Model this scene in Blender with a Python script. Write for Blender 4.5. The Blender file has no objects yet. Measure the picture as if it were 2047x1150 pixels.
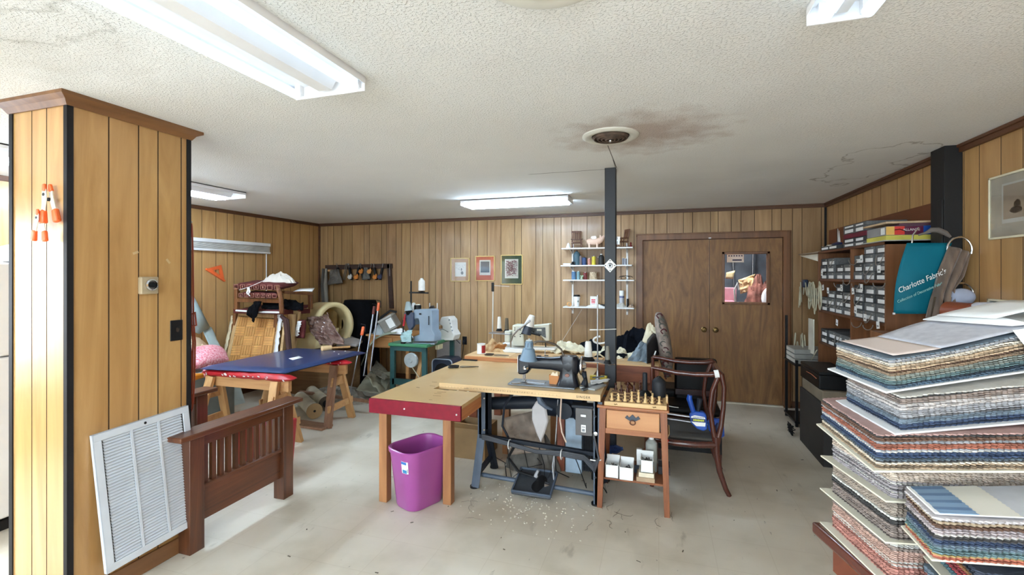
import bpy, math, random
from mathutils import Vector, Matrix, noise, Euler
sc = bpy.context.scene
C = sc.collection
PI = math.pi
# ---------------------------------------------------------------- camera
T = math.radians(17.55); F = 928.0; HY = 551.0; CX = 1023.5; EYE = 1.59
cam = bpy.data.cameras.new('camera'); co = bpy.data.objects.new('camera', cam); C.objects.link(co)
co.location = (0, 0, EYE); co.rotation_euler = (PI/2, 0, T)
cam.sensor_width = 36; cam.lens = F/2047*36; cam.shift_y = -(575-HY)/2047; cam.clip_start = .05
sc.camera = co
sc.view_settings.view_transform = 'Standard'; sc.view_settings.look = 'None'
sc.view_settings.gamma = 1; sc.view_settings.use_curve_mapping = False
sc.view_settings.exposure = 1.75
sc.cycles.max_bounces = 8; sc.cycles.diffuse_bounces = 5; sc.cycles.sample_clamp_indirect = 6
w = bpy.data.worlds.new('world'); sc.world = w; w.use_nodes = True
w.node_tree.nodes['Background'].inputs[0].default_value = (.75, .85, 1, 1)
w.node_tree.nodes['Background'].inputs[1].default_value = 1.0
def area(name, loc, rot, sx, sy, power, col=(1, 1, 1), spread=PI):
    l = bpy.data.lights.new(name, 'AREA'); l.shape = 'RECTANGLE'; l.size = sx; l.size_y = sy; l.energy = power; l.color = col; l.spread = spread
    o = bpy.data.objects.new(name, l); C.objects.link(o); o.location = loc; o.rotation_euler = rot
    return o
# daylight through the shop windows in the wall behind the camera
YN = -4.6; XL = -5.33; XR = 1.88; YB = 6.33; HC = 2.44
WINS = [(-4.9, -3.75), (-3.35, -2.05), (-1.65, -.35), (.05, 1.35)]
for a, b in WINS:
    area('window_daylight', ((a+b)/2, YN-.12, 1.35), (PI/2-.12, 0, 0), b-a, 1.5, 15, (.78, .92, 1), 2.4)
area('window_daylight', (XL-.12, .85, 1.4), (0, -PI/2+.55, 0), 1.4, 1.9, 20, (.84, .94, 1), 2.0)  # added light at an unseen left window, brightens the middle of the floor
TUBE = 14.0

# ---------------------------------------------------------------- pixel rays to real points
def ray(px):
    u = (px-CX)/F
    return -math.sin(T)+u*math.cos(T), math.cos(T)+u*math.sin(T)
def pz(px, py, z=0.0):
    d = (EYE-z)*F/(py-HY); r = ray(px); return Vector((r[0]*d, r[1]*d, z))
def pY(px, py, y):
    r = ray(px); d = y/r[1]; return Vector((r[0]*d, y, EYE-(py-HY)*d/F))
def pX(px, py, x):
    r = ray(px); d = x/r[0]; return Vector((x, r[1]*d, EYE-(py-HY)*d/F))

# ---------------------------------------------------------------- mesh builder
class G:
    def __init__(s): s.v = []; s.f = []; s.c = {}; s.col = None; s.mi = 0; s.fm = []
    def add(s, vs, fs):
        n = len(s.v); s.v += [Vector(v) for v in vs]
        for f in fs:
            if s.col is not None: s.c[len(s.f)] = s.col
            s.f.append(tuple(i+n for i in f)); s.fm.append(s.mi)
        return s
    def box(s, c, d, r=None):
        h = [x/2 for x in d]; M = Euler(r).to_matrix() if r else None
        vs = []
        for x in (-1, 1):
            for y in (-1, 1):
                for z in (-1, 1):
                    p = Vector((x*h[0], y*h[1], z*h[2]))
                    if M: p = M @ p
                    vs.append(Vector(c)+p)
        return s.add(vs, [(0, 1, 3, 2), (4, 6, 7, 5), (0, 4, 5, 1), (2, 3, 7, 6), (0, 2, 6, 4), (1, 5, 7, 3)])
    def bb(s, x0, x1, y0, y1, z0, z1):
        return s.box(((x0+x1)/2, (y0+y1)/2, (z0+z1)/2), (abs(x1-x0), abs(y1-y0), abs(z1-z0)))
    def bar(s, p, q, w_, h_, up=(0, 0, 1), w2=None, h2=None):
        p = Vector(p); q = Vector(q); d = (q-p).normalized(); u = Vector(up)
        if abs(d.dot(u)) > .98: u = Vector((0, 1, 0))
        a = d.cross(u).normalized(); b = a.cross(d).normalized(); w2 = w2 or w_; h2 = h2 or h_
        vs = []
        for o, ww, hh in ((p, w_, h_), (q, w2, h2)):
            for x, y in ((-1, -1), (1, -1), (1, 1), (-1, 1)): vs.append(o+a*x*ww/2+b*y*hh/2)
        return s.add(vs, [(3, 2, 1, 0), (4, 5, 6, 7), (0, 1, 5, 4), (1, 2, 6, 5), (2, 3, 7, 6), (3, 0, 4, 7)])
    def cyl(s, p, q, r0, r1=None, n=20, cap=True):
        if r1 is None: r1 = r0
        return s.tube([p, q], [r0, r1], n, cap)
    def tube(s, pts, r, n=10, cap=True):
        pts = [Vector(p) for p in pts]; N = len(pts)
        rs = r if isinstance(r, (list, tuple)) else [r]*N
        vs = []; a = None
        for i, p in enumerate(pts):
            d = (pts[min(i+1, N-1)]-pts[max(i-1, 0)])
            d = d.normalized() if d.length > 1e-9 else Vector((0, 0, 1))
            if a is None:
                a = d.cross(Vector((0, 0, 1)))
                if a.length < .05: a = d.cross(Vector((1, 0, 0)))
            a = (a-d*a.dot(d)).normalized(); b = d.cross(a)
            for k in range(n):
                t = 2*PI*k/n; vs.append(p+(a*math.cos(t)+b*math.sin(t))*rs[i])
        fs = [(i*n+k, i*n+(k+1) % n, (i+1)*n+(k+1) % n, (i+1)*n+k) for i in range(N-1) for k in range(n)]
        if cap: fs += [tuple(range(n))[::-1], tuple((N-1)*n+k for k in range(n))]
        return s.add(vs, fs)
    def lathe(s, prof, o=(0, 0, 0), n=24, ax=(0, 0, 1), sc_=(1, 1)):
        ax = Vector(ax).normalized(); a = ax.cross(Vector((0, 1, 0)) if abs(ax.y) < .9 else Vector((1, 0, 0))).normalized(); b = ax.cross(a); o = Vector(o)
        vs = [o+ax*z+(a*math.cos(2*PI*k/n)*sc_[0]+b*math.sin(2*PI*k/n)*sc_[1])*max(r, 1e-4) for r, z in prof for k in range(n)]
        N = len(prof)
        fs = [(i*n+k, i*n+(k+1) % n, (i+1)*n+(k+1) % n, (i+1)*n+k) for i in range(N-1) for k in range(n)]
        fs += [tuple(range(n))[::-1], tuple((N-1)*n+k for k in range(n))]
        return s.add(vs, fs)
    def ext(s, poly, d):
        """extrude a 3D polygon by vector d"""
        n = len(poly); P = [Vector(p) for p in poly]; d = Vector(d)
        return s.add(P+[p+d for p in P], [tuple(range(n))[::-1], tuple(range(n, 2*n))]+[(i, (i+1) % n, n+(i+1) % n, n+i) for i in range(n)])
    def grid(s, fn, nu, nv, closeu=False):
        vs = [fn(i/nu, j/nv) for j in range(nv+1) for i in range(nu+1)]
        return s.add(vs, [(j*(nu+1)+i, j*(nu+1)+i+1, (j+1)*(nu+1)+i+1, (j+1)*(nu+1)+i) for j in range(nv) for i in range(nu)])
    def patch(s, a, b, c, d, nu=12, nv=12, amp=0, fr=3, seed=0, ridge=True, nrm=None):
        a, b, c, d = map(Vector, (a, b, c, d)); N = Vector(nrm) if nrm else (b-a).cross(d-a).normalized()
        def fn(u, v):
            p = (a*(1-u)+b*u)*(1-v)+(d*(1-u)+c*u)*v
            q = Vector((u*fr+seed*7.3, v*fr+seed*3.1, seed*1.7))
            k = noise.turbulence(q, 4, ridge)-.5 if ridge else noise.noise(q)
            return p+N*k*amp
        return s.grid(fn, nu, nv)
    def ball(s, c, r, n=16, m=10, sc_=(1, 1, 1)):
        c = Vector(c)
        return s.add([c+Vector((math.sin(PI*(j+.001)/(m+.002))*math.cos(2*PI*k/n)*r*sc_[0], math.sin(PI*(j+.001)/(m+.002))*math.sin(2*PI*k/n)*r*sc_[1], math.cos(PI*(j+.001)/(m+.002))*r*sc_[2])) for j in range(m+1) for k in range(n)],
                     [(j*n+k, j*n+(k+1) % n, (j+1)*n+(k+1) % n, (j+1)*n+k)[::-1] for j in range(m) for k in range(n)])
    def lump(s, c, rx, ry, h, seed=0, n=36, amp=.35, fr=2.2, rot=0, flat=.0):
        """crumpled heap with a flat base"""
        c = Vector(c); R = Matrix.Rotation(rot, 3, 'Z'); m = n//2
        def P(u, v):
            t = 2*PI*u; e = v
            x = math.cos(t); y = math.sin(t)
            q = Vector((x*e*fr+seed*5.1, y*e*fr+seed*2.3, seed))
            k = noise.turbulence(q*1.3, 4, True)
            k2 = noise.noise(Vector((x*fr+seed, y*fr, seed*3.3)))
            s1 = noise.noise(Vector((x*e*fr*.8+seed*3.7, y*e*fr*.8, seed)))
            z = (1-e**2.2)*(1-.3*amp+amp*.7*s1+amp*.35*(k-.45)) if e < 1 else 0
            rr = e*(1+.3*k2+.05*k)
            return c+R @ Vector((x*rx*rr, y*ry*rr, max(0, z)*h))
        return s.grid(P, n, m)
    def xf(s, M):
        s.v = [M @ v for v in s.v]; return s
    def center(s):
        lo = [min(v[i] for v in s.v) for i in range(3)]; hi = [max(v[i] for v in s.v) for i in range(3)]
        return Vector(((lo[0]+hi[0])/2, (lo[1]+hi[1])/2, lo[2]))

def obj(name, g, m, parent=None, bev=0, solid=0, sub=0, sharp=38, loc=None, smooth=True):
    me = bpy.data.meshes.new(name)
    base = Vector((0, 0, 0))
    if parent is None:
        base = Vector(loc) if loc is not None else g.center()
    else:
        p = parent
        while p is not None: base = base+p.location; p = p.parent
        if loc is not None: pass
    me.from_pydata([v-base for v in g.v], [], g.f)
    ms = m if isinstance(m, (list, tuple)) else [m]
    for x in ms: me.materials.append(x)
    if len(ms) > 1: me.polygons.foreach_set('material_index', g.fm)
    if g.c:
        at = me.attributes.new('col', 'FLOAT_COLOR', 'FACE')
        for i in range(len(g.f)):
            c = g.c.get(i, (1, 1, 1)); at.data[i].color = (c[0], c[1], c[2], 1)
    me.update(); me.validate()
    if smooth:
        me.shade_smooth(); me.set_sharp_from_angle(angle=math.radians(sharp))
    o = bpy.data.objects.new(name, me); C.objects.link(o)
    if parent is None: o.location = base
    else: o.parent = parent
    if bev:
        b = o.modifiers.new('b', 'BEVEL'); b.width = bev; b.segments = 2; b.limit_method = 'ANGLE'; b.angle_limit = math.radians(40)
    if solid:
        b = o.modifiers.new('s', 'SOLIDIFY'); b.thickness = solid; b.offset = 0
    if sub:
        b = o.modifiers.new('u', 'SUBSURF'); b.levels = sub; b.render_levels = sub
    return o
def tag(o, label, cat, group=None, kind=None):
    o['label'] = label; o['category'] = cat
    if group: o['group'] = group
    if kind: o['kind'] = kind
    return o
def thing(name, label, cat, loc, group=None, kind=None):
    o = bpy.data.objects.new(name, None); C.objects.link(o); o.location = loc; o.empty_display_size = .05
    return tag(o, label, cat, group, kind)
def solo(name, g, m, label, cat, group=None, **k):
    kind = k.pop('kind', None)
    return tag(obj(name, g, m, None, **k), label, cat, group, kind)
def struct(name, g, m, parent=None, **k):
    o = obj(name, g, m, parent, **k)
    if parent is None: o['kind'] = 'structure'
    return o
def dup(o, parent=None):
    c = o.copy(); C.objects.link(c); c.parent = parent
    for ch in list(o.children): dup(ch, c)
    return c
def place(o, loc, rz=0, label=None, group=None):
    o.location = loc; o.rotation_euler = (0, 0, rz)
    if label: o['label'] = label
    if group: o['group'] = group
    return o
def text(body, loc, rot, size, m, parent, name='lettering', ext=.0004, ax='CENTER', sx=1, shear=0, sp=1):
    cu = bpy.data.curves.new(name, 'FONT'); cu.body = body; cu.size = size; cu.extrude = ext; cu.align_x = ax; cu.align_y = 'CENTER'; cu.shear = shear; cu.space_character = sp
    cu.resolution_u = 3
    o = bpy.data.objects.new(name, cu); C.objects.link(o); cu.materials.append(m)
    base = Vector((0, 0, 0)); p = parent
    while p is not None: base += p.location; p = p.parent
    o.rotation_euler = rot; o.scale = (sx, 1, 1); o.location = Vector(loc)-base
    bpy.context.view_layer.update()
    me = bpy.data.meshes.new_from_object(o.evaluated_get(bpy.context.evaluated_depsgraph_get())); me.transform(o.matrix_basis)
    bpy.data.objects.remove(o); me.name = name
    o = bpy.data.objects.new(name, me); C.objects.link(o); o.parent = parent
    return o

# ---------------------------------------------------------------- materials
def lin(c):
    return tuple(((x/255)/12.92 if x/255 <= .04045 else ((x/255+.055)/1.055)**2.4) for x in c)
_M = {}
def mat(name, rgb, rough=.5, metal=0, var=.1, scl=6, st=(1, 1, 1), bump=0, bs=40, c2=None, coat=0, emit=0, alpha=1, attr=False, trans=0, detail=4, sheen=0, spec=None):
    if name in _M: return _M[name]
    m = bpy.data.materials.new(name); m.use_nodes = True; nt = m.node_tree; N = nt.nodes; L = nt.links
    b = N['Principled BSDF']; _M[name] = m
    c = lin(rgb); cc = lin(c2) if c2 else tuple(x*(1-var*2) for x in c); ca = c if c2 else tuple(min(1, x*(1+var)) for x in c)
    tc = N.new('ShaderNodeTexCoord'); mp = N.new('ShaderNodeMapping'); mp.inputs['Scale'].default_value = st
    L.new(tc.outputs['Object'], mp.inputs[0])
    nz = N.new('ShaderNodeTexNoise'); nz.inputs['Scale'].default_value = scl; nz.inputs['Detail'].default_value = detail; L.new(mp.outputs[0], nz.inputs[0])
    rp = N.new('ShaderNodeValToRGB'); rp.color_ramp.elements[0].position = .32; rp.color_ramp.elements[1].position = .68
    rp.color_ramp.elements[0].color = (*cc, 1); rp.color_ramp.elements[1].color = (*ca, 1)
    L.new(nz.outputs[0], rp.inputs[0]); out = rp.outputs[0]
    if attr:
        at = N.new('ShaderNodeAttribute'); at.attribute_name = 'col'
        mx = N.new('ShaderNodeMix'); mx.data_type = 'RGBA'; mx.blend_type = 'MULTIPLY'; mx.inputs[0].default_value = 1
        L.new(out, mx.inputs[6]); L.new(at.outputs[0], mx.inputs[7]); out = mx.outputs[2]
    L.new(out, b.inputs['Base Color'])
    b.inputs['Roughness'].default_value = rough; b.inputs['Metallic'].default_value = metal
    b.inputs['Coat Weight'].default_value = coat; b.inputs['Coat Roughness'].default_value = .15
    if spec is not None: b.inputs['Specular IOR Level'].default_value = spec
    if sheen: b.inputs['Sheen Weight'].default_value = sheen
    if trans: b.inputs['Transmission Weight'].default_value = trans
    b.inputs['Alpha'].default_value = alpha
    if emit:
        b.inputs['Emission Color'].default_value = (*c, 1); b.inputs['Emission Strength'].default_value = emit
    if bump:
        n2 = N.new('ShaderNodeTexNoise'); n2.inputs['Scale'].default_value = bs; n2.inputs['Detail'].default_value = 3; L.new(mp.outputs[0], n2.inputs[0])
        bp = N.new('ShaderNodeBump'); bp.inputs['Strength'].default_value = min(1, bump); bp.inputs['Distance'].default_value = .004*max(1, bump); L.new(n2.outputs[0], bp.inputs['Height']); L.new(bp.outputs[0], b.inputs['Normal'])
    return m
def wood(name, c1, c2, rough=.45, ax='z', scl=9, attr=False, coat=0, k=.06, warp=3):
    if name in _M: return _M[name]
    st = {'z': (1, 1, k), 'x': (k, 1, 1), 'y': (1, k, 1)}[ax]
    m = mat(name, c1, rough, c2=c2, scl=scl, st=st, attr=attr, coat=coat, detail=7)
    nt = m.node_tree
    nz = next(n for n in nt.nodes if n.type == 'TEX_NOISE'); nz.inputs['Distortion'].default_value = warp; nz.inputs['Roughness'].default_value = .62
    return m
W = lambda n, c, r=.5, **k: mat(n, c, r, **k)
M_panel = wood('walnut_panelling', (174, 140, 98), (138, 104, 64), .42, 'z', 7, attr=True, coat=.1, k=.11, warp=1.2)
M_panel2 = wood('honey_panelling', (196, 156, 102), (170, 128, 76), .3, 'z', 6, attr=True, coat=.3, k=.1, warp=1.6)
M_groove = W('dark_groove', (70, 48, 30), .8)
M_trim = wood('dark_trim', (96, 60, 34), (66, 40, 24), .45, 'x', 8, warp=1)
M_trimy = wood('dark_trim_y', (104, 64, 36), (70, 42, 24), .45, 'y', 8, warp=1)
M_cornice = wood('cornice_wood', (132, 92, 56), (98, 64, 38), .4, 'y', 8, warp=1)
M_black = W('black_trim', (26, 24, 25), .6, spec=.3)
M_white = W('white_enamel', (236, 236, 234), .35, var=.03)
M_white2 = W('white_paper', (240, 240, 238), .8, var=.03)
M_steel = W('steel', (170, 172, 176), .3, metal=1, var=.06)
M_chrome = W('chrome', (214, 214, 216), .15, metal=1, var=.03)
M_blk = W('black_plastic', (18, 19, 21), .45, spec=.3)
M_blkcloth = W('black_cloth', (12, 12, 15), 1, bump=.3, bs=60, spec=.1)
M_orange = W('orange_plastic', (236, 104, 48), .4, var=.06)
M_red = W('red_vinyl', (176, 24, 34), .4, var=.12, scl=14, bump=.25, bs=30)

# ---------------------------------------------------------------- ceiling & floor materials
def ceil_mat():
    m = mat('popcorn_ceiling', (232, 232, 230), .95, var=.02, scl=1.2); nt = m.node_tree; N = nt.nodes; L = nt.links; b = N['Principled BSDF']
    tc = next(n for n in N if n.type == 'TEX_COORD')
    base = next(n for n in N if n.type == 'VALTORGB').outputs[0]
    sep = N.new('ShaderNodeSeparateXYZ'); L.new(tc.outputs['Object'], sep.inputs[0])
    def mth(op, a, b_=None, c=None):
        n = N.new('ShaderNodeMath'); n.operation = op
        for i, x in enumerate((a, b_, c)):
            if x is None: continue
            if isinstance(x, (int, float)): n.inputs[i].default_value = x
            else: L.new(x, n.inputs[i])
        return n.outputs[0]
    def ns(s, d=4, off=0):
        n = N.new('ShaderNodeTexNoise'); n.inputs['Scale'].default_value = s; n.inputs['Detail'].default_value = d; L.new(tc.outputs['Object'], n.inputs[0]); return n.outputs[0]
    def mixc(f, a, col, blend='MIX'):
        n = N.new('ShaderNodeMix'); n.data_type = 'RGBA'; n.blend_type = blend; L.new(f, n.inputs[0]); L.new(a, n.inputs[6]); n.inputs[7].default_value = (*lin(col), 1); return n.outputs[2]
    def blob(cx, cy, rx, ry, soft=.5, wob=.5, ns_=5):
        dx = mth('DIVIDE', mth('SUBTRACT', sep.outputs[0], cx), rx); dy = mth('DIVIDE', mth('SUBTRACT', sep.outputs[1], cy), ry)
        r = mth('SQRT', mth('ADD', mth('MULTIPLY', dx, dx), mth('MULTIPLY', dy, dy)))
        return mth('ADD', r, mth('MULTIPLY', mth('SUBTRACT', ns(ns_), .5), wob))
    def ramp(x, lo, hi):  # 1 at lo -> 0 at hi
        n = N.new('ShaderNodeMapRange'); L.new(x, n.inputs[0]); n.inputs[1].default_value = lo; n.inputs[2].default_value = hi; n.inputs[3].default_value = 1; n.inputs[4].default_value = 0; return n.outputs[0]
    def ring(x, r, w_):
        return ramp(mth('ABSOLUTE', mth('SUBTRACT', x, r)), 0, w_)
    sm = mth('MULTIPLY', ramp(blob(-.1, 2.9, .42, .36, wob=1.6, ns_=7), .35, 1.3), .62)
    col = mixc(sm, base, (150, 116, 92))
    r1 = mth('MULTIPLY', mth('MULTIPLY', ring(blob(-3.12, 1.02-.1, .36, .16, wob=.7), .9, .16), ns(3)), .8)
    r1 = mth('MULTIPLY', mth('MULTIPLY', ring(blob(-2.02, 1.02, .26, .12, wob=1.8, ns_=7), .9, .16), ns(9)), .55)
    col = mixc(r1, col, (120, 116, 104))
    r2 = mth('MULTIPLY', mth('MULTIPLY', ramp(blob(-2.4, 1.1, .55, .3, wob=1.8), .3, 1.4), ns(6)), .5)
    col = mixc(r2, col, (170, 160, 140))
    # repaired smooth area beside the post and dark hairline cracks
    cr = mth('MULTIPLY', ramp(mth('ABSOLUTE', mth('SUBTRACT', sep.outputs[1], mth('ADD', 3.765, mth('MULTIPLY', mth('SUBTRACT', ns(2.5), .5), .05)))), .002, .007), ramp(mth('ABSOLUTE', mth('ADD', sep.outputs[0], .72)), .3, .34))
    col = mixc(cr, col, (70, 62, 54))
    cr2 = mth('MULTIPLY', ramp(mth('ABSOLUTE', mth('ADD', sep.outputs[0], .318)), .0015, .004), mth('MULTIPLY', ramp(mth('ABSOLUTE', mth('SUBTRACT', sep.outputs[1], 3.4)), .33, .35), 1))
    col = mixc(cr2, col, (70, 62, 54))
    w1 = mth('MULTIPLY', mth('MULTIPLY', ring(blob(1.55, 4.3, .3, .9, wob=2.2, ns_=3), .8, .05), ns(4)), 1.1)
    col = mixc(w1, col, (120, 112, 100))
    L.new(col, b.inputs['Base Color'])
    smooth = mth('MAXIMUM', ramp(sep.outputs[1], 2.6, 4.4), .22)
    sm2 = mth('MULTIPLY', smooth, mth('SUBTRACT', 1, mth('MULTIPLY', ramp(sep.outputs[0], -.3, -.36), 0)))
    vz = N.new('ShaderNodeTexNoise'); vz.inputs['Scale'].default_value = 105; vz.inputs['Detail'].default_value = 3; L.new(tc.outputs['Object'], vz.inputs[0])
    rr = N.new('ShaderNodeMapRange'); L.new(vz.outputs[0], rr.inputs[0]); rr.inputs[1].default_value = .5; rr.inputs[2].default_value = .72
    bp = N.new('ShaderNodeBump'); bp.inputs['Distance'].default_value = .0032; L.new(mth('MULTIPLY', rr.outputs[0], sm2), bp.inputs['Height']); bp.inputs['Strength'].default_value = 1
    bp2 = N.new('ShaderNodeBump'); bp2.inputs['Distance'].default_value = .06; bp2.inputs['Strength'].default_value = .35; L.new(ns(1.1, 2), bp2.inputs['Height']); L.new(bp.outputs[0], bp2.inputs['Normal'])
    L.new(bp2.outputs[0], b.inputs['Normal'])
    return m
def floor_mat():
    m = mat('vinyl_floor', (222, 214, 198), .42, c2=(204, 194, 176), scl=1.6, detail=6); nt = m.node_tree; N = nt.nodes; L = nt.links; b = N['Principled BSDF']
    tc = next(n for n in N if n.type == 'TEX_COORD'); base = next(n for n in N if n.type == 'VALTORGB').outputs[0]
    br = N.new('ShaderNodeTexBrick'); br.offset = 0; br.inputs['Scale'].default_value = 1; br.inputs['Brick Width'].default_value = .3048; br.inputs['Row Height'].default_value = .3048; br.inputs['Mortar Size'].default_value = .0018
    br.inputs['Color1'].default_value = (1, 1, 1, 1); br.inputs['Color2'].default_value = (.965, .96, .95, 1); br.inputs['Mortar'].default_value = (.88, .86, .83, 1); L.new(tc.outputs['Object'], br.inputs[0])
    mx = N.new('ShaderNodeMix'); mx.data_type = 'RGBA'; mx.blend_type = 'MULTIPLY'; mx.inputs[0].default_value = 1; L.new(base, mx.inputs[6]); L.new(br.outputs[0], mx.inputs[7])
    def spots(s, lo, hi, col, k, prev, st=(1, 1, 1), rot=0):
        mp = N.new('ShaderNodeMapping'); mp.inputs['Scale'].default_value = st; mp.inputs['Rotation'].default_value = (0, 0, rot); L.new(tc.outputs['Object'], mp.inputs[0])
        n = N.new('ShaderNodeTexNoise'); n.inputs['Scale'].default_value = s; n.inputs['Detail'].default_value = 5; L.new(mp.outputs[0], n.inputs[0])
        r = N.new('ShaderNodeMapRange'); L.new(n.outputs[0], r.inputs[0]); r.inputs[1].default_value = lo; r.inputs[2].default_value = hi; r.inputs[3].default_value = 0; r.inputs[4].default_value = k
        x = N.new('ShaderNodeMix'); x.data_type = 'RGBA'; L.new(r.outputs[0], x.inputs[0]); L.new(prev, x.inputs[6]); x.inputs[7].default_value = (*lin(col), 1); return x.outputs[2]
    o = spots(2.3, .5, .8, (150, 138, 112), .55, mx.outputs[2])
    o = spots(9, .66, .74, (120, 108, 90), .4, o, (1, .35, 1), .6)
    o = spots(34, .7, .76, (80, 70, 58), .7, o, (1, .5, 1), 1.1)
    L.new(o, b.inputs['Base Color'])
    return m
M_ceil = ceil_mat(); M_floor = floor_mat()

# ---------------------------------------------------------------- the room shell
struct('floor', G().bb(XL-.1, XR+.1, YN-.1, YB+1.6, -.1, 0), M_floor, loc=(0, 0, 0), smooth=False)
struct('ceiling', G().bb(XL-.1, XR+.1, YN-.1, YB+1.6, HC, HC+.1), M_ceil, loc=(0, 0, HC), smooth=False)
def panel_wall(name, fn, cuts, zt, m, seed, holes=(), gr=.0032, dep=.004, thick=.1, bright=1):
    """vertical boards with real recessed grooves. fn(a, z, out) -> point; cuts along a; holes = (a0, a1, z0, z1)"""
    g = G(); g.col = (1, 1, 1); R = random.Random(seed)
    def quad(a0, a1, z0, z1, o0, o1, mi, col):
        g.mi = mi; g.col = col
        g.add([fn(a0, z0, o0), fn(a1, z0, o1), fn(a1, z1, o1), fn(a0, z1, o0)], [(0, 1, 2, 3)])
    cs = sorted(set(cuts)); ed = sorted(set(cs+[h for x in holes for h in x[:2]]))
    tones = {}
    for i in range(len(cs)-1):
        t = (.86+.24*R.random())*bright; tones[i] = (t, t*(.97+.05*R.random()), t*(.93+.1*R.random()))
    for i in range(len(ed)-1):
        a, b_ = ed[i], ed[i+1]; k = max(j for j in range(len(cs)) if cs[j] <= a+1e-6); k = min(k, len(cs)-2)
        zs = [(0, zt)]
        for h in holes:
            if a >= h[0]-1e-6 and b_ <= h[1]+1e-6: zs = [(z0, z1) for z0, z1 in ((0, h[2]), (h[3], zt)) if z1-z0 > .01]
        l = gr if a in cs else 0; r = gr if b_ in cs else 0
        for z0, z1 in zs:
            quad(a+l, b_-r, z0, z1, 0, 0, 0, tones[k])
            if l: quad(a, a+l, z0, z1, -dep, 0, 1, (1, 1, 1))
            if r: quad(b_-r, b_, z0, z1, 0, -dep, 1, (1, 1, 1))
            quad(a, b_, z0, z1, -thick, -thick, 1, (1, 1, 1))
    o = struct(name, g, [m, M_groove], loc=(0, 0, 0), smooth=False)
    return o
pat = [.0, .16, .21, .305, .41]
def fill(a, b_, seed, known=()):
    R = random.Random(seed); c = [a]; ws = [.105, .16, .21, .105, .15, .25, .1, .155]; i = 0
    while c[-1] < b_-.3:
        c.append(round(c[-1]+ws[(i+seed) % 8], 3)); i += 1
    return c+[b_]
back = [-5.33, -5.16, -5.05, -4.89, -4.69, -4.47, -4.37, -4.15, -4.06, -3.89, -3.79, -3.64, -3.42, -3.32, -3.21, -3.11, -2.9, -2.8, -2.64, -2.53, -2.38, -2.17, -1.96, -1.86, -1.65, -1.55, -1.39, -1.29, -1.14, -.93, -.73, -.62, -.48, -.31, -.16, -.06, .1, .3, .41, .62, .71, .86, .97, 1.12, 1.31, 1.41, 1.53, 1.63, 1.83, 1.88]
panel_wall('wall_back', lambda a, z, o: (a, YB-o, z), back, HC, M_panel, 3, [(-.23, 1.45, 0, 2.07)])
left = fill(YN, 4.13, 2)[:-1]+[4.13, 4.27, 4.46, 4.62, 4.72, 4.87, 5.07, 5.19, 5.36, 5.57, 5.7, 5.9, 6.1, 6.19, 6.33]
panel_wall('wall_left', lambda a, z, o: (XL+o, a, z), left, HC, M_panel2, 5, [(-.1, 1.8, .65, 2.1)])
right = fill(YN, 3.2, 1)[:-1]+[3.23, 3.40, 3.59, 3.74, 3.99, 4.09, 4.23, 4.42, 4.62, 4.92, 5.1, 5.3, 5.45, 5.62, 5.8, 5.95, 6.1, 6.33]
panel_wall('wall_right', lambda a, z, o: (XR-o, a, z), right, HC, M_panel2, 8, bright=.95)
near_holes = [(a, b_, .6, 2.1) for a, b_ in WINS]
panel_wall('wall_near', lambda a, z, o: (a, YN+o, z), fill(XL, XR, 4), HC, M_panel, 9, near_holes)
g = G().bb(XL-.08, XL+.02, -.14, 1.84, .61, .65).bb(XL-.08, XL+.02, -.14, 1.84, 2.1, 2.14).bb(XL-.08, XL+.02, -.14, -.1, .61, 2.14).bb(XL-.08, XL+.02, 1.8, 1.84, .61, 2.14).bb(XL-.06, XL-.02, .83, .87, .65, 2.1)
struct('window_5', g, M_white)  # frame of the added left window, out of view, opened for its light
for i, (a, b_) in enumerate(WINS):
    g = G()
    for p in ((a, b_, .56, .6), (a, b_, 2.1, 2.14), (a-.04, a, .56, 2.14), (b_, b_+.04, .56, 2.14)): g.bb(p[0], p[1], YN-.08, YN+.02, p[2], p[3])
    g.bb((a+b_)/2-.015, (a+b_)/2+.015, YN-.06, YN-.02, .6, 2.1)
    struct('window_%d' % (i+1), g, M_white)
# crown and base trims
g = G().bb(XL, XR, YB-.022, YB, HC-.045, HC); g.bb(XL, XR, YB-.03, YB, HC-.02, HC); struct('trim_1', g, M_trim, bev=.003)
g = G().bb(XL, XL+.022, YN, YB, HC-.045, HC); struct('trim_2', g, M_trimy, bev=.003)
g = G().bb(XR-.022, XR, YN, YB, HC-.05, HC); g.bb(XR-.034, XR, YN, YB, HC-.02, HC); struct('trim_3', g, M_trimy, bev=.003)
struct('trim_4', G().bb(XL, XL+.025, YB-.025, YB, 0, HC-.03), M_trim)
struct('trim_5', G().bb(XR-.02, XR, YB-.02, YB, 0, HC-.03), M_black)
struct('baseboard_back', G().bb(XL, -.3, YB-.014, YB, 0, .08).bb(1.52, XR, YB-.014, YB, 0, .08), M_trim, bev=.003)
struct('baseboard_left', G().bb(XL, XL+.014, YN, YB, 0, .08), M_trimy, bev=.003)
struct('baseboard_right', G().bb(XR-.014, XR, YN, YB, 0, .08), M_trimy, bev=.003)

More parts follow.
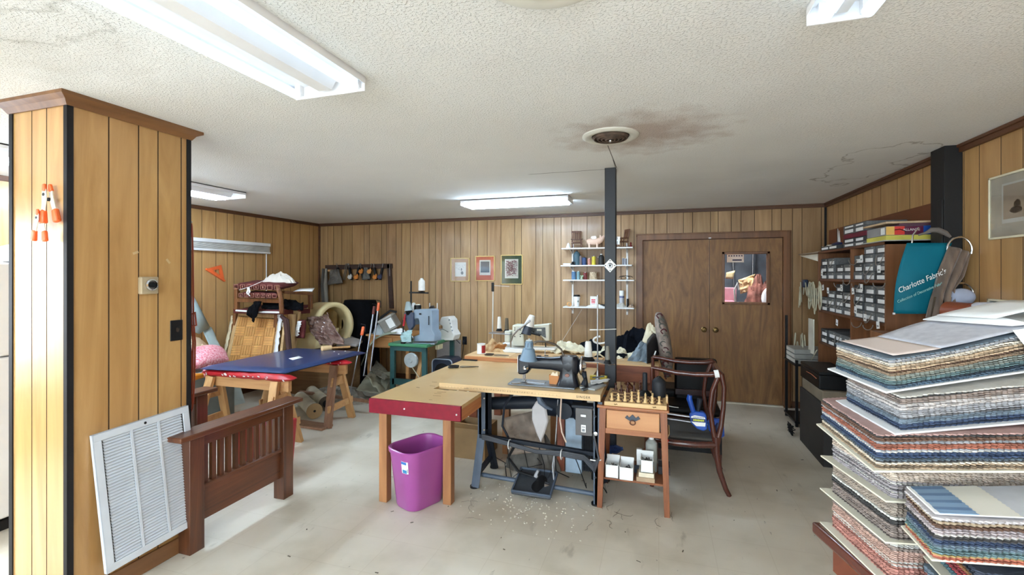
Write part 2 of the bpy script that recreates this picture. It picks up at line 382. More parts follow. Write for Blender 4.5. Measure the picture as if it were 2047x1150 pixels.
# ---------------------------------------------------------------- panelled column at the left
cx0, cx1, cy0, cy1 = -3.05, -2.63, 1.44, 2.03
g = G(); g.col = (1, 1, 1)
def pfaces(fn, cuts, seed, wall_len):
    R = random.Random(seed)
    for i in range(len(cuts)-1):
        t = .96+.1*R.random(); g.mi = 0; g.col = (t, t*(.96+.05*R.random()), t*(.92+.1*R.random())); a, b_ = cuts[i]+.003, cuts[i+1]-.003
        g.add([fn(a, 0, 0), fn(b_, 0, 0), fn(b_, HC, 0), fn(a, HC, 0)], [(0, 1, 2, 3)])
        g.mi = 1; g.col = (1, 1, 1)
        g.add([fn(b_, 0, 0), fn(cuts[i+1], 0, -.005), fn(cuts[i+1], HC, -.005), fn(b_, HC, 0)], [(0, 1, 2, 3)])
        g.add([fn(cuts[i], 0, -.005), fn(a, 0, 0), fn(a, HC, 0), fn(cuts[i], HC, -.005)], [(0, 1, 2, 3)])
pfaces(lambda a, z, o: (cx1+o, a, z), [1.44, 1.61, 1.75, 1.85, 1.98, 2.03], 4, 1)
pfaces(lambda a, z, o: (a, cy0-o, z), [-3.05, -2.89, -2.78, -2.63], 9, 1)
pfaces(lambda a, z, o: (cx0-o, a, z), [1.44, 1.6, 1.75, 1.9, 2.03], 14, 1)
pfaces(lambda a, z, o: (a, cy1+o, z), [-3.05, -2.9, -2.8, -2.63], 19, 1)
struct('wall_column', g, [M_panel2, M_groove], loc=(0, 0, 0), smooth=False)
g = G()
for x, y in ((cx0, cy0), (cx1, cy0), (cx1, cy1), (cx0, cy1)):
    sx = 1 if x == cx1 else -1; sy = 1 if y == cy1 else -1
    g.bb(x-sx*.02, x+sx*.006, y+sy*.006, y+sy*.001, 0, HC-.02); g.bb(x+sx*.001, x+sx*.006, y-sy*.02, y+sy*.006, 0, HC-.02)
struct('trim_6', g, M_black)
def ring_trim(name, z0, z1, o0, o1, m):
    g = G(); prof = [(o0, z0), (o0+.006, z0), (o0+(o1-o0)*.45, z0+(z1-z0)*.45), (o1, z0+(z1-z0)*.72), (o1, z1)]
    vs = []; n = len(prof)
    for x, y, a, b_ in ((cx0, cy0, -1, -1), (cx1, cy0, 1, -1), (cx1, cy1, 1, 1), (cx0, cy1, -1, 1)):
        vs += [(x+a*o, y+b_*o, z) for o, z in prof]
    fs = [(((k) % 4)*n+i, ((k+1) % 4)*n+i, ((k+1) % 4)*n+i+1, ((k) % 4)*n+i+1) for k in range(4) for i in range(n-1)]
    g.add(vs, fs); return struct(name, g, m, sharp=25)
ring_trim('trim_7', HC-.055, HC, .003, .05, M_cornice)
g = G().bb(cx0-.014, cx1+.014, cy0-.014, cy0, 0, .07).bb(cx1, cx1+.014, cy0, cy1, 0, .09); struct('baseboard_column', g, M_cornice, bev=.003)
# ---------------------------------------------------------------- double door
M_doorw = wood('door_veneer', (150, 108, 62), (110, 74, 42), .5, 'z', 9, warp=2.4, k=.16)
M_doorf = wood('door_frame_wood', (130, 86, 50), (98, 62, 34), .4, 'z', 10, warp=1)
M_glass = mat('window_glass', (235, 242, 245), .03, trans=1, var=0); M_glass.node_tree.nodes['Principled BSDF'].inputs['IOR'].default_value = 1.1
M_brass = W('aged_brass', (120, 96, 58), .35, metal=1)
g = G().bb(-.27, -.2, YB-.03, YB+.1, 0, 2.06).bb(1.43, 1.5, YB-.03, YB+.1, 0, 2.06).bb(-.27, 1.5, YB-.03, YB+.1, 2.05, 2.12)
g.bb(-.285, 1.515, YB-.018, YB, 2.1, 2.135).bb(-.285, -.255, YB-.018, YB, 0, 2.12).bb(1.485, 1.515, YB-.018, YB, 0, 2.12)
struct('door_frame', g, M_doorf, bev=.004)
def leaf(name, x0, x1, win):
    g = G()
    if win:
        a, b_, c, d = win; g.bb(x0, a, YB+.015, YB+.055, .015, 2.045).bb(b_, x1, YB+.015, YB+.055, .015, 2.045).bb(a, b_, YB+.015, YB+.055, .015, c).bb(a, b_, YB+.015, YB+.055, d, 2.045)
    else: g.bb(x0, x1, YB+.015, YB+.055, .015, 2.045)
    return struct(name, g, M_doorw, smooth=False)
d1 = leaf('door_1', -.195, .607, None); d2 = leaf('door_2', .613, 1.425, (.775, 1.27, 1.25, 1.865))
g = G()
for p in ((.755, .785, 1.23, 1.885), (1.26, 1.29, 1.23, 1.885), (.755, 1.29, 1.855, 1.885), (.755, 1.29, 1.23, 1.26)): g.bb(p[0], p[1], YB, YB+.062, p[2], p[3])
obj('glazing_frame', g, M_doorf, d2, bev=.004)
obj('glass_pane', G().bb(.785, 1.26, YB+.033, YB+.037, 1.26, 1.855), M_glass, d2)
def knob(x, par):
    g = G().lathe([(.034, 0), (.034, .004), (.03, .008), (.013, .012), (.012, .035), (.024, .042), (.029, .055), (.026, .066), (.012, .07), (0, .07)], (x, YB+.015, .905), ax=(0, -1, 0), n=20)
    obj('door_knob', g, M_brass, par)
    obj('keyhole', G().cyl((x, YB-.056, .905), (x, YB-.057, .905), .007), M_blk, par)
knob(.545, d1); knob(.68, d2)
struct('door_threshold', G().bb(-.2, 1.43, YB-.02, YB+.06, 0, .012), W('pale_threshold', (222, 214, 196), .6))
obj('latch', G().box((.61, YB-.035, 2.06), (.03, .012, .012)), M_white, d1)
# store room behind the door
M_store = W('store_wall', (92, 98, 108), .9, var=.3, scl=2)
struct('wall_store', G().bb(XL, XR+.1, YB+1.5, YB+1.6, 0, HC).bb(-1.2, -1.1, YB+.1, YB+1.5, 0, HC).bb(XR, XR+.1, YB, YB+1.5, 0, HC), M_store, smooth=False)
area('store_fill', (.9, YB+.45, HC-.03), (0, 0, 0), .3, .3, 14)  # added fill light that brightens the things behind the door glass
tag(obj('added_lamp_panel', G().bb(.75, 1.05, YB+.3, YB+.6, HC-.02, HC), M_white), 'added unseen white ceiling panel above the store room fill light', 'light')
g = G().bb(-.6, 1.8, YB+.5, YB+1.2, 1.0, 1.04).bb(-.55, -.5, YB+.55, YB+.6, 0, 1).bb(1.7, 1.75, YB+.55, YB+.6, 0, 1).bb(-.55, -.5, YB+1.1, YB+1.15, 0, 1).bb(1.7, 1.75, YB+1.1, YB+1.15, 0, 1)
solo('store_table', g, M_doorw, 'wooden table in the store room under the fabric heap', 'table')
def sY(px, py, y=YB+.7): return pY(px, py, y)
solo('crumpled_cloth', G().lump((1.28, YB+.62, 1.04), .2, .12, .58, 3, n=60, amp=.6, fr=3.2), W('rust_cloth', (150, 96, 84), .9, var=.35, scl=9), 'rust brown crumpled fabric heap seen through the door window', 'fabric')
g = G().patch(sY(1476, 560), sY(1510, 548), sY(1500, 582), sY(1480, 588), 10, 10, .05, 3, 4); solo('paper_sheet', g, W('tan_paper', (214, 178, 132), .8), 'tan paper folded behind the door glass, left of the rust fabric', 'paper', solid=.004)
g = G().box((.87, YB+.85, 1.32), (.3, .3, .2)); solo('storage_box', g, W('pink_card', (196, 138, 150), .7), 'pink box standing behind the lower left of the door glass', 'box', bev=.006)
g = G().box((.88, YB+.58, 1.13), (.22, .2, .14)).box((.88, YB+.58, 1.225), (.2, .18, .05)); solo('folded_cloth', g, W('rose_cloth', (206, 128, 146), .9), 'rose folded cloth in front of the pink box behind the door glass', 'cloth', bev=.02)
g = G().bb(.78, .9, YB+.95, YB+1.1, 1.44, 1.68); solo('storage_box', g, W('mauve_card', (170, 128, 122), .7), 'mauve box above the pink box behind the door glass', 'box', bev=.006)
g = G().patch(sY(1452, 545, YB+.8), sY(1469, 541, YB+.8), sY(1465, 558, YB+.8), sY(1450, 557, YB+.8), 3, 3); solo('paper_bag', g, W('khaki_paper', (176, 160, 120), .8), 'khaki paper packet at the left behind the door glass', 'packet', solid=.03)
g = G().lathe([(0, 0), (.1, .005), (.17, .02), (.19, .05), (.17, .08), (0, .09)], (1.46, YB+.5, 1.27), ax=(.1, -1, .25), n=28); solo('round_cushion', g, W('white_cover', (238, 236, 240), .8, var=.02), 'white round cushion at the lower right behind the door glass', 'cushion')
g = G().tube([sY(1470, 606, YB+.4), sY(1468, 580, YB+.4), sY(1474, 566, YB+.4), sY(1477, 580, YB+.4)], .012, 8); solo('plastic_hook', g, M_white, 'white plastic hook shape beside the tan paper behind glass', 'hook')
g = G().box(sY(1470, 514, YB+.3), (.2, .004, .14)); s = solo('paper_sign', g, M_white2, 'white printed sign hanging at the upper left behind the door glass', 'sign')
g = G(); c = sY(1470, 514, YB+.3)
for r in range(2):
    for k in range(6): g.box(c+Vector((-.075+.03*k, -.004, .045-.03*r)), (.018, .003, .016))
g.box(c+Vector((.02, -.004, -.04)), (.11, .003, .018)); obj('printing', g, W('navy_ink', (50, 62, 104), .7), s)
for k, x in enumerate((1.0, 1.18)):
    solo('metal_pole', G().cyl((x+.12, YB+1.3, 0), (x+.06+.1*k, YB+1.35, 2.0), .014), M_steel, ['grey pole leaning in the store room, left of the two', 'grey pole leaning in the store room, right of the two'][k], 'pole')

# ---------------------------------------------------------------- lamps
TUBES = {k: W('lit_tube_%d' % k, (206, 232, 255), .4, var=0, emit=k if k > 1 else .5) for k in (1, 5, 28, 27, 24, 44)}
M_pan = W('lamp_enamel', (238, 238, 240), .35, var=.02)
def strip(name, label, c, ln, wd, ax, tubes, toff, power):
    """fluorescent strip; ax 'x' or 'y'; c = centre on the ceiling"""
    t = thing(name, label, 'light', (c[0], c[1], HC), 'fluorescent strip lights on the ceiling')
    def B(g, a0, a1, b0, b1, z0, z1):
        if ax == 'y': g.bb(c[0]+b0, c[0]+b1, c[1]+a0, c[1]+a1, z0, z1)
        else: g.bb(c[0]+a0, c[0]+a1, c[1]+b0, c[1]+b1, z0, z1)
        return g
    def pt(a, b_, z): return (c[0]+b_, c[1]+a, z) if ax == 'y' else (c[0]+a, c[1]+b_, z)
    h = ln/2
    g = B(G(), -h, h, -wd/2, wd/2, HC-.008, HC); B(g, -h, h, -wd/2, -wd/2+.004, HC-.03, HC); B(g, -h, h, wd/2-.004, wd/2, HC-.03, HC)
    obj('pan', g, M_pan, t)
    cw = wd*.13
    g = G().ext([pt(-h+.03, -cw*1.3, HC-.008), pt(-h+.03, -cw*.7, HC-.05), pt(-h+.03, cw*.7, HC-.05), pt(-h+.03, cw*1.3, HC-.008)], Vector(pt(2*h-.06, 0, 0))-Vector(pt(0, 0, 0)))
    obj('ballast_cover', g, M_pan, t)
    for s in (-1, 1):
        g = B(G(), s*h-.004, s*h+.004, -wd/2, wd/2, HC-.062, HC); o = obj('end_plate', g, M_pan, t, bev=.002)
        g2 = G()
        for q in tubes:
            B(g2, s*h-s*.028, s*h-s*.004, q-.014, q+.014, HC-.05, HC-.008)
        obj('lamp_holder', g2, M_pan, o)
    for q in tubes:
        obj('tube', G().cyl(pt(-h+.03, q, HC-toff), pt(h-.03, q, HC-toff), .019, n=16), TUBES[power], t)
    return t
strip('strip_light', 'long twin tube strip light nearest the camera at the upper left', (-1.375, .48), 2.44, .36, 'y', (-.15, .15), .052, 1)
strip('strip_light', 'twin tube strip light half hidden behind the panelled column', (-4.22, 2.48), 2.44, .4, 'y', (-.16, -.04), .052, 27)
strip('strip_light', 'short twin tube strip light in front of the back wall', (-1.52, 4.96), 1.22, .3, 'x', (-.11, .11), .052, 24)
strip('strip_light', 'twin tube strip light cut off at the upper right edge', (.53, .46), 2.44, .17, 'y', (-.045, .07), .056, 1)

strip('strip_light', 'added unseen twin tube strip light behind the camera on the left', (-3.9, -1.9), 2.44, .36, 'y', (-.15, .15), .052, 28)  # this and the next two strips are added out of view as main light
strip('strip_light', 'added unseen twin tube strip light behind the camera in the middle', (-1.375, -2.6), 2.44, .36, 'y', (-.15, .15), .052, 28)
strip('strip_light', 'added unseen twin tube strip light behind the camera on the right', (.53, -2.6), 2.44, .36, 'y', (-.15, .15), .052, 44)
# ceiling vents
M_vent = W('vent_enamel', (214, 212, 202), .5, var=.05); M_ventd = W('vent_rust', (96, 78, 66), .8, var=.3, scl=20)
def vent(c, R_, label, rust):
    t = thing('ceiling_vent', label, 'vent', (c[0], c[1], HC))
    obj('flange', G().lathe([(R_*.66, -.002), (R_*.72, -.012), (R_*.9, -.016), (R_, -.006), (R_, 0)], (c[0], c[1], HC), n=48), M_vent, t)
    for k, r in enumerate((.64, .5, .36, .22)):
        obj('cone_ring', G().lathe([(R_*r, -.010-.003*k), (R_*(r-.05), -.022-.003*k), (R_*(r-.085), -.020-.003*k), (R_*(r-.04), -.006)], (c[0], c[1], HC), n=40), rust, t)
    obj('throat', G().cyl((c[0], c[1], HC-.004), (c[0], c[1], HC-.003), R_*.66, n=40), W('vent_dark', (40, 32, 28), .9), t)
    obj('screw', G().ball((c[0], c[1], HC-.03), .011), M_chrome, t)
vent((-.28, 2.87), .17, 'round stained air vent on the ceiling before the black post', M_ventd)
vent((-.3, 1.24), .2, 'round white air vent cut off by the top picture edge', M_vent)

# ---------------------------------------------------------------- steel posts
M_post = W('post_paint', (14, 16, 20), .5, c2=(28, 32, 40), scl=5, st=(1, 1, .35), bump=.2, bs=14)
px_, py_ = -.365, 3.76
t = thing('support_post', 'black painted steel post standing in the room behind the sewing bench', 'post', (px_, py_, 0))
obj('post_shaft', G().bb(px_-.043, px_+.043, py_-.043, py_+.043, 0, HC), M_post, t, bev=.004)
g = G(); s = .052; z = 1.668
g.ext([(px_-s, py_-.052, z), (px_, py_-.052, z-s*1.05), (px_+s, py_-.052, z), (px_, py_-.052, z+s*1.05)], (0, .01, 0)); o = obj('outlet_plate', g, M_white, t, bev=.003); o['label'] = 'white diamond shaped plate'
g = G().lathe([(.022, 0), (.022, .004), (.014, .007), (0, .007)], (px_, py_-.052, z), ax=(0, -1, 0), n=20); obj('plate_ring', g, M_steel, o)
g = G().cyl((px_, py_-.059, z), (px_, py_-.062, z), .009)
for a, b_ in ((-.036, 0), (.036, 0), (0, .038), (0, -.038)): g.cyl((px_+a, py_-.052, z+b_), (px_+a, py_-.055, z+b_), .0045, n=10)
obj('plate_hole', g, M_blk, o)
g = G().bb(XR-.1, XR, 3.75, 3.91, 0, HC).bb(XR-.112, XR-.1, 3.75, 3.80, 0, HC-.35); solo('support_post', g, W('post_black', (12, 12, 14), .6), 'black steel post standing against the right wall beside the bookcase', 'post', bev=.004)
solo('wall_board', G().bb(XR-.012, XR, 3.93, 6.2, .0, 2.11), wood('brown_hardboard', (124, 70, 36), (100, 54, 28), .5, 'y', 4), 'plain reddish brown board on the right wall above the bookcase', 'board')
solo('pull_wire', G().cyl((px_+.04, py_-.05, HC-.001), (px_+.045, py_-.3, HC-.003), .0015, n=6), M_blk, 'thin black wire on the ceiling between vent and post', 'wire')

# ---------------------------------------------------------------- things on the column
def sclamp(name, c, label, rot, s=1.0):
    t = thing(name, label, 'clamp', c, 'orange spring clamps on the column')
    R = Matrix.Rotation(rot, 4, 'Y'); M_cm = W('clamp_metal', (220, 214, 198), .4, metal=.2)
    def P(x, y, z): return Vector(c)+(R @ (Vector((x, y, z))*s))
    nv = R.to_3x3() @ Vector((0, -.006, 0))
    for k, (pl, y0) in enumerate((([(-.014, .052), (.010, .052), (.012, .02), (.004, -.01), (-.008, -.055), (-.034, -.055), (-.024, -.01), (-.02, .03)], -.026), ([(.0, .052), (.022, .045), (.026, .01), (.042, -.052), (.018, -.056), (.002, -.005), (-.004, .02)], -.008))):
        j = obj('jaw', G().ext([P(x, y0, z) for x, z in pl], nv*s), M_cm, t, bev=.0015); j['label'] = 'pale metal arm'
        hx = (-.021, .031)[k]; h2 = (-.027, .040)[k]
        obj('handle_grip', G().bar(P(hx, y0-.003, -.045), P(h2, y0-.003, -.108), .03*s, .02*s, (0, 1, 0), .034*s, .024*s), M_orange, j, bev=.006)
        obj('jaw_tip', G().bar(P((-.002, .012)[k], y0-.003, .042), P((-.0, .006)[k], y0-.003, .078), .024*s, .014*s, (0, 1, 0), .016*s, .012*s), M_orange, j, bev=.004)
        if k == 0: obj('rivet_hole', G().ext([P(-.006+.009*math.cos(a), y0-.0065, .028+.008*math.sin(a)) for a in [i*PI/6 for i in range(12)]], nv*.1), M_blk, j)
    obj('spring', G().cyl(P(.0, -.02, .005), P(0, 0, .005), .009*s), M_blk, t)
pc = pY(106, 402, cy0-.01)
sclamp('spring_clamp', (pc.x, pc.y, pc.z), 'white and orange spring clamp hanging on the column, the upper one', math.radians(-6), .98)
pc = pY(99, 447, cy0-.01)
sclamp('spring_clamp', (pc.x, pc.y-.022, pc.z), 'white and orange spring clamp hanging on the column, the lower one', math.radians(3), .8)
t = thing('thermostat', 'square beige thermostat with a round dial on the column', 'thermostat', (cx1, 1.79, 1.49))
obj('thermostat_case', G().bb(cx1, cx1+.028, 1.745, 1.835, 1.49, 1.583), W('beige_case', (176, 158, 128), .5), t, bev=.006)
obj('dial_ring', G().lathe([(.031, 0), (.031, .008), (.024, .012), (.022, .006), (0, .006)], (cx1+.028, 1.795, 1.54), ax=(1, 0, 0), n=28), M_chrome, t)
obj('dial', G().lathe([(.016, 0), (.014, .012), (0, .012)], (cx1+.034, 1.795, 1.54), ax=(1, 0, 0), n=20), M_blk, t)
t = thing('light_switch', 'black double light switch plate on the column', 'switch', (cx1, 1.945, 1.22))
obj('switch_plate', G().bb(cx1, cx1+.006, 1.915, 1.985, 1.218, 1.335), M_blk, t, bev=.003)
obj('switch_toggle', G().box((cx1+.012, 1.95, 1.28), (.016, .008, .02), (0, .4, 0)), W('brown_plastic', (58, 44, 34), .4), t)
for k, (yy, zz) in enumerate(((1.735, 1.71), (1.905, 1.67))):
    solo('tape_scrap', G().box((cx1+.001, yy, zz), (.001, .03, .012), (.4 if k == 0 else -.9, 0, 0)), W('tape', (206, 176, 132), .6), ['pale tape scrap on the column above the thermostat', 'pale tape scrap on the column, right of the other scrap'][k], 'tape')
# return air grille leaning on the column
t = thing('air_grille', 'large white return air grille leaning against the base of the column', 'grille', (-2.57, 1.75, .1))
A = Vector((-2.618, 1.525, .815)); B_ = Vector((-2.618, 2.005, .835)); D = Vector((-2.56, 1.475, .135)); 
U = (B_-A).normalized(); V = (D-A); V = (V-U*V.dot(U)); lh = V.length; V = V/lh; Nn = U.cross(V); Nn = Nn if Nn.x > 0 else -Nn; wl = (B_-A).length
def gp(u, v, n=0): return A+U*u+V*v+Nn*n
def gbox(g, u0, u1, v0, v1, n0, n1):
    return g.ext([gp(u0, v0, n0), gp(u1, v0, n0), gp(u1, v1, n0), gp(u0, v1, n0)], Nn*(n1-n0))
M_gr = W('grille_enamel', (214, 219, 226), .4, var=.04)
g = G(); bw = .036
for p in ((0, wl, 0, bw), (0, wl, lh-bw, lh), (0, bw, bw, lh-bw), (wl-bw, wl, bw, lh-bw)): gbox(g, *p, .004, .012)
gbox(g, 0, wl, 0, .004, -.01, .012); gbox(g, 0, .004, 0, lh, -.01, .012); gbox(g, wl-.004, wl, 0, lh, -.01, .012); gbox(g, 0, wl, lh-.004, lh, -.01, .012)
obj('grille_frame', g, M_gr, t, bev=.0015)
iw = (wl-2*bw)/3
g = G()
for k in (1, 2): gbox(g, bw+iw*k-.006, bw+iw*k+.006, bw, lh-bw, .002, .011)
obj('grille_bar', g, M_gr, t)
for c in range(3):
    g = G(); n = 40
    for k in range(n):
        v = bw+(lh-2*bw)*(k+.5)/n; u0, u1 = bw+iw*c+.008, bw+iw*(c+1)-.008
        g.add([gp(u0, v-.007, .001), gp(u1, v-.007, .001), gp(u1, v+.004, .010), gp(u0, v+.004, .010), gp(u0, v-.005, -.001), gp(u1, v-.005, -.001), gp(u1, v+.006, .008), gp(u0, v+.006, .008)], [(0, 1, 2, 3), (7, 6, 5, 4), (3, 2, 6, 7), (0, 4, 5, 1)])
    obj('louvre_panel', g, M_gr, t, smooth=False)
obj('backing', gbox(G(), bw*.5, wl-bw*.5, bw*.5, lh-bw*.5, -.008, -.005), W('grille_dust', (120, 122, 124), .9), t)
obj('screw_hole', G().cyl(gp(wl*.5, .02, .013), gp(wl*.5, .02, .0135), .007, n=12), M_black, t)
# outlet on the back wall
t = thing('wall_outlet', 'black wall outlet with a plug on the back wall', 'outlet', (-2.66, YB, .78))
p = pY(929, 681, YB); obj('outlet_plate', G().box(p+Vector((0, -.004, 0)), (.07, .008, .12)), M_blk, t, bev=.003)
obj('plug', G().cyl(p+Vector((0, 0, 0)), p+Vector((0, -.045, -.01)), .017), W('blue_black', (32, 40, 52), .4), t)
obj('cord', G().tube([p+Vector((0, -.04, -.01)), p+Vector((.01, -.07, -.08)), p+Vector((-.03, -.05, -.3)), p+Vector((-.05, -.04, -p.z+.02))], .005, 6), M_blk, t)
# ---------------------------------------------------------------- left side: bed boards, sawhorses
M_oak = wood('dark_oak', (108, 62, 34), (64, 35, 20), .34, 'z', 12, coat=.3, warp=1.5)
M_oaky = wood('dark_oak_rail', (116, 66, 36), (68, 37, 21), .32, 'y', 12, coat=.3, warp=1.5)
def bed_board(label, dx, dy):
    X0 = -2.575+dx; y0, y1 = 1.88+dy, 2.80+dy
    t = thing('bed_footboard', label, 'bed board', (X0, (y0+y1)/2, 0), 'slatted oak bed end boards')
    obj('top_rail', G().bb(X0-.07, X0+.075, y0, y1, .662, .692), M_oaky, t, bev=.006)
    obj('rail', G().bb(X0-.03, X0+.03, y0+.1, y1-.1, .595, .662), M_oaky, t, bev=.002)
    for a, b_ in ((y0+.075, y0+.165), (y1-.155, y1-.065)):
        obj('post', G().bb(X0-.045, X0+.045, a, b_, 0, .662), M_oak, t, bev=.003)
    obj('lower_panel', G().bb(X0-.015, X0+.015, y0+.165, y1-.155, .15, .34), M_oaky, t, bev=.002)
    obj('panel_cap', G().bb(X0-.03, X0+.03, y0+.165, y1-.155, .34, .362), M_oaky, t, bev=.002)
    n = 11
    for k in range(n):
        y = y0+.2+(y1-y0-.39)*k/(n-1)
        obj('slat', G().bb(X0-.012, X0+.012, y-.014, y+.014, .362, .597), M_oak, t)
    return t
bed_board('dark oak slatted bed board standing beside the grille in front', 0, 0)
bed_board('dark oak slatted bed board farther back, mostly hidden by the column', -.87, .04)
solo('storage_bin', G().ext([(-3.2, 2.86, .02), (-2.92, 2.86, .02), (-2.88, 2.86, .40), (-3.24, 2.86, .40)], (0, .3, 0)), M_red, 'red bin seen through the slats of the front bed board', 'bin', bev=.01)
g = G().lump((-2.93, 3.2, .3), .06, .05, .08, 4, n=20); solo('pink_rag', G().lump((-3.0, 3.0, .40), .09, .08, .07, 4, n=20), W('pink_cloth', (232, 70, 130), .8), 'bright pink rag on top of the red bin', 'rag')
M_pine = wood('pine', (206, 162, 108), (176, 128, 78), .5, 'z', 9, warp=1.2)
M_pinex = wood('pine_x', (206, 160, 106), (176, 126, 78), .5, 'x', 9, warp=1.2)
M_pine2 = wood('weathered_pine', (156, 118, 92), (122, 86, 62), .6, 'z', 9, warp=1.2)
def sawhorse(label, yc, x0, x1, wl):
    t = thing('sawhorse', label, 'sawhorse', ((x0+x1)/2, yc, 0), 'sawhorses under the blue board')
    obj('beam', G().bb(x0, x1, yc-.02, yc+.02, .53, .64), M_pinex, t, bev=.003)
    g = G(); n = 30
    def pad(u, v):
        x = x0-.03+(x1-x0+.08)*u; a = 2*PI*v; k = noise.noise(Vector((x*9, math.cos(a), math.sin(a))))*.008
        e = min(1, 9*min(u, 1-u))**.5
        return Vector((x, yc+math.cos(a)*(.06+k)*(.6+.4*e), .652+math.sin(a)*(.034+k)*e))
    g.grid(pad, 40, 16); obj('padding', g, M_red, t)
    g = G(); R = random.Random(int(yc*10))
    for k in range(22):
        x = x0+(x1-x0)*R.random(); z = .635+.03*R.random()
        g.box((x, yc-.064, z), (.006+.012*R.random(), .004, .005+.006*R.random()), (R.random(), R.random(), R.random()))
    o = obj('white_stuffing', g, M_white2, t); o['kind'] = 'stuff'
    for sx, xx in ((-1, x0+.1), (1, x1-.13)):
        for sy in (-1, 1):
            m = M_pine2 if (sy < 0 and wl and sx > 0) else M_pine
            obj('leg', G().bar((xx, yc+sy*.04, .62), (xx+sx*.05, yc+sy*.20, 0), .085, .035, (0, sy, 0)), m, t, bev=.003)
        obj('gusset', G().ext([(xx+sx*.02, yc-.1, .5), (xx+sx*.02, yc+.1, .5), (xx+sx*.02, yc+.125, .41), (xx+sx*.02, yc-.125, .41)], (sx*.018, 0, 0)), M_pinex, t)
        obj('spreader', G().bar((xx+sx*.055, yc-.2, .19), (xx+sx*.055, yc+.2, .21), .02, .07), M_pinex, t, bev=.002)
    return t
sawhorse('pine sawhorse with red padded top under the near end of the blue board', 3.42, -4.2, -3.2, False)
sawhorse('pine sawhorse with red padded top under the far end of the blue board', 4.22, -4.22, -3.2, True)
M_blue = W('navy_vinyl', (34, 56, 98), .32, var=.04, coat=.25, bump=.08, bs=20)
z0 = .69
cs = [(-4.20, 3.33), (-3.26, 3.42), (-3.22, 4.62), (-4.22, 4.60)]
def bl(u, v):
    a, b_, c, d = [Vector((*p, 0)) for p in cs]; p = (a*(1-u)+b_*u)*(1-v)+(d*(1-u)+c*u)*v
    e = min(1, 14*min(u, 1-u))**.5*min(1, 14*min(v, 1-v))**.5
    return Vector((p.x, p.y, z0+.006+.026*e))
g = G().grid(bl, 40, 40); n = len(g.v)
def bl2(u, v): q = bl(u, v); return Vector((q.x, q.y, z0))
g.grid(bl2, 4, 4)
bt = solo('padded_board', g, M_blue, 'navy blue vinyl padded board lying across two sawhorses', 'board', loc=(-3.7, 4, z0))
def onboard(px, py): return pz(px, py, z0+.034)
solo('paper_label', G().patch(onboard(577, 717), onboard(585, 720), onboard(606, 715), onboard(597, 712), 4, 2), M_white2, 'small torn white label on the blue board', 'label', solid=.001)
for k, (a, b_) in enumerate(((668, 703), (690, 702), (677, 708))):
    solo('lint_scrap', G().box(onboard(a, b_), (.014, .01, .004), (0, 0, .5)), M_white2, ['white lint scrap near the mallet on the blue board', 'white lint scrap nearest the far right corner of the blue board', 'white lint scrap nearest the board edge'][k], 'scrap')
a = onboard(651, 700)+Vector((0, 0, .02)); b_ = onboard(700, 697)+Vector((0, 0, .02))
t = thing('mallet', 'wooden mallet lying on the far edge of the blue board', 'mallet', a)
obj('mallet_head', G().cyl(a+Vector((-.02, -.04, 0)), a+Vector((.03, .06, .0)), .032, .03), W('cream_wood', (226, 190, 140), .5), t, bev=.004)
obj('handle', G().tube([a+Vector((0, .01, 0)), (a+b_)/2, b_], [.012, .011, .014], 10), M_pine, t)
# rolls and rags on the floor beneath
M_roll = W('brown_card', (158, 128, 88), .8, var=.08); M_rollc = W('canvas_roll', (206, 196, 170), .85, bump=.3)
for k, (px, py, r, lb) in enumerate(((622, 824, .085, 'cardboard ended cream roll on the floor, the nearer one'), (646, 806, .085, 'dark ended cream roll on the floor, the farther one'))):
    base = pz(px, py+ (16 if k == 0 else 18)); c = Vector((base.x, base.y+.05, r+.001)); dr = Vector((-.75, .55, 0)).normalized()
    t = thing('fabric_roll', lb, 'roll', (c.x, c.y, 0), 'rolls lying under the sawhorses')
    obj('roll_body', G().cyl(c, c+dr*.7, r*.86, n=28), M_rollc, t)
    o = obj('end_disc', G().cyl(c-dr*.012, c, r, n=28), M_roll if k == 0 else W('dark_card', (80, 66, 52), .8), t)
    obj('core_hole', G().cyl(c-dr*.013, c-dr*.012, r*.16 if k == 0 else r*.5, n=16), M_blk, o)
solo('floor_plank', G().box((-3.95, 4.05, .0125), (1.35, .16, .025), (0, 0, -.05)), M_pine2, 'weathered plank on the floor under the sawhorses', 'plank', bev=.003)
solo('wood_rail', G().bar((-4.3, 4.75, .13), (-3.1, 4.62, .13), .04, .03), M_pine2, 'long brown rail behind the far sawhorse', 'rail')
solo('crumpled_cloth', G().lump((-3.9, 5.0, 0), .45, .2, .2, 8, n=64, amp=.7, fr=3.5), W('grey_scrap', (150, 142, 128), .9, var=.35, scl=12), 'grey and white rags heaped on the floor behind the sawhorses', 'rag')
M_sage = W('sage_vinyl', (140, 136, 116), .55, var=.08, scl=3)
M_sage2 = W('sage_vinyl_back', (116, 112, 98), .7)
# folded vinyl heap by the green table: three crumpled sheets
def fold(px, y, m, lb, seed, amp=.05, z0=None):
    pts = [pY(a, b_, yy) for (a, b_, yy) in px]
    g = G().patch(*pts, 14, 14, amp, 2.2, seed)
    for v in g.v: v.z = max(v.z, .006)
    return solo('vinyl_sheet', g, m, lb, 'vinyl', 'vinyl sheets heaped by the green table', solid=.004)
fold([(712, 778, 5.0), (766, 792, 5.0), (790, 742, 5.5), (742, 738, 5.4)], 0, M_sage, 'grey green vinyl sheet lying lowest in the heap by the green table', 3)
fold([(728, 752, 5.0), (765, 788, 5.0), (790, 775, 5.3), (757, 736, 5.5)], 0, M_sage, 'grey green vinyl sheet folded over the middle of the heap', 7, .07)
fold([(740, 742, 5.3), (752, 722, 5.7), (792, 760, 5.4), (768, 760, 5.1)], 0, M_sage2, 'darker vinyl sheet standing at the back of the heap', 11, .06)
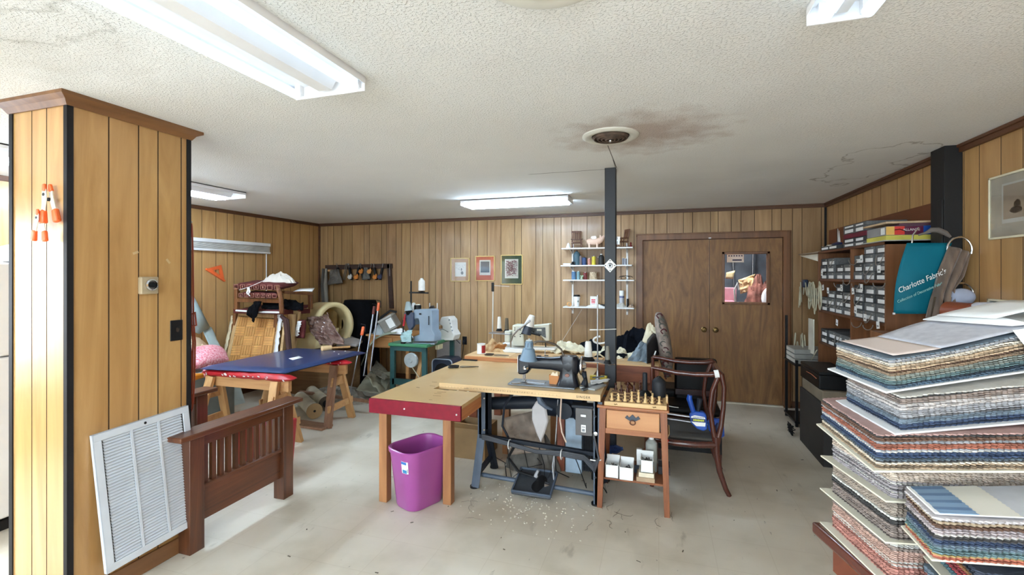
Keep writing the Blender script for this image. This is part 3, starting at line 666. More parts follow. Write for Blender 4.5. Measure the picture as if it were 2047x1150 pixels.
# ---------------------------------------------------------------- left wall things
t = thing('window_blind', 'white raised slatted blind on the left wall', 'blind', (XL+.03, 4.65, 1.9))
y0, y1 = 4.0, 5.27
obj('headrail', G().bb(XL+.001, XL+.06, y0, y1, 2.0, 2.045), M_white, t, bev=.004)
g = G()
for k in range(9): g.bb(XL+.004, XL+.055, y0+.01, y1-.01, 1.925+.008*k, 1.930+.008*k)
obj('stacked_slats', g, W('blind_slat', (220, 216, 206), .5), t)
obj('bottom_rail', G().bb(XL+.001, XL+.058, y0, y1, 1.895, 1.922), M_white, t, bev=.004)
obj('cord', G().cyl((XL+.03, y1-.05, 1.9), (XL+.03, y1-.05, 1.1), .006), M_white, t)
t = thing('speed_square', 'orange triangular speed square hanging on the left wall', 'square', (XL, 4.45, 1.6))
P = [pX(411, 538, XL+.004), pX(441, 530, XL+.004), pX(448, 562, XL+.004)]; Q = [pX(425, 541, XL+.004), pX(437, 538, XL+.004), pX(439, 551, XL+.004)]
g = G(); e = Vector((.012, 0, 0))
for i in range(3):
    j = (i+1) % 3; g.ext([P[i], P[j], Q[j], Q[i]], e)
obj('square_plate', g, M_orange, t)
obj('square_fence', G().bar(P[0]+e/2, P[2]+e/2, .02, .03, (1, 0, 0)), M_orange, t)
solo('wall_nail', G().cyl(pX(436, 530, XL), pX(436, 530, XL+.05), .003), M_steel, 'nail holding the orange square on the left wall', 'nail')
# cord loops hanging behind the column
g = G(); pk = pY(378, 447, 2.16); M_cord = W('rust_cord', (150, 66, 42), .5)
R = random.Random(4)
for k in range(5):
    x0 = .014*(k-3)/1.5; w_ = .03+.018*R.random(); bot = .9-.62*(R.random()*.25)-k*.0; zb = .72+.09*R.random()
    pts = []
    for i in range(25):
        a = PI*2*i/24; z = (pk.z+zb)/2+(pk.z-zb)/2*math.cos(a); s = math.sin(a)*(w_ if z < 1.2 else w_*.5)
        pts.append((pk.x+x0+s, pk.y+.012*(k-3)*.6, z))
    g.tube(pts, .0055, 6, False)
t = thing('extension_cord', 'rust red cord hanging in long loops behind the column', 'cord', (pk.x, pk.y, .72))
obj('cord_loops', g, M_cord, t)
obj('cord_wrap', G().tube([(pk.x-.03, pk.y, 1.33), (pk.x+.05, pk.y, 1.36), (pk.x+.06, pk.y, 1.28), (pk.x, pk.y, 1.27)], .006, 6), M_cord, t)
obj('hook', G().tube([(pk.x, cy1, pk.z+.03), (pk.x, pk.y, pk.z+.02), (pk.x, pk.y+.02, pk.z+.01)], .004, 6), M_steel, t)
# sea-green vinyl sheets leaning in the corner of the left wall
M_aqua = W('aqua_vinyl', (164, 178, 174), .5, var=.05)
def L(px, py, x): return pX(px, py, x)
g = G().add([L(386, 590, -5.28), L(420, 655, -5.15), L(398, 668, -5.1), L(380, 660, -5.1), L(376, 600, -5.28)], [(0, 1, 2, 3, 4)])
solo('vinyl_sheet', g, M_aqua, 'pale aqua vinyl sheet leaning highest against the left wall', 'vinyl', 'aqua vinyl sheets leaning on the left wall', solid=.006)
g = G().patch(L(404, 650, -5.2), L(422, 655, -5.2), L(446, 705, -4.95), L(424, 710, -4.95), 8, 8, .02, 2, 2)
solo('vinyl_sheet', g, M_aqua, 'pale aqua vinyl strip sloping down behind the floral pillow', 'vinyl', 'aqua vinyl sheets leaning on the left wall', solid=.006)
solo('plywood_sheet', G().add([L(376, 672, -5.0), L(398, 676, -5.0), L(424, 698, -4.95), L(420, 712, -4.85), L(376, 712, -4.85)], [(0, 1, 2, 3, 4)]), W('pale_ply', (216, 186, 150), .7), 'pale tan board behind the floral pillow', 'board', solid=.01)
M_floral = mat('floral_cloth', (228, 178, 180), .85, c2=(196, 84, 98), scl=60, detail=2)
def pil(u, v):
    a, b_, c, d = pX(372, 702, -4.75), pX(440, 698, -4.75), pX(456, 722, -4.4), pX(372, 742, -4.4)
    p = (a*(1-u)+b_*u)*(1-v)+(d*(1-u)+c*u)*v
    return p+Vector((.3, 0, .45))*(math.sin(PI*u)*math.sin(PI*v))**.5*.22
g = G().grid(pil, 20, 20)
solo('floral_pillow', g, M_floral, 'pink and white floral cushion left of the blue board', 'cushion', solid=.03)
g = G().patch(pX(404, 735, -4.35), pX(424, 730, -4.3), pX(417, 764, -4.25), pX(408, 752, -4.25), 8, 8, .02, 3, 2)
solo('floral_cloth', g, M_floral, 'corner of pink floral cloth hanging below the cushion', 'cloth', solid=.006)
solo('orange_tray', G().tube([pX(370, 748, -4.4), pX(390, 754, -4.3), pX(410, 750, -4.3)], [.03, .035, .02], 10), W('amber', (226, 144, 40), .4), 'amber coloured tube under the floral cushion', 'tube')
# grey support cabinet that carries them
solo('grey_cabinet', G().bb(-5.28, -4.35, 3.0, 3.86, 0, .62), W('grey_board', (128, 134, 130), .6), 'grey cabinet under the floral cushion by the left wall', 'cabinet', bev=.005)
solo('leaning_board', G().ext([pX(462, 766, -4.6), pX(476, 768, -4.6), pX(487, 806, -4.45), pX(462, 812, -4.45)], (.012, .01, 0)), W('aqua_board', (196, 212, 208), .6), 'pale panel leaning behind the near sawhorse', 'panel')
solo('leaning_board', G().ext([(-4.6, 3.35, .02), (-4.6, 3.9, .02), (-4.72, 3.9, .5), (-4.72, 3.35, .5)], (.012, .01, 0)), W('aqua_board', (196, 212, 208), .6), 'pale wide panel behind the legs of the near sawhorse', 'panel')
# ---------------------------------------------------------------- stripped chairs pile
M_weave = wood('parquet_weave', (222, 170, 104), (190, 132, 70), .45, 'z', 5, attr=True)
M_chairw = wood('chair_wood', (138, 88, 48), (100, 60, 32), .45, 'z', 10)
M_raw = wood('raw_wood', (206, 172, 122), (176, 138, 90), .7, 'z', 10)
M_tap = mat('burgundy_tapestry', (112, 46, 44), .9, c2=(88, 34, 34), scl=10)
M_tapl = W('tapestry_motif', (146, 96, 82), .9, var=.1)
yA = 4.5
TL, TR, BR, BL = pY(480, 634, yA+.1), pY(556, 640, yA+.1), pY(541, 745, yA-.12), pY(455, 752, yA-.12)
t = thing('stripped_chair', 'upside down chair with a parquet patterned panel and torn edges', 'chair', (pY(505, 800, yA).x, yA, 0))
g = G(); nu, nv = 4, 6
U1 = (TR-TL); nn = (TR-TL).cross(BL-TL).normalized(); nn = -nn if nn.y > 0 else nn
def bil(u, v): return (TL*(1-u)+TR*u)*(1-v)+(BL*(1-u)+BR*u)*v
R = random.Random(2)
for i in range(nu):
    for j in range(nv):
        for k in range(4):
            c_ = (.94 if (i+j) % 2 else .80)+.12*R.random(); g.col = (c_, c_*.97, c_*.92)
            if (i+j) % 2: u0, u1, v0, v1 = i/nu, (i+1)/nu, (j+k/4)/nv, (j+(k+1)/4)/nv
            else: u0, u1, v0, v1 = (i+k/4)/nu, (i+(k+1)/4)/nu, j/nv, (j+1)/nv
            eu, ev = .004, .003
            g.ext([bil(u0+eu, v0+ev)+nn*.022, bil(u1-eu, v0+ev)+nn*.022, bil(u1-eu, v1-ev)+nn*.022, bil(u0+eu, v1-ev)+nn*.022], nn*.006)
o = obj('parquet_panel', g, M_weave, t, smooth=False)
obj('panel_back', G().ext([bil(0, 0), bil(1, 0), bil(1, 1), bil(0, 1)], nn*.012), M_raw, t)
obj('side_rail', G().bar(TL+Vector((-.03, 0, .03)), BL+Vector((-.04, 0, 0)), .05, .04), M_raw, t, bev=.004)
obj('side_rail', G().bar(TR+Vector((.03, 0, .03)), BR+Vector((.04, 0, 0)), .05, .04), M_raw, t, bev=.004)
obj('side_rail', G().bar(TR+Vector((.13, 0, .05)), BR+Vector((.12, .02, 0)), .03, .1), M_raw, t, bev=.004)
obj('top_rail', G().bar(TL+Vector((-.02, 0, .045)), TR+Vector((.02, 0, .045)), .04, .05), M_raw, t, bev=.004)
obj('front_leg', G().bar(TL+Vector((-.03, -.03, .11)), TL+Vector((-.05, -.04, -.18)), .05, .05), M_chairw, t, bev=.004)
obj('front_leg', G().bar(TR+Vector((.02, -.03, .11)), TR+Vector((.0, -.04, -.2)), .05, .05), M_chairw, t, bev=.004)
def ragged(a, b_, w_, seed):
    g = G(); R = random.Random(seed); n = 26; a = Vector(a); b_ = Vector(b_); vs = []
    for i in range(n+1):
        p = a+(b_-a)*i/n; vs += [p+Vector((-.004-.012*R.random(), -.01, 0)), p+Vector((w_+.018*(R.random()-.5), -.02*R.random(), 0))]
    return g.add(vs, [(2*i, 2*i+1, 2*i+3, 2*i+2) for i in range(n)])
obj('torn_lining', ragged(TR+Vector((.06, -.03, .08)), BR+Vector((.06, -.03, 0)), .045, 3), M_white2, t, solid=.004)
obj('torn_lining', ragged(TL+Vector((-.09, -.03, .02)), BL+Vector((-.09, -.03, 0)), .03, 5), W('cream_lining', (222, 206, 170), .8), t, solid=.004)
obj('torn_lining', ragged(TR+Vector((.02, -.04, .1)), TR+Vector((.1, -.04, -.08)), .05, 7), M_white2, t, solid=.004)
g = G().tube([pY(562, 632, yA), pY(572, 640, yA), pY(580, 720, yA-.05)], [.02, .035, .03], 8); obj('brown_edge', g, W('dark_gimp', (70, 40, 34), .8), t)
# second chair with arms on top
t = thing('stripped_chair', 'chair frame stacked on top with burgundy seat and wooden arms', 'chair', (pY(540, 800, 4.75).x, 4.75, 0))
sy0, sy1 = 4.5, 5.1
a, b_ = pY(470, 622, 4.5), pY(565, 624, 4.5)
obj('seat_rail', G().bar(a, b_, .05, .055), M_tap, t, bev=.006)
obj('seat_rail', G().bar(b_, pY(617, 622, 5.05), .05, .06), M_tap, t, bev=.006)
obj('arm_post', G().bar(pY(474, 620, 4.5), pY(474, 578, 4.5), .05, .05), M_chairw, t, bev=.006)
obj('arm_post', G().tube([pY(563, 626, 4.45), pY(562, 600, 4.42), pY(556, 572, 4.45)], [.028, .026, .03], 8), M_chairw, t)
obj('arm_post', G().bar(pY(621, 618, 5.0), pY(620, 588, 5.0), .04, .05), M_chairw, t, bev=.006)
obj('cross_rail', G().bar(pY(474, 600, 4.5), pY(560, 602, 4.5), .04, .05), M_chairw, t, bev=.006)
obj('arm_rail', G().bar(pY(566, 584, 4.6), pY(624, 588, 5.0), .06, .035), M_chairw, t, bev=.006)
obj('seat_cloth', G().patch(pY(472, 622, 4.48), pY(565, 624, 4.48), pY(618, 612, 5.0), pY(520, 610, 5.0), 10, 10, .02, 3, 3), M_tap, t, solid=.03)
obj('white_padding', G().tube([pY(472, 621, 4.44), pY(510, 624, 4.44), pY(560, 625, 4.44)], .012, 8), M_white2, t)
obj('raw_upright', G().bar(pY(594, 622, 4.7), pY(583, 700, 4.7), .09, .04), M_raw, t, bev=.004)
obj('raw_upright', G().bar(pY(584, 628, 4.62), pY(578, 735, 4.6), .08, .05), M_raw, t, bev=.004)
obj('side_pad', G().patch(pY(598, 640, 4.7), pY(611, 640, 4.72), pY(608, 676, 4.7), pY(595, 676, 4.7), 6, 8, .02), M_tap, t, solid=.04)
obj('torn_lining', ragged(pY(598, 642, 4.65), pY(590, 672, 4.65), .05, 9), M_white2, t, solid=.005)
# black strips of cloth lying on the chair
for k, pts in enumerate(([(505, 602, 4.4), (524, 603, 4.4), (508, 645, 4.36), (494, 628, 4.36)], [(528, 604, 4.6), (560, 600, 4.6), (558, 622, 4.5), (524, 618, 4.5)], [(568, 598, 4.6), (606, 606, 4.7), (606, 622, 4.6), (568, 618, 4.5)])):
    solo('black_cloth', G().patch(*[pY(*q) for q in pts], 10, 10, .06, 2.4, k+2), M_blkcloth, ['black cloth strip hanging in a point over the parquet panel', 'black cloth bunched in the middle of the upper chair', 'black cloth lying at the right side of the upper chair'][k], 'cloth', 'black cloths on the stripped chairs', solid=.015)
def cushion(px, lb, th, seed):
    P_ = [pY(*q) for q in px]; g = G()
    def f(side):
        def fn(u, v):
            p = (P_[0]*(1-u)+P_[1]*u)*(1-v)+(P_[3]*(1-u)+P_[2]*u)*v
            e = (min(1, 10*min(u, 1-u))*min(1, 10*min(v, 1-v)))**.4
            return p+Vector((0, 0, side*th/2*e+.006*noise.noise(p*9)))
        return fn
    t = thing('seat_cushion', lb, 'cushion', P_[0]-Vector((0, 0, th/2)), 'burgundy tapestry cushions')
    g.grid(f(1), 24, 16); g.grid(f(-1), 24, 16)
    obj('cushion_cover', g, M_tap, t)
    g = G(); R = random.Random(seed); a, b_ = P_[0], P_[1]; n = 7
    for i in range(n):
        u = (i+.5)/n; c = a+(b_-a)*u+Vector((0, -.012, 0)); w_ = (b_-a).length/n*.34; h_ = th*.3
        for z_ in (h_, -h_): g.box(c+Vector((0, 0, z_)), (w_*2, .006, .008))
        for x_ in (-w_, w_): g.box(c+Vector((x_, 0, 0)), (.008, .006, h_*2))
        if R.random() > .4: g.box(c, (w_*.6, .006, h_))
    obj('woven_motif', g, M_tapl, t)
    return t
cushion([(467, 573, 4.42), (562, 575, 4.42), (598, 566, 4.95), (505, 566, 4.95)], 'burgundy patterned cushion topmost on the stripped chairs', .085, 3)
cushion([(478, 590, 4.42), (556, 592, 4.42), (566, 588, 4.8), (505, 586, 4.8)], 'burgundy patterned cushion squeezed beneath the top one', .07, 5)
g = G().lump(pY(557, 566, 4.7)+Vector((0, 0, 0)), .24, .1, .15, 6, n=56, amp=.6, fr=3)
solo('white_cloth', g, W('white_cotton', (228, 220, 208), .95, var=.06), 'crumpled white cloth on top of the burgundy cushion', 'cloth')
g = G(); R = random.Random(3)
for k in range(7):
    p = pY(493+R.random()*8, 575+R.random()*10, 4.36); g.tube([p, p+Vector((.03*(R.random()-.5), -.01, -.03)), p+Vector((.06*(R.random()-.5), 0, -.05))], .006, 6)
g.tube([pY(530, 560, 4.4), pY(498, 574, 4.37), pY(478, 580, 4.36)], .003, 5)
solo('white_string', g, M_white2, 'white frayed string hanging over the top cushion', 'string', loc=pY(495, 585, 4.36))
solo('white_paper', G().add([pY(586, 583, 4.7), pY(600, 577, 4.8), pY(629, 576, 4.85), pY(624, 583, 4.75), pY(606, 582, 4.7)], [(0, 1, 2, 3, 4)]), M_white2, 'white paper piece on the right arm of the upper chair', 'paper', solid=.003)
# ---------------------------------------------------------------- foam, bag, chest, black drape
solo('wooden_chest', G().bb(-4.75, -3.95, 5.05, 5.6, 0, .6), wood('chest_wood', (150, 116, 78), (118, 86, 54), .5, 'x', 6), 'tan wooden chest behind the sawhorses under the foam', 'chest', bev=.006)
M_foam = W('yellow_foam', (226, 208, 158), .9, var=.05, bump=.15, bs=90)
c = pY(668, 651, 5.25); ax = Vector((.84, -.54, .04)).normalized()
g = G(); sd = Vector((.54, .84, 0))
def rollf(u, v):
    a = -2.2+u*5.0; r = .27+.07*u*0.4
    return c+ax*(-.62+.66*v)+sd*math.cos(a+1.2)*r*.8+Vector((0, 0, 1))*math.sin(a+1.2)*r
solo('foam_roll', G().grid(rollf, 40, 6), M_foam, 'cream foam sheet curled into an open roll', 'foam', solid=.06)
solo('foam_sheet', G().patch(pY(622, 620, 5.6), pY(676, 610, 5.6), pY(672, 672, 5.5), pY(622, 672, 5.5), 6, 6, .02), W('tan_foam', (206, 180, 128), .9), 'flat tan foam board behind the foam roll', 'foam', solid=.03)
q = [pY(583, 672, 4.95), pY(636, 662, 4.95), pY(630, 698, 4.95), pY(588, 702, 4.95)]
solo('foam_block', G().ext(q, (.06, .34, .01)), M_foam, 'cream foam block left of the bag behind the blue board', 'foam', bev=.01)
g = G().lump(pY(652, 692, 4.95), .22, .16, .4, 12, n=64, amp=.75, fr=2.4)
solo('plastic_bag', G().patch(pY(612, 640, 4.95), pY(658, 626, 5.0), pY(684, 688, 4.85), pY(640, 690, 4.85), 30, 30, .16, 2.6, 5), mat('brown_plastic_bag', (150, 124, 112), .18, c2=(104, 72, 66), scl=8, coat=.6), 'crumpled shiny brown plastic bag in front of the foam roll', 'bag', solid=.01)
solo('grey_sheet', G().patch(pY(672, 690, 5.15), pY(712, 692, 5.1), pY(724, 682, 5.4), pY(690, 668, 5.5), 8, 8, .04, 2, 3), W('lilac_grey', (176, 168, 164), .7), 'pale grey folded sheet between foam and black drape', 'sheet', solid=.03)
g = G()
def drape(u, v):
    a = -PI*.05+PI*1.1*u; top = pY(722, 600, 5.75).z
    cx_, cy_ = pY(722, 600, 5.72).x, 5.72
    z = top*(1-v); r = (.86+.14*min(1, v*6)**.6)*(1+.06*noise.noise(Vector((u*9, v*3, 1))))*(1+.12*v)
    return Vector((cx_-math.copysign(abs(math.cos(a))**.5, math.cos(a))*.24*r, cy_-math.copysign(abs(math.sin(a))**.6, math.sin(a))*.2*r, z))
g.grid(drape, 40, 24); g.add([drape(i/16, 0) for i in range(17)], [tuple(range(17))])
solo('draped_chair', g, M_blkcloth, 'tall black draped shape standing against the back wall', 'drape', solid=.01, loc=(pY(722, 600, 5.72).x, 5.72, 0))
# desk with drawer
t = thing('wooden_desk', 'small light brown desk with a drawer left of the green table', 'desk', (-3.52, 5.8, 0))
M_desk = wood('desk_wood', (190, 140, 86), (160, 108, 60), .45, 'x', 7)
obj('desk_top', G().bb(-3.86, -3.18, 5.5, 6.12, .755, .78), M_desk, t, bev=.004)
obj('apron', G().bb(-3.84, -3.2, 5.53, 6.1, .6, .755), M_desk, t)
o = obj('drawer', G().bb(-3.75, -3.45, 5.515, 5.53, .615, .745), M_desk, t, bev=.003)
for x in (-3.82, -3.22):
    for y in (5.54, 6.08): obj('leg', G().bb(x-.022, x+.022, y-.022, y+.022, 0, .6), M_desk, t)
# things on the desk
t = thing('grey_appliance', 'tilted grey machine with a white sticker on the desk', 'machine', pY(783, 668, 5.6))
R3 = Euler((.1, -.5, .25)).to_matrix().to_4x4(); pc = pY(779, 646, 5.65)
def tb(g, c, d): g.box(pc+(R3 @ Vector(c)), d, (.1, -.5, .25)); return g
o = obj('appliance_case', tb(G(), (0, 0, 0), (.21, .22, .2)), W('warm_grey', (140, 136, 128), .5), t, bev=.015)
obj('sticker', tb(G(), (.045, -.112, .0), (.09, .004, .13)), M_white2, t)
obj('case_trim', tb(G(), (0, -.002, .09), (.215, .225, .03)), W('light_grey', (186, 184, 178), .5), t, bev=.006)
obj('black_strap', G().tube([pc+Vector((-.2, 0, -.1)), pc+Vector((-.12, -.02, .08)), pc+Vector((.0, .02, .17)), pc+Vector((.08, .05, .15))], .018, 8), M_blk, t)
solo('plastic_wrap', G().lump(pY(762, 668, 5.62), .13, .12, .2, 5, n=40, amp=.6), mat('clear_wrap', (170, 180, 184), .15, var=.15, coat=.5), 'crumpled clear plastic on the left of the desk', 'plastic')
solo('white_cloth', G().lump(pY(796, 667, 5.56), .13, .08, .08, 9, n=36, amp=.6), M_white2, 'white rag on the desk below the grey machine', 'cloth')
solo('vinyl_sheet', G().grid(lambda u, v: pY(722+70*u, 700-24*math.sin(PI*.5*min(1, u*2.2))-10*u-8*v, 5.42+.25*v)+Vector((0, 0, -.18*(1-u)**3*1.2)), 20, 8), W('sage_sheet', (158, 164, 142), .5), 'sage green vinyl sheet curling over the left edge of the desk', 'vinyl', solid=.005)
# leaning bar clamps
def barclamp(lb, top, bot, r, head, hm=M_orange, dots=False):
    t = thing('bar_clamp', lb, 'clamp', bot, 'bar clamps leaning by the desk')
    d = (top-bot).normalized()
    obj('clamp_bar', G().cyl(bot, top, r, n=10), M_steel, t)
    g = G().bar(top-d*.10, top+d*.02, .036, .034)
    obj('clamp_head', g, hm, t, bev=.012)
    obj('clamp_screw', G().tube([top+Vector((.03, 0, -.05)), top+Vector((.03, 0, .04)), top+Vector((-.03, 0, .05))], .006, 6), M_blk, t)
    return t
barclamp('long steel bar clamp with a bright orange head leaning by the desk', pY(757, 608, 5.45), pz(738, 790)*0+pY(740, 742, 5.2)-Vector((0, 0, .0)), .012, 0)
barclamp('long steel bar clamp with a dark red head leaning by the desk', pY(748, 615, 5.45), pY(727, 752, 5.15), .012, 0, W('dark_red', (110, 52, 44), .5))
barclamp('short rod clamp with small orange tips behind the blue board', pY(726, 656, 5.1), pY(699, 790, 4.78), .008, 0)
# rack with hanging clamps on the back wall
M_rack = wood('rack_wood', (64, 38, 26), (44, 26, 18), .55, 'x', 8)
t = thing('clamp_rack', 'dark wooden rack board on the back wall holding clamps', 'rack', (-4.6, YB, 1.1))
obj('rack_board', G().bar(pY(651, 535, YB-.02), pY(784, 532, YB-.02), .03, .075), M_rack, t, bev=.003)
obj('rack_upright', G().bar(pY(778, 528, YB-.02), pY(783, 617, YB-.02), .03, .07, (1, 0, 0)), M_rack, t, bev=.003)
obj('rack_ledge', G().bar(pY(652, 541, YB-.03), pY(672, 541, YB-.03), .03, .03), M_pinex, t)
cl = [(676, 'white', (225, 222, 215), 'grey'), (692, 'bare steel', (176, 172, 164), None), (700, 'white pad', (225, 222, 215), 'pad'), (716, 'orange pad', (212, 130, 50), 'pad'), (724, 'small orange', (212, 130, 50), 'hi'), (740, 'tan orange', (216, 150, 80), 'hi'), (750, 'bright orange', (226, 140, 60), 'pad'), (763, 'blue black', (50, 56, 84), 'pad')]
names = ['trigger clamp with white tip, leftmost clamp on the rack', 'pair of bare steel bars, second from the left on the rack', 'black trigger clamp with white pad low on the rack', 'black trigger clamp with orange pad, left of the grey pouch', 'trigger clamp with small high orange pad left of the pouch', 'trigger clamp with tan orange pad right of the pouch', 'trigger clamp with bright orange pad low right on the rack', 'blue black clamp near the right end of the rack']
for k, (px, nm, col, kind) in enumerate(cl):
    dx = 3 if k % 2 else -3; yy = YB-.06-.015*(k % 2)
    a, b_ = pY(px+dx, 527, yy), pY(px-dx, 560, yy)
    t = thing('trigger_clamp', names[k], 'clamp', a, 'clamps hanging on the rack')
    obj('clamp_bar', G().bar(a, b_, .006, .018, (0, 1, 0)), M_steel, t)
    if k == 1: obj('clamp_bar', G().bar(a+Vector((-.03, 0, 0)), b_+Vector((-.03, 0, 0)), .006, .016, (0, 1, 0)), M_steel, t); continue
    c = a+(b_-a)*(.45 if kind == 'hi' else .78)
    obj('clamp_body', G().bar(a+(b_-a)*.25, a+(b_-a)*1.0, .03, .05, (0, 1, 0)), M_blk, t, bev=.008)
    pm = W('clamp_pad_%s' % nm.replace(' ', '_'), col, .5)
    g = G().ext([c+Vector((x*.045, -.022, z*.05)) for x, z in ((-.9, -.3), (-.4, .5), (.1, .25), (.5, .8), (.9, .1), (.6, -.8), (-.3, -.9))], (0, -.02, 0)); obj('clamp_jaw', g, pm, t, bev=.002)
solo('grey_pouch', G().patch(pY(729, 535, YB-.08), pY(735, 535, YB-.08), pY(740, 558, YB-.1), pY(725, 560, YB-.1), 8, 8, .03), W('grey_pouch', (96, 96, 92), .8), 'grey pouch hanging in the middle of the clamp rack', 'pouch', solid=.02)
solo('grey_bag', G().patch(pY(663, 541, YB-.09), pY(676, 538, YB-.09), pY(686, 566, YB-.12), pY(657, 570, YB-.12), 14, 14, .07, 2, 3), W('grey_bag', (104, 98, 90), .7, var=.3), 'grey plastic tool bag hanging at the left end of the rack', 'bag', solid=.03)
solo('steel_rule', G().bar(pY(779, 528, YB-.06), pY(779, 552, YB-.06), .004, .012, (0, 1, 0)), M_steel, 'narrow steel strip hanging at the right end of the rack', 'strip')
for k, (a, b_) in enumerate(((646, 649), (652, 655))):
    g = G().tube([pY(a, 537, YB-.06), pY(a-1, 570, YB-.07), pY(b_-2, 612, YB-.08), pY(b_, 660, YB-.08)], [.02, .035, .03, .028], 10)
    solo('hanging_hose', g, W('hose_grey', (76, 72, 66), .7) if k == 0 else W('hose_light', (134, 128, 116), .7), ['dark grey hose hanging in the left corner of the back wall', 'lighter grey hose hanging beside the dark one in the corner'][k], 'hose')
# ---------------------------------------------------------------- green table with the grey machine
M_green = W('green_top', (58, 122, 84), .4, var=.05); M_gsteel = W('green_steel', (30, 74, 74), .45, var=.1)
t = thing('sewing_table', 'green topped industrial sewing table near the back wall', 'table', (-2.92, 5.45, 0))
gx0, gx1, gy0, gy1 = -3.2, -2.66, 5.02, 5.92
obj('table_top', G().bb(gx0, gx1, gy0, gy1, .715, .755), M_green, t, bev=.01)
for x in (gx0+.04, gx1-.06):
    for y in (gy0+.05, gy1-.06): obj('leg', G().bb(x-.03, x+.03, y-.02, y+.02, 0, .715), M_gsteel, t, bev=.002)
obj('stretcher', G().bb(gx0+.04, gx1-.06, gy0+.03, gy0+.07, .24, .31), M_gsteel, t)
obj('apron', G().bb(gx0+.01, gx1-.03, gy0+.03, gy0+.05, .66, .715), M_gsteel, t)
obj('side_box', G().box((gx1-.02, gy0+.36, .68), (.05, .12, .06)), W('cream_box', (200, 188, 150), .5), t, bev=.004)
obj('pulley', G().lathe([(0, -.02), (.085, -.02), (.09, -.012), (.078, 0), (.09, .012), (.085, .02), (.03, .02), (.025, .03), (0, .03)], (-2.87, gy0-.01, .56), ax=(0, -1, 0), n=32), W('pulley_grey', (168, 176, 176), .35, metal=.3), t)
obj('drive_belt', G().tube([(-2.9, gy0+.02, .5), (-2.8, gy0+.1, .3), (-2.72, gy0+.15, .25)], .006, 6), W('cream_cord', (196, 190, 170), .6), t)
M_gm = W('machine_grey_blue', (134, 150, 164), .35, var=.05)
t = thing('sewing_machine', 'grey blue industrial sewing machine on the green table', 'sewing machine', (-2.9, 5.2, .755))
def mP(px, py, y=5.12): return pY(px, py, y)
B0 = mP(822, 685)
sil = [(868, 683), (822, 683), (819, 676), (838, 669), (838, 643), (836, 637), (830, 637), (827, 641), (828, 646), (828, 650), (826, 650), (826, 622), (829, 619), (860, 618), (863, 621), (863, 660), (868, 668)]
g = G().ext([mP(a, b_, 5.1) for a, b_ in sil], (.03, .14, 0)); obj('machine_body', g, M_gm, t, bev=.012)
g = G().lathe([(0, 0), (.045, 0), (.055, .01), (.05, .02), (.02, .025), (0, .03)], mP(822, 678, 5.08), ax=(-.3, -1, 0), n=24); obj('base_knob', g, M_chrome, t)
obj('base_plate', G().bar(mP(812, 686, 5.12), mP(872, 686, 5.2), .16, .02), M_gm, t, bev=.004)
g = G().lathe([(0, -.03), (.12, -.03), (.135, -.01), (.135, .02), (.1, .035), (.05, .03), (0, .03)], mP(864, 632, 5.35), ax=(.9, .3, 0), n=36); obj('hand_wheel', g, W('wheel_black', (34, 34, 38), .4), t)
g = G().ext([mP(a, b_, 5.06) for a, b_ in ((807, 625), (825, 625), (826, 652), (818, 664), (810, 640))], (0, .06, 0)); obj('face_plate', g, W('slate', (62, 72, 92), .4), t, bev=.008)
obj('needle_bar', G().cyl(mP(817, 660, 5.08), mP(817, 680, 5.08), .006), M_steel, t)
obj('emblem', G().box(mP(840, 628, 5.085), (.03, .004, .02)), M_blk, t)
obj('side_slot', G().bar(mP(857, 632, 5.09), mP(857, 650, 5.09), .01, .004), M_blk, t)
g = G().lathe([(.016, 0), (.03, .02), (.05, .1), (.052, .105), (.03, .1)][::-1], mP(818, 620, 5.1)+Vector((0, 0, -.04)), ax=(-.15, 0, 1), n=24)
t2 = thing('work_lamp', 'grey cone lamp beside the grey blue machine', 'lamp', mP(818, 622, 5.1))
obj('lamp_shade', G().lathe([(.054, 0), (.05, .01), (.028, .1), (.02, .11), (0, .112)], mP(817, 621, 5.08), ax=(-.1, 0, 1), n=24), W('shade_grey', (146, 160, 158), .4), t2)
obj('lamp_socket', G().tube([mP(817, 622, 5.08), mP(819, 632, 5.1), mP(828, 638, 5.15)], [.045, .028, .02], 12), M_blk, t2)
t2 = thing('thread_stand', 'black thread stand with a raised arm behind the grey machine', 'stand', mP(822, 668, 5.35))
obj('stand_rod', G().cyl(mP(822, 686, 5.35), mP(822, 562, 5.35), .009), M_blk, t2)
obj('stand_arm', G().bar(mP(819, 585, 5.35), mP(856, 586, 5.35), .03, .02), M_blk, t2, bev=.004)
obj('spool_seat', G().lathe([(.04, 0), (.045, .01), (.01, .02)], mP(843, 585, 5.35), n=20), M_blk, t2)
def cone(name, px, pt, pb, y, col, lb, wpx, grp='thread spools and cones', tip=None, kind='cone', root=None):
    b_ = pY(px, pb, y); tt = pY(px, pt, y); h = tt.z-b_.z; dpx = (b_-Vector((0, 0, EYE))).length
    r = wpx/2*(b_.y*math.cos(T)-b_.x*math.sin(T))/F
    m = W('thread_'+'_'.join(map(str, col)), col, .6, var=.06, scl=200, st=(.1, .1, 1))
    t = thing(name, lb, 'thread', b_, grp)
    if kind == 'cone': pr = [(0, 0), (r*.96, 0), (r, h*.04), (r*.72, h*.88), (r*.62, h*.92)]
    elif kind == 'bullet': pr = [(0, 0), (r, 0), (r, h*.72), (r*.85, h*.8), (r*.45, h*.93), (r*.3, h*.97)]
    else: pr = [(0, 0), (r*.95, 0), (r, h*.04), (r, h*.9), (r*.93, h*.93)]
    obj('thread_winding', G().lathe(pr, b_, n=20), m, t)
    obj('core', G().lathe([(0, h*.9), (r*.42, h*.9), (r*.4, h), (r*.25, h), (0, h*.97)], b_, n=16), W('core_'+(tip or 'white'), {'black': (28, 28, 30), None: (225, 222, 214), 'white': (225, 222, 214)}.get(tip, (60, 60, 60)), .6), t)
    return t
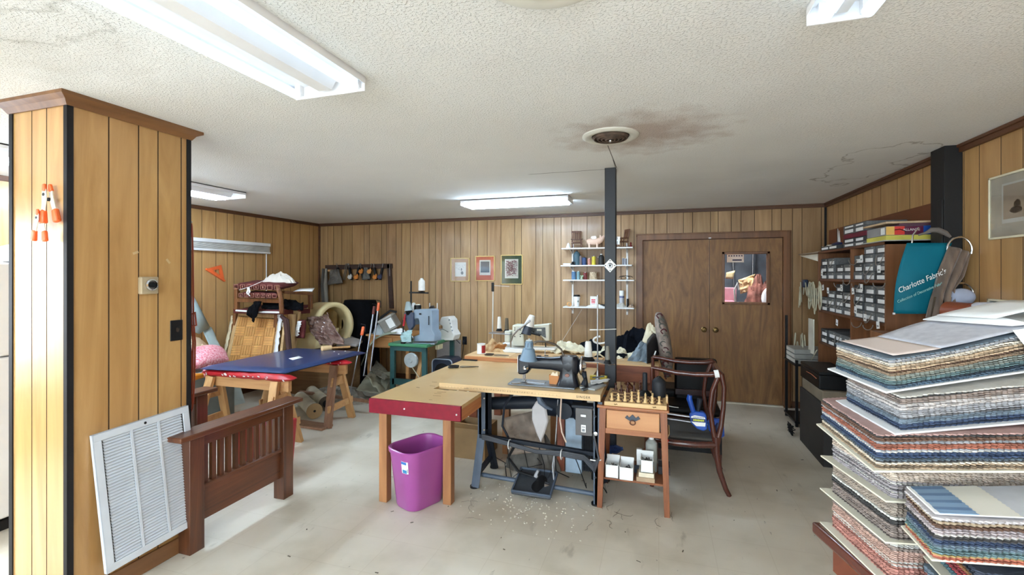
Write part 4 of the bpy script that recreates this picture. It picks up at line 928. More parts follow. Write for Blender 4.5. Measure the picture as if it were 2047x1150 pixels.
cone('thread_cone', 843, 556, 581, 5.35, (232, 230, 222), 'tall white thread cone on the raised arm of the stand', 13, kind='bullet')
cone('thread_spool', 827, 605, 622, 5.25, (226, 226, 224), 'white thread spool standing behind the grey machine', 7, kind='spool')
g = G().lathe([(0, 0), (.045, 0), (.045, .05), (.04, .055), (0, .06)], mP(835, 618, 5.2)-Vector((0, 0, .005)), n=24); s = obj('thread_tank', g, M_blk, next(o for o in bpy.data.objects if o.name == 'sewing_machine')); obj('cap_top', G().lathe([(.036, .053), (.03, .066), (0, .068)], mP(835, 618, 5.2)-Vector((0, 0, .005)), n=20), W('cream_cap', (214, 206, 188), .5), s)
t = thing('overlock_machine', 'white overlock sewing machine at the right of the green table', 'sewing machine', (-2.8, 5.6, .755))
og = [(866, 681), (905, 681), (909, 670), (903, 660), (902, 640), (896, 633), (882, 634), (875, 648), (884, 652), (884, 658), (868, 660)]
g = G().ext([pY(a, b_, 5.5) for a, b_ in og], (.02, .16, 0)); obj('machine_body', g, W('offwhite_plastic', (228, 226, 220), .4, var=.03), t, bev=.012)
obj('looper_arm', G().bar(pY(862, 647, 5.47), pY(880, 651, 5.47), .03, .02), W('beige_plastic', (206, 192, 160), .5), t, bev=.003)
g = G(); 
for k in range(4): g.cyl(pY(898+2*k, 640+7*k, 5.49), pY(898+2*k, 640+7*k, 5.46), .01, n=12)
obj('tension_dials', g, W('dial_grey', (120, 124, 126), .5), t)
obj('thread_line', G().tube([pY(872, 662, 5.47), pY(885, 658, 5.47), pY(896, 664, 5.47)], .003, 5), M_blk, t)
for k, px in enumerate((859, 874)): obj('spool_pin', G().cyl(pY(px, 634, 5.65), pY(px, 606, 5.65), .006), M_white, t)
g = G().patch(mP(800, 664, 5.05), mP(824, 660, 5.05), mP(822, 684, 5.0), mP(802, 684, 5.0), 10, 10, .05, 3, 2); solo('scrap_cloth', g, W('aqua_cloth', (160, 190, 190), .7), 'pale aqua scrap hanging beside the grey machine', 'cloth', solid=.004)
g = G().cyl(mP(807, 652, 5.04), mP(809, 634, 5.04), .012).cyl(mP(809, 634, 5.04), mP(810, 628, 5.04), .008); solo('red_screwdriver', g, M_red, 'small red handled tool clipped beside the cone lamp', 'tool')
t = thing('threader_pole', 'black rod with clamp standing at the left of the green table', 'rod', mP(807, 690, 5.04))
obj('rod', G().cyl(mP(806, 686, 5.04), mP(806, 640, 5.04), .008), M_blk, t); obj('foot', G().cyl(mP(806, 687, 5.04), mP(806, 684, 5.04), .03), M_blk, t)
# plank, speaker and panel under the green table
solo('pine_plank', G().bar((-2.98, 5.3, .06), (-2.86, 5.3, .62), .05, .05), M_pine, 'pine plank leaning under the green table', 'plank')
solo('grey_board', G().bb(-3.1, -2.72, 6.15, 6.17, 0.02, .66), W('mauve_grey', (150, 140, 134), .7), 'grey mauve panel against the wall behind the green table', 'panel')
t = thing('round_heater', 'dark blue rounded speaker box with a pale rim beside the green table', 'speaker', (-2.62, 5.72, 0))
c = pY(884, 728, 5.55); g = G()
def rrect(c, w_, h_, r, n=6):
    o = []
    for sx, sz, a0 in ((1, 1, 0), (-1, 1, PI/2), (-1, -1, PI), (1, -1, 1.5*PI)):
        for i in range(n+1):
            a = a0+PI/2*i/n; o.append(Vector(c)+Vector((sx*(w_-r)+r*math.cos(a), 0, sz*(h_-r)+r*math.sin(a))))
    return o
obj('speaker_box', G().ext(rrect((c.x, c.y, c.z-.1), .15, .17, .06), (.02, .25, 0)), W('navy_box', (40, 52, 74), .4), t)
g = G(); o1 = rrect((c.x, c.y-.006, c.z-.1), .15, .17, .06); o2 = rrect((c.x, c.y-.006, c.z-.1), .138, .158, .05); n = len(o1)
g.add(o1+o2, [(i, (i+1) % n, n+(i+1) % n, n+i) for i in range(n)]); obj('pale_rim', g, W('pale_blue', (176, 190, 204), .4), t, solid=.012)
obj('speaker_cone', G().lathe([(.11, 0), (.1, -.004), (.04, -.03), (0, -.02)], (c.x, c.y-.002, c.z-.1), ax=(0, -1, 0), n=28), M_blk, t)
obj('speaker_base', G().bb(c.x-.1, c.x+.12, c.y+.02, c.y+.2, 0, c.z-.26), M_blk, t)
solo('power_cord', G().tube([pY(905, 672, 5.9), pY(922, 690, 6.2), pY(918, 715, 6.2), pY(908, 735, 6.1)], .005, 6), M_blk, 'black cord hanging behind the green table corner', 'cord')

# ---------------------------------------------------------------- pictures
M_gold = W('gilt_frame', (206, 178, 112), .35, metal=.4); M_print = W('print_paper', (236, 232, 222), .8, var=.02)
def picture(lb, x0, x1, z0, z1, matc, inn, art, plane='Y', fr=M_gold, fw=.012, y=YB):
    if plane == 'Y':
        P = lambda a, z, o: Vector((a, y-o, z)); b3 = lambda g, a0, a1, c0, c1, o0, o1: g.bb(a0, a1, y-o1, y-o0, c0, c1)
    else:
        P = lambda a, z, o: Vector((XR-o, a, z)); b3 = lambda g, a0, a1, c0, c1, o0, o1: g.bb(XR-o1, XR-o0, a0, a1, c0, c1)
    t = thing('framed_picture', lb, 'picture', P((x0+x1)/2, z0, 0), 'framed pictures on the walls')
    g = G()
    for a0, a1, c0, c1 in ((x0, x1, z0, z0+fw), (x0, x1, z1-fw, z1), (x0, x0+fw, z0, z1), (x1-fw, x1, z0, z1)): b3(g, a0, a1, c0, c1, 0, .02)
    obj('picture_frame', g, fr, t, bev=.002)
    obj('picture_mat', b3(G(), x0+fw, x1-fw, z0+fw, z1-fw, .004, .010), matc, t)
    a0, a1, c0, c1 = inn
    o = obj('print', b3(G(), a0, a1, c0, c1, .010, .012), M_print, t)
    for name, cells, m in art:
        g = G()
        for poly in cells:
            pts = [P(a0+(a1-a0)*u, c0+(c1-c0)*v, .0122) for u, v in poly]; nn = P(0, 0, .0128)-P(0, 0, .0122); g.ext(pts, nn)
        obj(name, g, m, o)
    o = obj('glazing', b3(G(), x0+fw, x1-fw, z0+fw, z1-fw, .014, .0155), mat('picture_glass', (255, 255, 255), .04, trans=1, var=0), t)
    return t
def blob2(cx_, cy_, rx, ry, n=14, seed=0):
    return [(cx_+rx*math.cos(2*PI*i/n)*(1+.25*noise.noise(Vector((i*1.3, seed, 0)))), cy_+ry*math.sin(2*PI*i/n)*(1+.25*noise.noise(Vector((i*1.3, seed, 4))))) for i in range(n)]
def squig(seed, n, w_=.02):
    R = random.Random(seed); o = []
    for k in range(n):
        x, y = .1+.8*R.random(), .12+.78*R.random(); a = R.random()*6
        for j in range(4):
            x2, y2 = x+.09*math.cos(a), y+.07*math.sin(a)
            if not (.06 < x2 < .94 and .08 < y2 < .94): break
            nx, ny = -math.sin(a)*w_, math.cos(a)*w_
            o.append([(x, y), (x2, y2), (x2+nx, y2+ny), (x+nx, y+ny)]); x, y = x2, y2; a += (R.random()-.3)*1.6
    return o
ik = W('ink_grey', (110, 112, 104), .8); ikd = W('ink_dark', (60, 76, 92), .8); ikr = W('ink_rose', (150, 96, 110), .8)
picture('small gilt framed sketch with a tan mat, leftmost of three', -2.955, -2.655, 1.5, 1.85, W('tan_mat', (196, 146, 92), .8), (-2.885, -2.71, 1.575, 1.785), [('sketch', [blob2(.65, .25, .12, .12, seed=3), blob2(.6, .5, .05, .1, seed=4)]+squig(3, 10, .008), ik)])
picture('framed print with a coral red mat, middle of three', -2.56, -2.26, 1.51, 1.875, W('coral_mat', (206, 96, 66), .8), (-2.495, -2.325, 1.595, 1.815), [('dark_scene', [[(.1, .18), (.9, .18), (.9, .9), (.1, .9)]], ikd)])
q = [o for o in bpy.data.objects if o.name.startswith('dark_scene')][-1]
g = G()
picture('framed rose ink print with a dark green mat, rightmost of three', -2.165, -1.84, 1.462, 1.885, W('green_mat', (52, 86, 66), .8), (-2.105, -1.905, 1.55, 1.825), [('rose_tangle', squig(7, 60, .02)+squig(9, 40, .03), ikr), ('grey_tangle', squig(17, 26, .014), ik)])
picture('large framed ship print with a pale mat on the right wall', 3.05, 3.475, 1.8, 2.165, W('pale_mat', (222, 210, 188), .8), (3.15, 3.37, 1.885, 2.11), [('sepia_wash', [[(.06, .1), (.94, .1), (.94, .95), (.06, .95)]], W('sepia_wash', (206, 184, 158), .8)), ('ship', [blob2(.5, .3, .22, .08, seed=1), blob2(.45, .44, .12, .1, seed=2)], W('sepia', (96, 58, 38), .8))], 'X', W('cream_frame', (226, 216, 186), .4))
picture('picture with a grey green mat, lower one on the right wall', 3.0, 3.485, 1.0, 1.452, W('sage_mat', (178, 184, 164), .8), (3.1, 3.39, 1.08, 1.36), [('faint_print', squig(27, 12, .01), ik)], 'X', W('cream_frame', (226, 216, 186), .4))

# ---------------------------------------------------------------- wall shelves
t = thing('wall_shelves', 'four white shelves on white uprights on the back wall', 'shelf', (-.77, YB, 1.1))
SZ = [1.955, 1.728, 1.535, 1.178]; SX = [(-1.235, -.315), (-1.245, -.325), (-1.215, -.30), (-1.215, -.30)]
SY0 = 6.08
for z, (a, b_) in zip(SZ, SX):
    obj('shelf_board', G().bb(a, b_, SY0, YB-.03, z-.016, z), M_white, t, bev=.002)
for x in (-1.125, -.40):
    obj('upright', G().bb(x-.012, x+.012, YB-.016, YB, 1.07, 2.02), M_white, t)
    for z in SZ: obj('bracket', G().ext([(x-.004, YB-.016, z-.016), (x-.004, SY0+.03, z-.016), (x-.004, SY0+.03, z-.024), (x-.004, YB-.016, z-.07)], (.008, 0, 0)), M_white, t)
def sh(px, row, y=6.17): p = pY(px, 500, y); return Vector((p.x, y, SZ[row]+.001))
def rocker(lb, c, s, rz, m):
    t = thing('toy_rocking_chair', lb, 'toy chair', c, 'miniature rocking chairs on the top shelf')
    Mx = Matrix.Translation(c) @ Matrix.Rotation(rz, 4, 'Z') @ Matrix.Scale(s, 4)
    def o(name, g, **k): return obj(name, g.xf(Mx), m, t, **k)
    for x in (-.5, .5):
        o('rocker', G().tube([(x, -.75+.15*i, .02+.16*((i-5)/5)**2) for i in range(11)], .04, 6))
        o('leg', G().cyl((x, -.4, .06), (x, -.38, .95), .045, n=8)); o('leg', G().cyl((x, .4, .06), (x, .38, .7), .045, n=8))
        o('back_post', G().cyl((x*.9, .38, .6), (x*1.05, .62, 2.0), .055, n=8))
        o('arm', G().bar((x*1.15, -.55, 1.0), (x*1.1, .45, 1.02), .16, .07))
    o('seat', G().bb(-.6, .6, -.5, .45, .58, .66))
    o('crest_rail', G().bar((-.58, .6, 1.92), (.58, .6, 1.92), .06, .2)); o('cross_rail', G().bar((-.5, .45, 1.0), (.5, .45, 1.0), .06, .1))
    for k in range(4): o('back_slat', G().bar((-.33+.22*k, .45, 1.0), (-.33+.22*k, .6, 1.9), .12, .03))
    return t
M_toy = wood('toy_wood', (112, 72, 50), (84, 52, 36), .5, 'z', 20)
rocker('miniature brown rocking chair at the left of the top shelf', sh(1153, 0, 6.2), .118, .25, M_toy)
rocker('miniature brown rocking chair at the right of the top shelf', sh(1244, 0, 6.2), .118, -1.0, M_toy)
# pig figurine
c = sh(1188, 0, 6.16); t = thing('pig_figurine', 'pale pink winged pig figurine on the top shelf', 'figurine', c)
M_pig = W('pig_pink', (226, 192, 170), .5, var=.05)
g = G().tube([c+Vector(p) for p in ((-.1, 0, .075), (-.09, 0, .075), (-.05, 0, .08), (0, 0, .078), (.05, 0, .085), (.08, 0, .1), (.105, 0, .125), (.125, 0, .15), (.13, 0, .155))], [.01, .035, .046, .045, .044, .04, .03, .016, .014], 14)
obj('pig_body', g, M_pig, t)
for x in (-.06, .04):
    for y in (-.025, .025): obj('leg', G().cyl(c+Vector((x, y, 0)), c+Vector((x, y, .06)), .011, .016, n=10), M_pig, t)
for y in (-.03, .03): obj('ear', G().ext([c+Vector(p) for p in ((.07, y, .13), (.09, y, .125), (.075, y*1.3, .165))], (.006, 0, 0)), M_pig, t)
for y in (-.03, .03): obj('wing', G().ext([c+Vector(p) for p in ((-.02, y, .11), (.03, y, .115), (.02, y, .155), (-.03, y*1.2, .15), (-.045, y*1.2, .13))], (0, .004, 0)), W('wing_white', (240, 226, 214), .5), t)
obj('tail', G().tube([c+Vector(p) for p in ((-.1, 0, .09), (-.115, .005, .1), (-.11, -.005, .11))], .003, 6), M_pig, t)
g = G().lathe([(.032, 0), (.03, .008), (.02, .04), (.012, .06), (.005, .068), (0, .07)], sh(1136, 0, 6.13), n=20); solo('white_bell', g, M_white, 'small white bell at the left end of the top shelf', 'bell')
c = sh(1233, 0, 6.1); t = thing('small_sign', 'small white card with black lettering on the top shelf', 'sign', c)
obj('card', G().box(c+Vector((0, 0, .085)), (.075, .004, .1), (0, .08, 0)), M_white2, t)
text('B\nd', c+Vector((0, -.004, .085)), (PI/2, 0, 0), .055, M_blk, t, sx=.9)
g = G().lathe([(.014, 0), (.016, .02), (.006, .03), (.012, .05), (.004, .06), (0, .065)], sh(1261, 0, 6.15), n=14); solo('red_ornament', g, W('ruby', (140, 40, 44), .2, trans=.4), 'small red glass ornament at the right end of the top shelf', 'ornament')
for (px, r, pt, pb, col, lb, wp, kd, tip) in [
    (1153, 1, 503, 532, (58, 82, 92), 'large dark teal thread cone on the second shelf', 15, 'bullet', 'black'),
    (1160, 1, 513, 532, (112, 96, 94), 'taupe thread spool beside the teal cone', 8, 'spool', None),
    (1168, 1, 516, 532, (40, 62, 100), 'navy thread spool on the second shelf', 9, 'spool', 'black'),
    (1178, 1, 518, 532, (178, 122, 108), 'dusty pink thread spool on the second shelf', 7, 'spool', None),
    (1187, 1, 514, 532, (196, 178, 50), 'yellow thread spool on the second shelf', 8, 'spool', None),
    (1196, 1, 516, 532, (84, 62, 40), 'brown thread spool between the yellow and black ones', 6, 'spool', None),
    (1202, 1, 510, 532, (34, 32, 30), 'big black thread cone left of the post', 12, 'bullet', 'white'),
    (1246, 1, 518, 532, (120, 120, 126), 'grey thread spool, left of the pair right of the post', 5, 'spool', None),
    (1250, 1, 519, 532, (142, 142, 150), 'light grey thread spool, right of the pair right of the post', 6, 'spool', None),
    (1147, 2, 543, 560, (84, 120, 156), 'light blue thread spool at the left of the third shelf', 9, 'spool', None),
    (1156, 2, 543, 560, (110, 140, 146), 'grey blue thread spool on the third shelf', 7, 'spool', None),
    (1170, 2, 545, 560, (110, 40, 40), 'dark red thread spool on the third shelf', 8, 'spool', None)]:
    y = 6.16; b_ = sh(px, r, y); z = b_.z; d = b_.y*math.cos(T)-b_.x*math.sin(T); h = (pb-pt)*d/F; rr = wp/2*d/F
    m = W('thread_'+'_'.join(map(str, col)), col, .6, var=.06, scl=200, st=(.1, .1, 1))
    t = thing('thread_spool', lb, 'thread', b_, 'thread spools on the wall shelves')
    pr = [(0, 0), (rr, 0), (rr, h*.9), (rr*.9, h*.93)] if kd == 'spool' else [(0, 0), (rr, 0), (rr, h*.68), (rr*.8, h*.8), (rr*.35, h*.92)]
    obj('thread_winding', G().lathe(pr, b_, n=18), m, t)
    obj('core', G().lathe([(0, h*.88), (rr*.35, h*.88), (rr*.32, h), (0, h)], b_, n=12), M_blk if tip == 'black' else M_white, t)
g = G(); c = sh(1186, 2)
for k in range(7): g.tube([c+Vector((.045*math.cos(a/4)*(1-.02*k), .045*math.sin(a/4)*(1-.02*k), .008+.013*k+(.006*math.sin(a+k)))) for a in range(26)], .0075, 6)
g.cyl(c+Vector((0, 0, .001)), c+Vector((0, 0, .1)), .035)
solo('twine_ball', g, W('twine', (206, 184, 154), .9), 'ball of beige twine on the third shelf', 'twine')
g = G(); R = random.Random(5); c = sh(1163, 2, 6.1)
for k in range(9): g.ball(c+Vector((.03*(R.random()-.5), .02*(R.random()-.5), .012+.04*R.random())), .009, 8, 6)
solo('green_beads', g, W('bead_green', (120, 186, 130), .3, c2=(230, 236, 226), scl=60), 'small cluster of green and white beads on the third shelf', 'beads')
g = G(); c = sh(1251, 2, 6.12)
for s in (-1, 1): g.tube([c+Vector((s*.03+.025*math.cos(a/2), -.03, .024+.018*math.sin(a/2))) for a in range(14)], .003, 6)
g.tube([c+Vector((-.085, .03, .03)), c+Vector((-.06, -.02, .045)), c+Vector((0, -.03, .05)), c+Vector((.06, -.02, .045)), c+Vector((.085, .03, .03))], .004, 6)
solo('eyeglasses', g, M_blk, 'black framed eyeglasses on the third shelf right of the post', 'glasses')
c = sh(1146, 1, 6.1); s = solo('tape_roll', G().lathe([(.02, -.012), (.024, -.012), (.024, .012), (.02, .012), (.012, .012), (.012, -.012)], c+Vector((0, 0, .024)), ax=(0, 1, 0), n=20), M_blk, 'small black roll at the left end of the second shelf', 'roll')
solo('white_box', G().box(sh(1133, 1, 6.15)+Vector((.01, 0, .012)), (.1, .1, .022)), M_white2, 'flat white packet at the left end of the second shelf', 'packet', bev=.003)
c = sh(1153, 3, 6.15); t = thing('coffee_cup', 'white paper coffee cup with a black lid on the bottom shelf', 'cup', c)
obj('cup_body', G().lathe([(0, 0), (.033, 0), (.045, .13), (.044, .135)], c, n=24), M_white2, t)
obj('cup_lid', G().lathe([(.047, .132), (.047, .14), (.041, .145), (.038, .155), (0, .156)], c, n=24), M_blk, t)
obj('cup_mark', G().box(c+Vector((.022, -.034, .07)), (.012, .004, .022)), W('green_ink', (60, 90, 70), .6), t)
c = sh(1188, 3, 6.17); t = thing('price_card', 'white tag card with red printing on the bottom shelf', 'card', c)
obj('card', G().box(c+Vector((0, 0, .07)), (.105, .02, .13), (-.06, 0, 0)), M_white2, t)
g = G().box(c+Vector((-.012, -.015, .09)), (.05, .002, .018)).box(c+Vector((-.012, -.013, .062)), (.05, .002, .018)).box(c+Vector((-.012, -.012, .04)), (.05, .002, .006)); obj('red_printing', g, W('red_ink', (210, 70, 80), .6), t)
c = sh(1243, 3, 6.17); t = thing('spray_can', 'white spray can with a blue band on the bottom shelf', 'can', c)
obj('can_body', G().lathe([(0, 0), (.033, 0), (.033, .14), (.026, .15)], c, n=20), W('can_grey', (190, 190, 196), .35, metal=.3), t)
obj('can_cap', G().lathe([(.031, .15), (.031, .21), (.028, .215), (0, .215)], c, n=20), M_white, t); obj('can_band', G().lathe([(.0335, .125), (.0335, .14)], c, n=20), W('navy_band', (44, 58, 110), .4), t)
solo('black_marker', G().cyl(sh(1255, 3), sh(1255, 3)+Vector((0, 0, .11)), .014), M_blk, 'black marker standing right of the spray can', 'marker')
solo('crumpled_paper', G().lump(sh(1190, 3, 6.13)+Vector((0, -.02, 0)), .13, .04, .04, 5, n=40, amp=.7, fr=3), M_white2, 'crumpled white paper lying before the tag card', 'paper')
solo('crumpled_paper', G().lump(sh(1240, 3, 6.12), .08, .04, .07, 8, n=36, amp=.7, fr=3), W('grey_paper', (190, 186, 178), .9), 'grey crumpled paper in front of the spray can', 'paper')
solo('crumpled_paper', G().lump(sh(1262, 3, 6.14), .04, .04, .05, 9, n=30, amp=.7, fr=3), W('tan_rag', (170, 146, 124), .9), 'small tan crumpled rag at the right end of the bottom shelf', 'rag')
g = G(); c = sh(1212, 3, 6.12)-Vector((.03, 0, 0)); g.box(c+Vector((0, 0, .02)), (.08, .03, .03)); g.cyl(c+Vector((-.05, 0, .03)), c+Vector((-.09, 0, .035)), .007); solo('black_tool', g, M_blk, 'small black tool on the bottom shelf left of the post', 'tool')
g = G(); c = sh(1137, 3, 6.13)
for k in range(5): g.tube([c+Vector((.025*math.cos(a/1.7)+.004*k, -.01*k, .03+.025*math.sin(a/1.7))) for a in range(12)], .003, 5)
solo('orange_netting', g, W('orange_net', (232, 168, 96), .6), 'small orange netting coil at the left end of the bottom shelf', 'netting')
solo('loose_thread', G().tube([pY(1163, 619, 6.05), pY(1150, 640, 5.6), pY(1122, 685, 5.2)], .0015, 4), M_white2, 'thin pale thread slanting down from the bottom shelf', 'thread')
# ---------------------------------------------------------------- work table with the red edge
M_top = mat('laminate_top', (212, 180, 128), .3, c2=(198, 160, 106), scl=2.4, coat=.2, detail=6)
M_apron = wood('orange_ply', (206, 140, 84), (168, 102, 56), .45, 'y', 9)
M_apronx = wood('orange_ply_x', (200, 136, 82), (166, 100, 56), .45, 'x', 9)
M_tleg = wood('table_leg_wood', (176, 122, 76), (134, 86, 50), .5, 'z', 9, warp=1.2)
t = thing('work_table', 'large laminate work table with a red painted front edge', 'table', (-1.55, 3.3, 0))
TZ = .76
poly = [(-1.87, 2.725), (-1.2, 2.725), (-1.2, 3.07), (-1.575, 3.07), (-1.575, 3.715), (-.52, 3.715), (-.52, 4.21), (-1.84, 4.21)]
obj('table_top', G().ext([(x, y, TZ-.024) for x, y in poly], (0, 0, .024)), M_top, t, smooth=False)
obj('front_edge', G().bb(-1.872, -1.198, 2.705, 2.727, TZ-.098, TZ-.002), W('red_paint', (124, 8, 34), .45, var=.08, scl=20, spec=.3), t, bev=.002)
g = G()
for x, z in ((-1.225, TZ-.055), (-1.6, TZ-.05)): g.ball((x, 2.704, z), .006, 8, 6)
obj('nail_head', g, M_white, t)
obj('apron', G().bb(-1.225, -1.2, 2.73, 3.07, TZ-.1, TZ-.024), M_apron, t)
obj('apron', G().bb(-1.85, -1.825, 2.73, 4.15, TZ-.1, TZ-.024), M_apron, t)
for lx, ly in ((-1.845, 2.86), (-1.40, 2.96), (-1.8, 4.12), (-.9, 4.12)):
    obj('leg', G().bar((lx, ly, 0), (lx, ly, TZ-.024), .062, .062, (0, 1, 0)), M_tleg, t, bev=.003)
g = G().bar((-1.3, 3.95, 0), (-1.3, 3.95, TZ-.024), .06, .06, (0, 1, 0)); obj('leg', g, M_tleg, t)
# stains and scuffs
g = G(); R = random.Random(6)
for k in range(14):
    x, y = -1.8+.5*R.random(), 2.78+.6*R.random(); a = R.random()*.6-.3; l = .02+.05*R.random()
    g.box((x, y, TZ+.0003), (l, .004+.006*R.random(), .0006), (0, 0, a))
o = obj('scuff_marks', g, W('scuff', (120, 92, 60), .6), t); o['kind'] = 'stuff'
g = G().bar((-1.83, 4.19, TZ+.006), (-1.68, 4.19, TZ+.006), .018, .012); solo('table_hinge', g, M_blk, 'black hinge strip at the back left corner of the work table', 'hinge')
def scissors(lb, c, rz, s=1, hm=None):
    t = thing('scissors', lb, 'scissors', c, 'scissors lying on the tables')
    Mx = Matrix.Translation(c) @ Matrix.Rotation(rz, 4, 'Z') @ Matrix.Scale(s, 4)
    for sg in (-1, 1):
        obj('blade', G().ext([(-.01, .002*sg, .004+.003*sg), (.12, -.012*sg, .004+.003*sg), (.125, -.009*sg, .004+.003*sg), (.01, .014*sg, .004+.003*sg)], (0, 0, .003)).xf(Mx), W('scissor_steel', (90, 88, 86), .3, metal=.8), t)
        pts = [(-.01+(-.045-.035*math.cos(a)), sg*(.022+.018*math.sin(a)), .008) for a in [i*2*PI/14 for i in range(15)]]
        obj('handle', G().tube(pts, .005, 6).xf(Mx), hm or M_blk, t)
    return t
scissors('black handled scissors lying on the left of the work table', pz(922, 735, TZ+.001), .35, 1.25)
# ---------------------------------------------------------------- purple basket
M_pur = W('magenta_plastic', (156, 74, 142), .3, var=.03, coat=.2)
bc = Vector((-1.605, 2.92, 0)); br = math.radians(66)
t = thing('waste_basket', 'purple plastic waste basket standing under the work table', 'basket', bc)
def rr(w_, h_, r, z, n=7):
    o = []
    for sx, sy, a0 in ((1, 1, 0), (-1, 1, PI/2), (-1, -1, PI), (1, -1, 1.5*PI)):
        for i in range(n+1):
            a = a0+PI/2*i/n; x, y = sx*(w_-r)+r*math.cos(a), sy*(h_-r)+r*math.sin(a)
            o.append(bc+Vector((x*math.cos(br)-y*math.sin(br), x*math.sin(br)+y*math.cos(br), z)))
    return o
rings = [(.135, .105, .07, .002), (.14, .11, .07, .012), (.182, .136, .09, .37), (.19, .144, .095, .373), (.192, .146, .095, .395), (.186, .14, .092, .40), (.176, .13, .088, .395), (.172, .126, .085, .37), (.132, .1, .065, .02)]
g = G(); P_ = [rr(r[0]*1.05, r[1]*1.05, r[2]*1.05, r[3]*1.03) for r in rings]; n = len(P_[0]); g.add([p for q in P_ for p in q], [(i*n+k, i*n+(k+1) % n, (i+1)*n+(k+1) % n, (i+1)*n+k) for i in range(len(P_)-1) for k in range(n)]+[tuple(range(n))[::-1], tuple((len(P_)-1)*n+k for k in range(n))])
obj('basket_body', g, M_pur, t, sharp=50)
# sticker on the face towards the camera
fc = bc+Vector((math.cos(br-PI*.62), math.sin(br-PI*.62), 0))*.158; 
st_c = pY(819, 901, 2.80)
def body_pt(z, ang):
    f = (z-.012)/(.37-.012); w_, h_ = (.14+.042*f)*1.05, (.11+.026*f)*1.05; r = (.07+.015*f)*1.05
    # support point of the rounded rectangle in direction ang (local)
    dx, dy = math.cos(ang), math.sin(ang); x = (w_-r)*(1 if dx > 0 else -1)*min(1, abs(dx)*3)+r*dx; y = (h_-r)*(1 if dy > 0 else -1)*min(1, abs(dy)*3)+r*dy
    return bc+Vector((x*math.cos(br)-y*math.sin(br), x*math.sin(br)+y*math.cos(br), z))
def stick(a0, a1, z0, z1, m, name, par, off=.0015):
    cen = bc
    def fn(u, v):
        p = body_pt(z0+(z1-z0)*v, a0+(a1-a0)*u); d = (p-cen); d.z = 0; return p+d.normalized()*off
    return obj(name, G().grid(fn, 6, 3), m, par)
s0, s1 = -2.95, -2.55
lb = stick(s0, s1, .27, .352, M_white2, 'price_label', t)
stick(s0, s0+(s1-s0)*.66, .332, .350, W('label_blue', (50, 110, 180), .5), 'label_band', lb, .002)
stick(s0+.03, s0+(s1-s0)*.66, .272, .296, W('label_teal', (50, 130, 180), .5), 'label_band', lb, .002)
stick(s0+(s1-s0)*.76, s1-.03, .278, .304, W('label_grey', (130, 134, 138), .5), 'label_code', lb, .002)
# ---------------------------------------------------------------- sewing table with ruler
M_stt = mat('sewing_top', (210, 180, 130), .3, c2=(200, 166, 116), scl=2, coat=.2)
M_stedge = W('sewing_edge', (218, 184, 136), .4, var=.02)
sx0, sx1, sy0_, sy1_ = -1.572, -.375, 3.16, 3.70
SZt = .785
t = thing('sewing_machine_table', 'tan sewing machine table with a ruler edge and steel stand', 'table', (-.9, 3.4, 0))
obj('table_top', G().bb(sx0, sx1, sy0_, sy1_, SZt-.045, SZt), M_stt, t, smooth=False)
e = obj('ruler_edge', G().bb(sx0, sx1, sy0_-.003, sy0_, SZt-.045, SZt-.002), M_stedge, t)
g = G().bb(sx0+.02, sx1-.27, sy0_-.0035, sy0_-.003, SZt-.012, SZt-.0115).bb(sx0+.02, sx1-.27, sy0_-.0035, sy0_-.003, SZt-.03, SZt-.0295)
for k in range(34):
    x = sx0+.05+(sx1-.3-sx0-.05)*k/33; g.bb(x, x+.0012, sy0_-.0035, sy0_-.003, SZt-.03, SZt-.02)
obj('ruler_marks', g, W('ruler_ink', (130, 96, 62), .6), e)
for k in range(0, 33, 2):
    x = sx0+.05+(sx1-.3-sx0-.05)*(k+.5)/33; 
text(' '.join(str(i) for i in range(1, 33)), ((sx0+sx1-.25)/2, sy0_-.0037, SZt-.022), (PI/2, 0, 0), .0125, W('ruler_ink', (130, 96, 62), .6), e, sx=1.13)
text('SINGER', (sx1-.115, sy0_-.0037, SZt-.024), (PI/2, 0, 0), .022, M_blk, e, sp=1.25, sx=1.1)
M_stand = W('stand_steel', (78, 90, 106), .45, var=.1, scl=9); M_standd = W('stand_dark', (28, 34, 44), .5, spec=.3)
lx, rx_ = -1.3, -.415
def chan(pts, w_=.055, d=.03, m=M_stand, name='leg', par=t):
    g = G()
    for a, b_ in zip(pts[:-1], pts[1:]): g.bar(a, b_, w_, d, (1, 0, 0))
    for a, b_ in zip(pts[:-1], pts[1:]): g.bar(Vector(a)+Vector((.02, -w_/2+.003, 0)), Vector(b_)+Vector((.02, -w_/2+.003, 0)), .006, .05, (1, 0, 0))
    return obj(name, g, m, par)
chan([(lx, 3.32, .72), (lx, 3.32, .38), (lx-.02, 3.24, .01)]); chan([(lx, 3.46, .72), (lx, 3.46, .34), (lx, 3.62, .01)], m=M_standd)
chan([(rx_, 3.25, .72), (rx_, 3.25, .01)]); chan([(rx_, 3.46, .72), (rx_, 3.46, .36), (rx_, 3.62, .01)], m=M_standd)
obj('cross_rail', G().bar((lx, 3.3, .37), (rx_, 3.3, .33), .035, .03), M_standd, t, bev=.003)
obj('side_rail', G().bar((lx, 3.27, .1), (lx, 3.58, .12), .03, .03), M_standd, t); obj('side_rail', G().bar((lx, 3.30, .36), (lx, 3.46, .36), .03, .04), M_standd, t)
obj('foot_rail', G().cyl((lx, 3.30, .075), (rx_, 3.27, .06), .016), M_stand, t)
obj('under_rail', G().bb(lx, rx_, 3.42, 3.46, .68, .735), M_standd, t)
for x, y in ((lx-.02, 3.24), (rx_, 3.25), (lx, 3.62), (rx_, 3.62)): obj('foot_pad', G().cyl((x, y, 0), (x, y, .012), .034), M_blk, t)
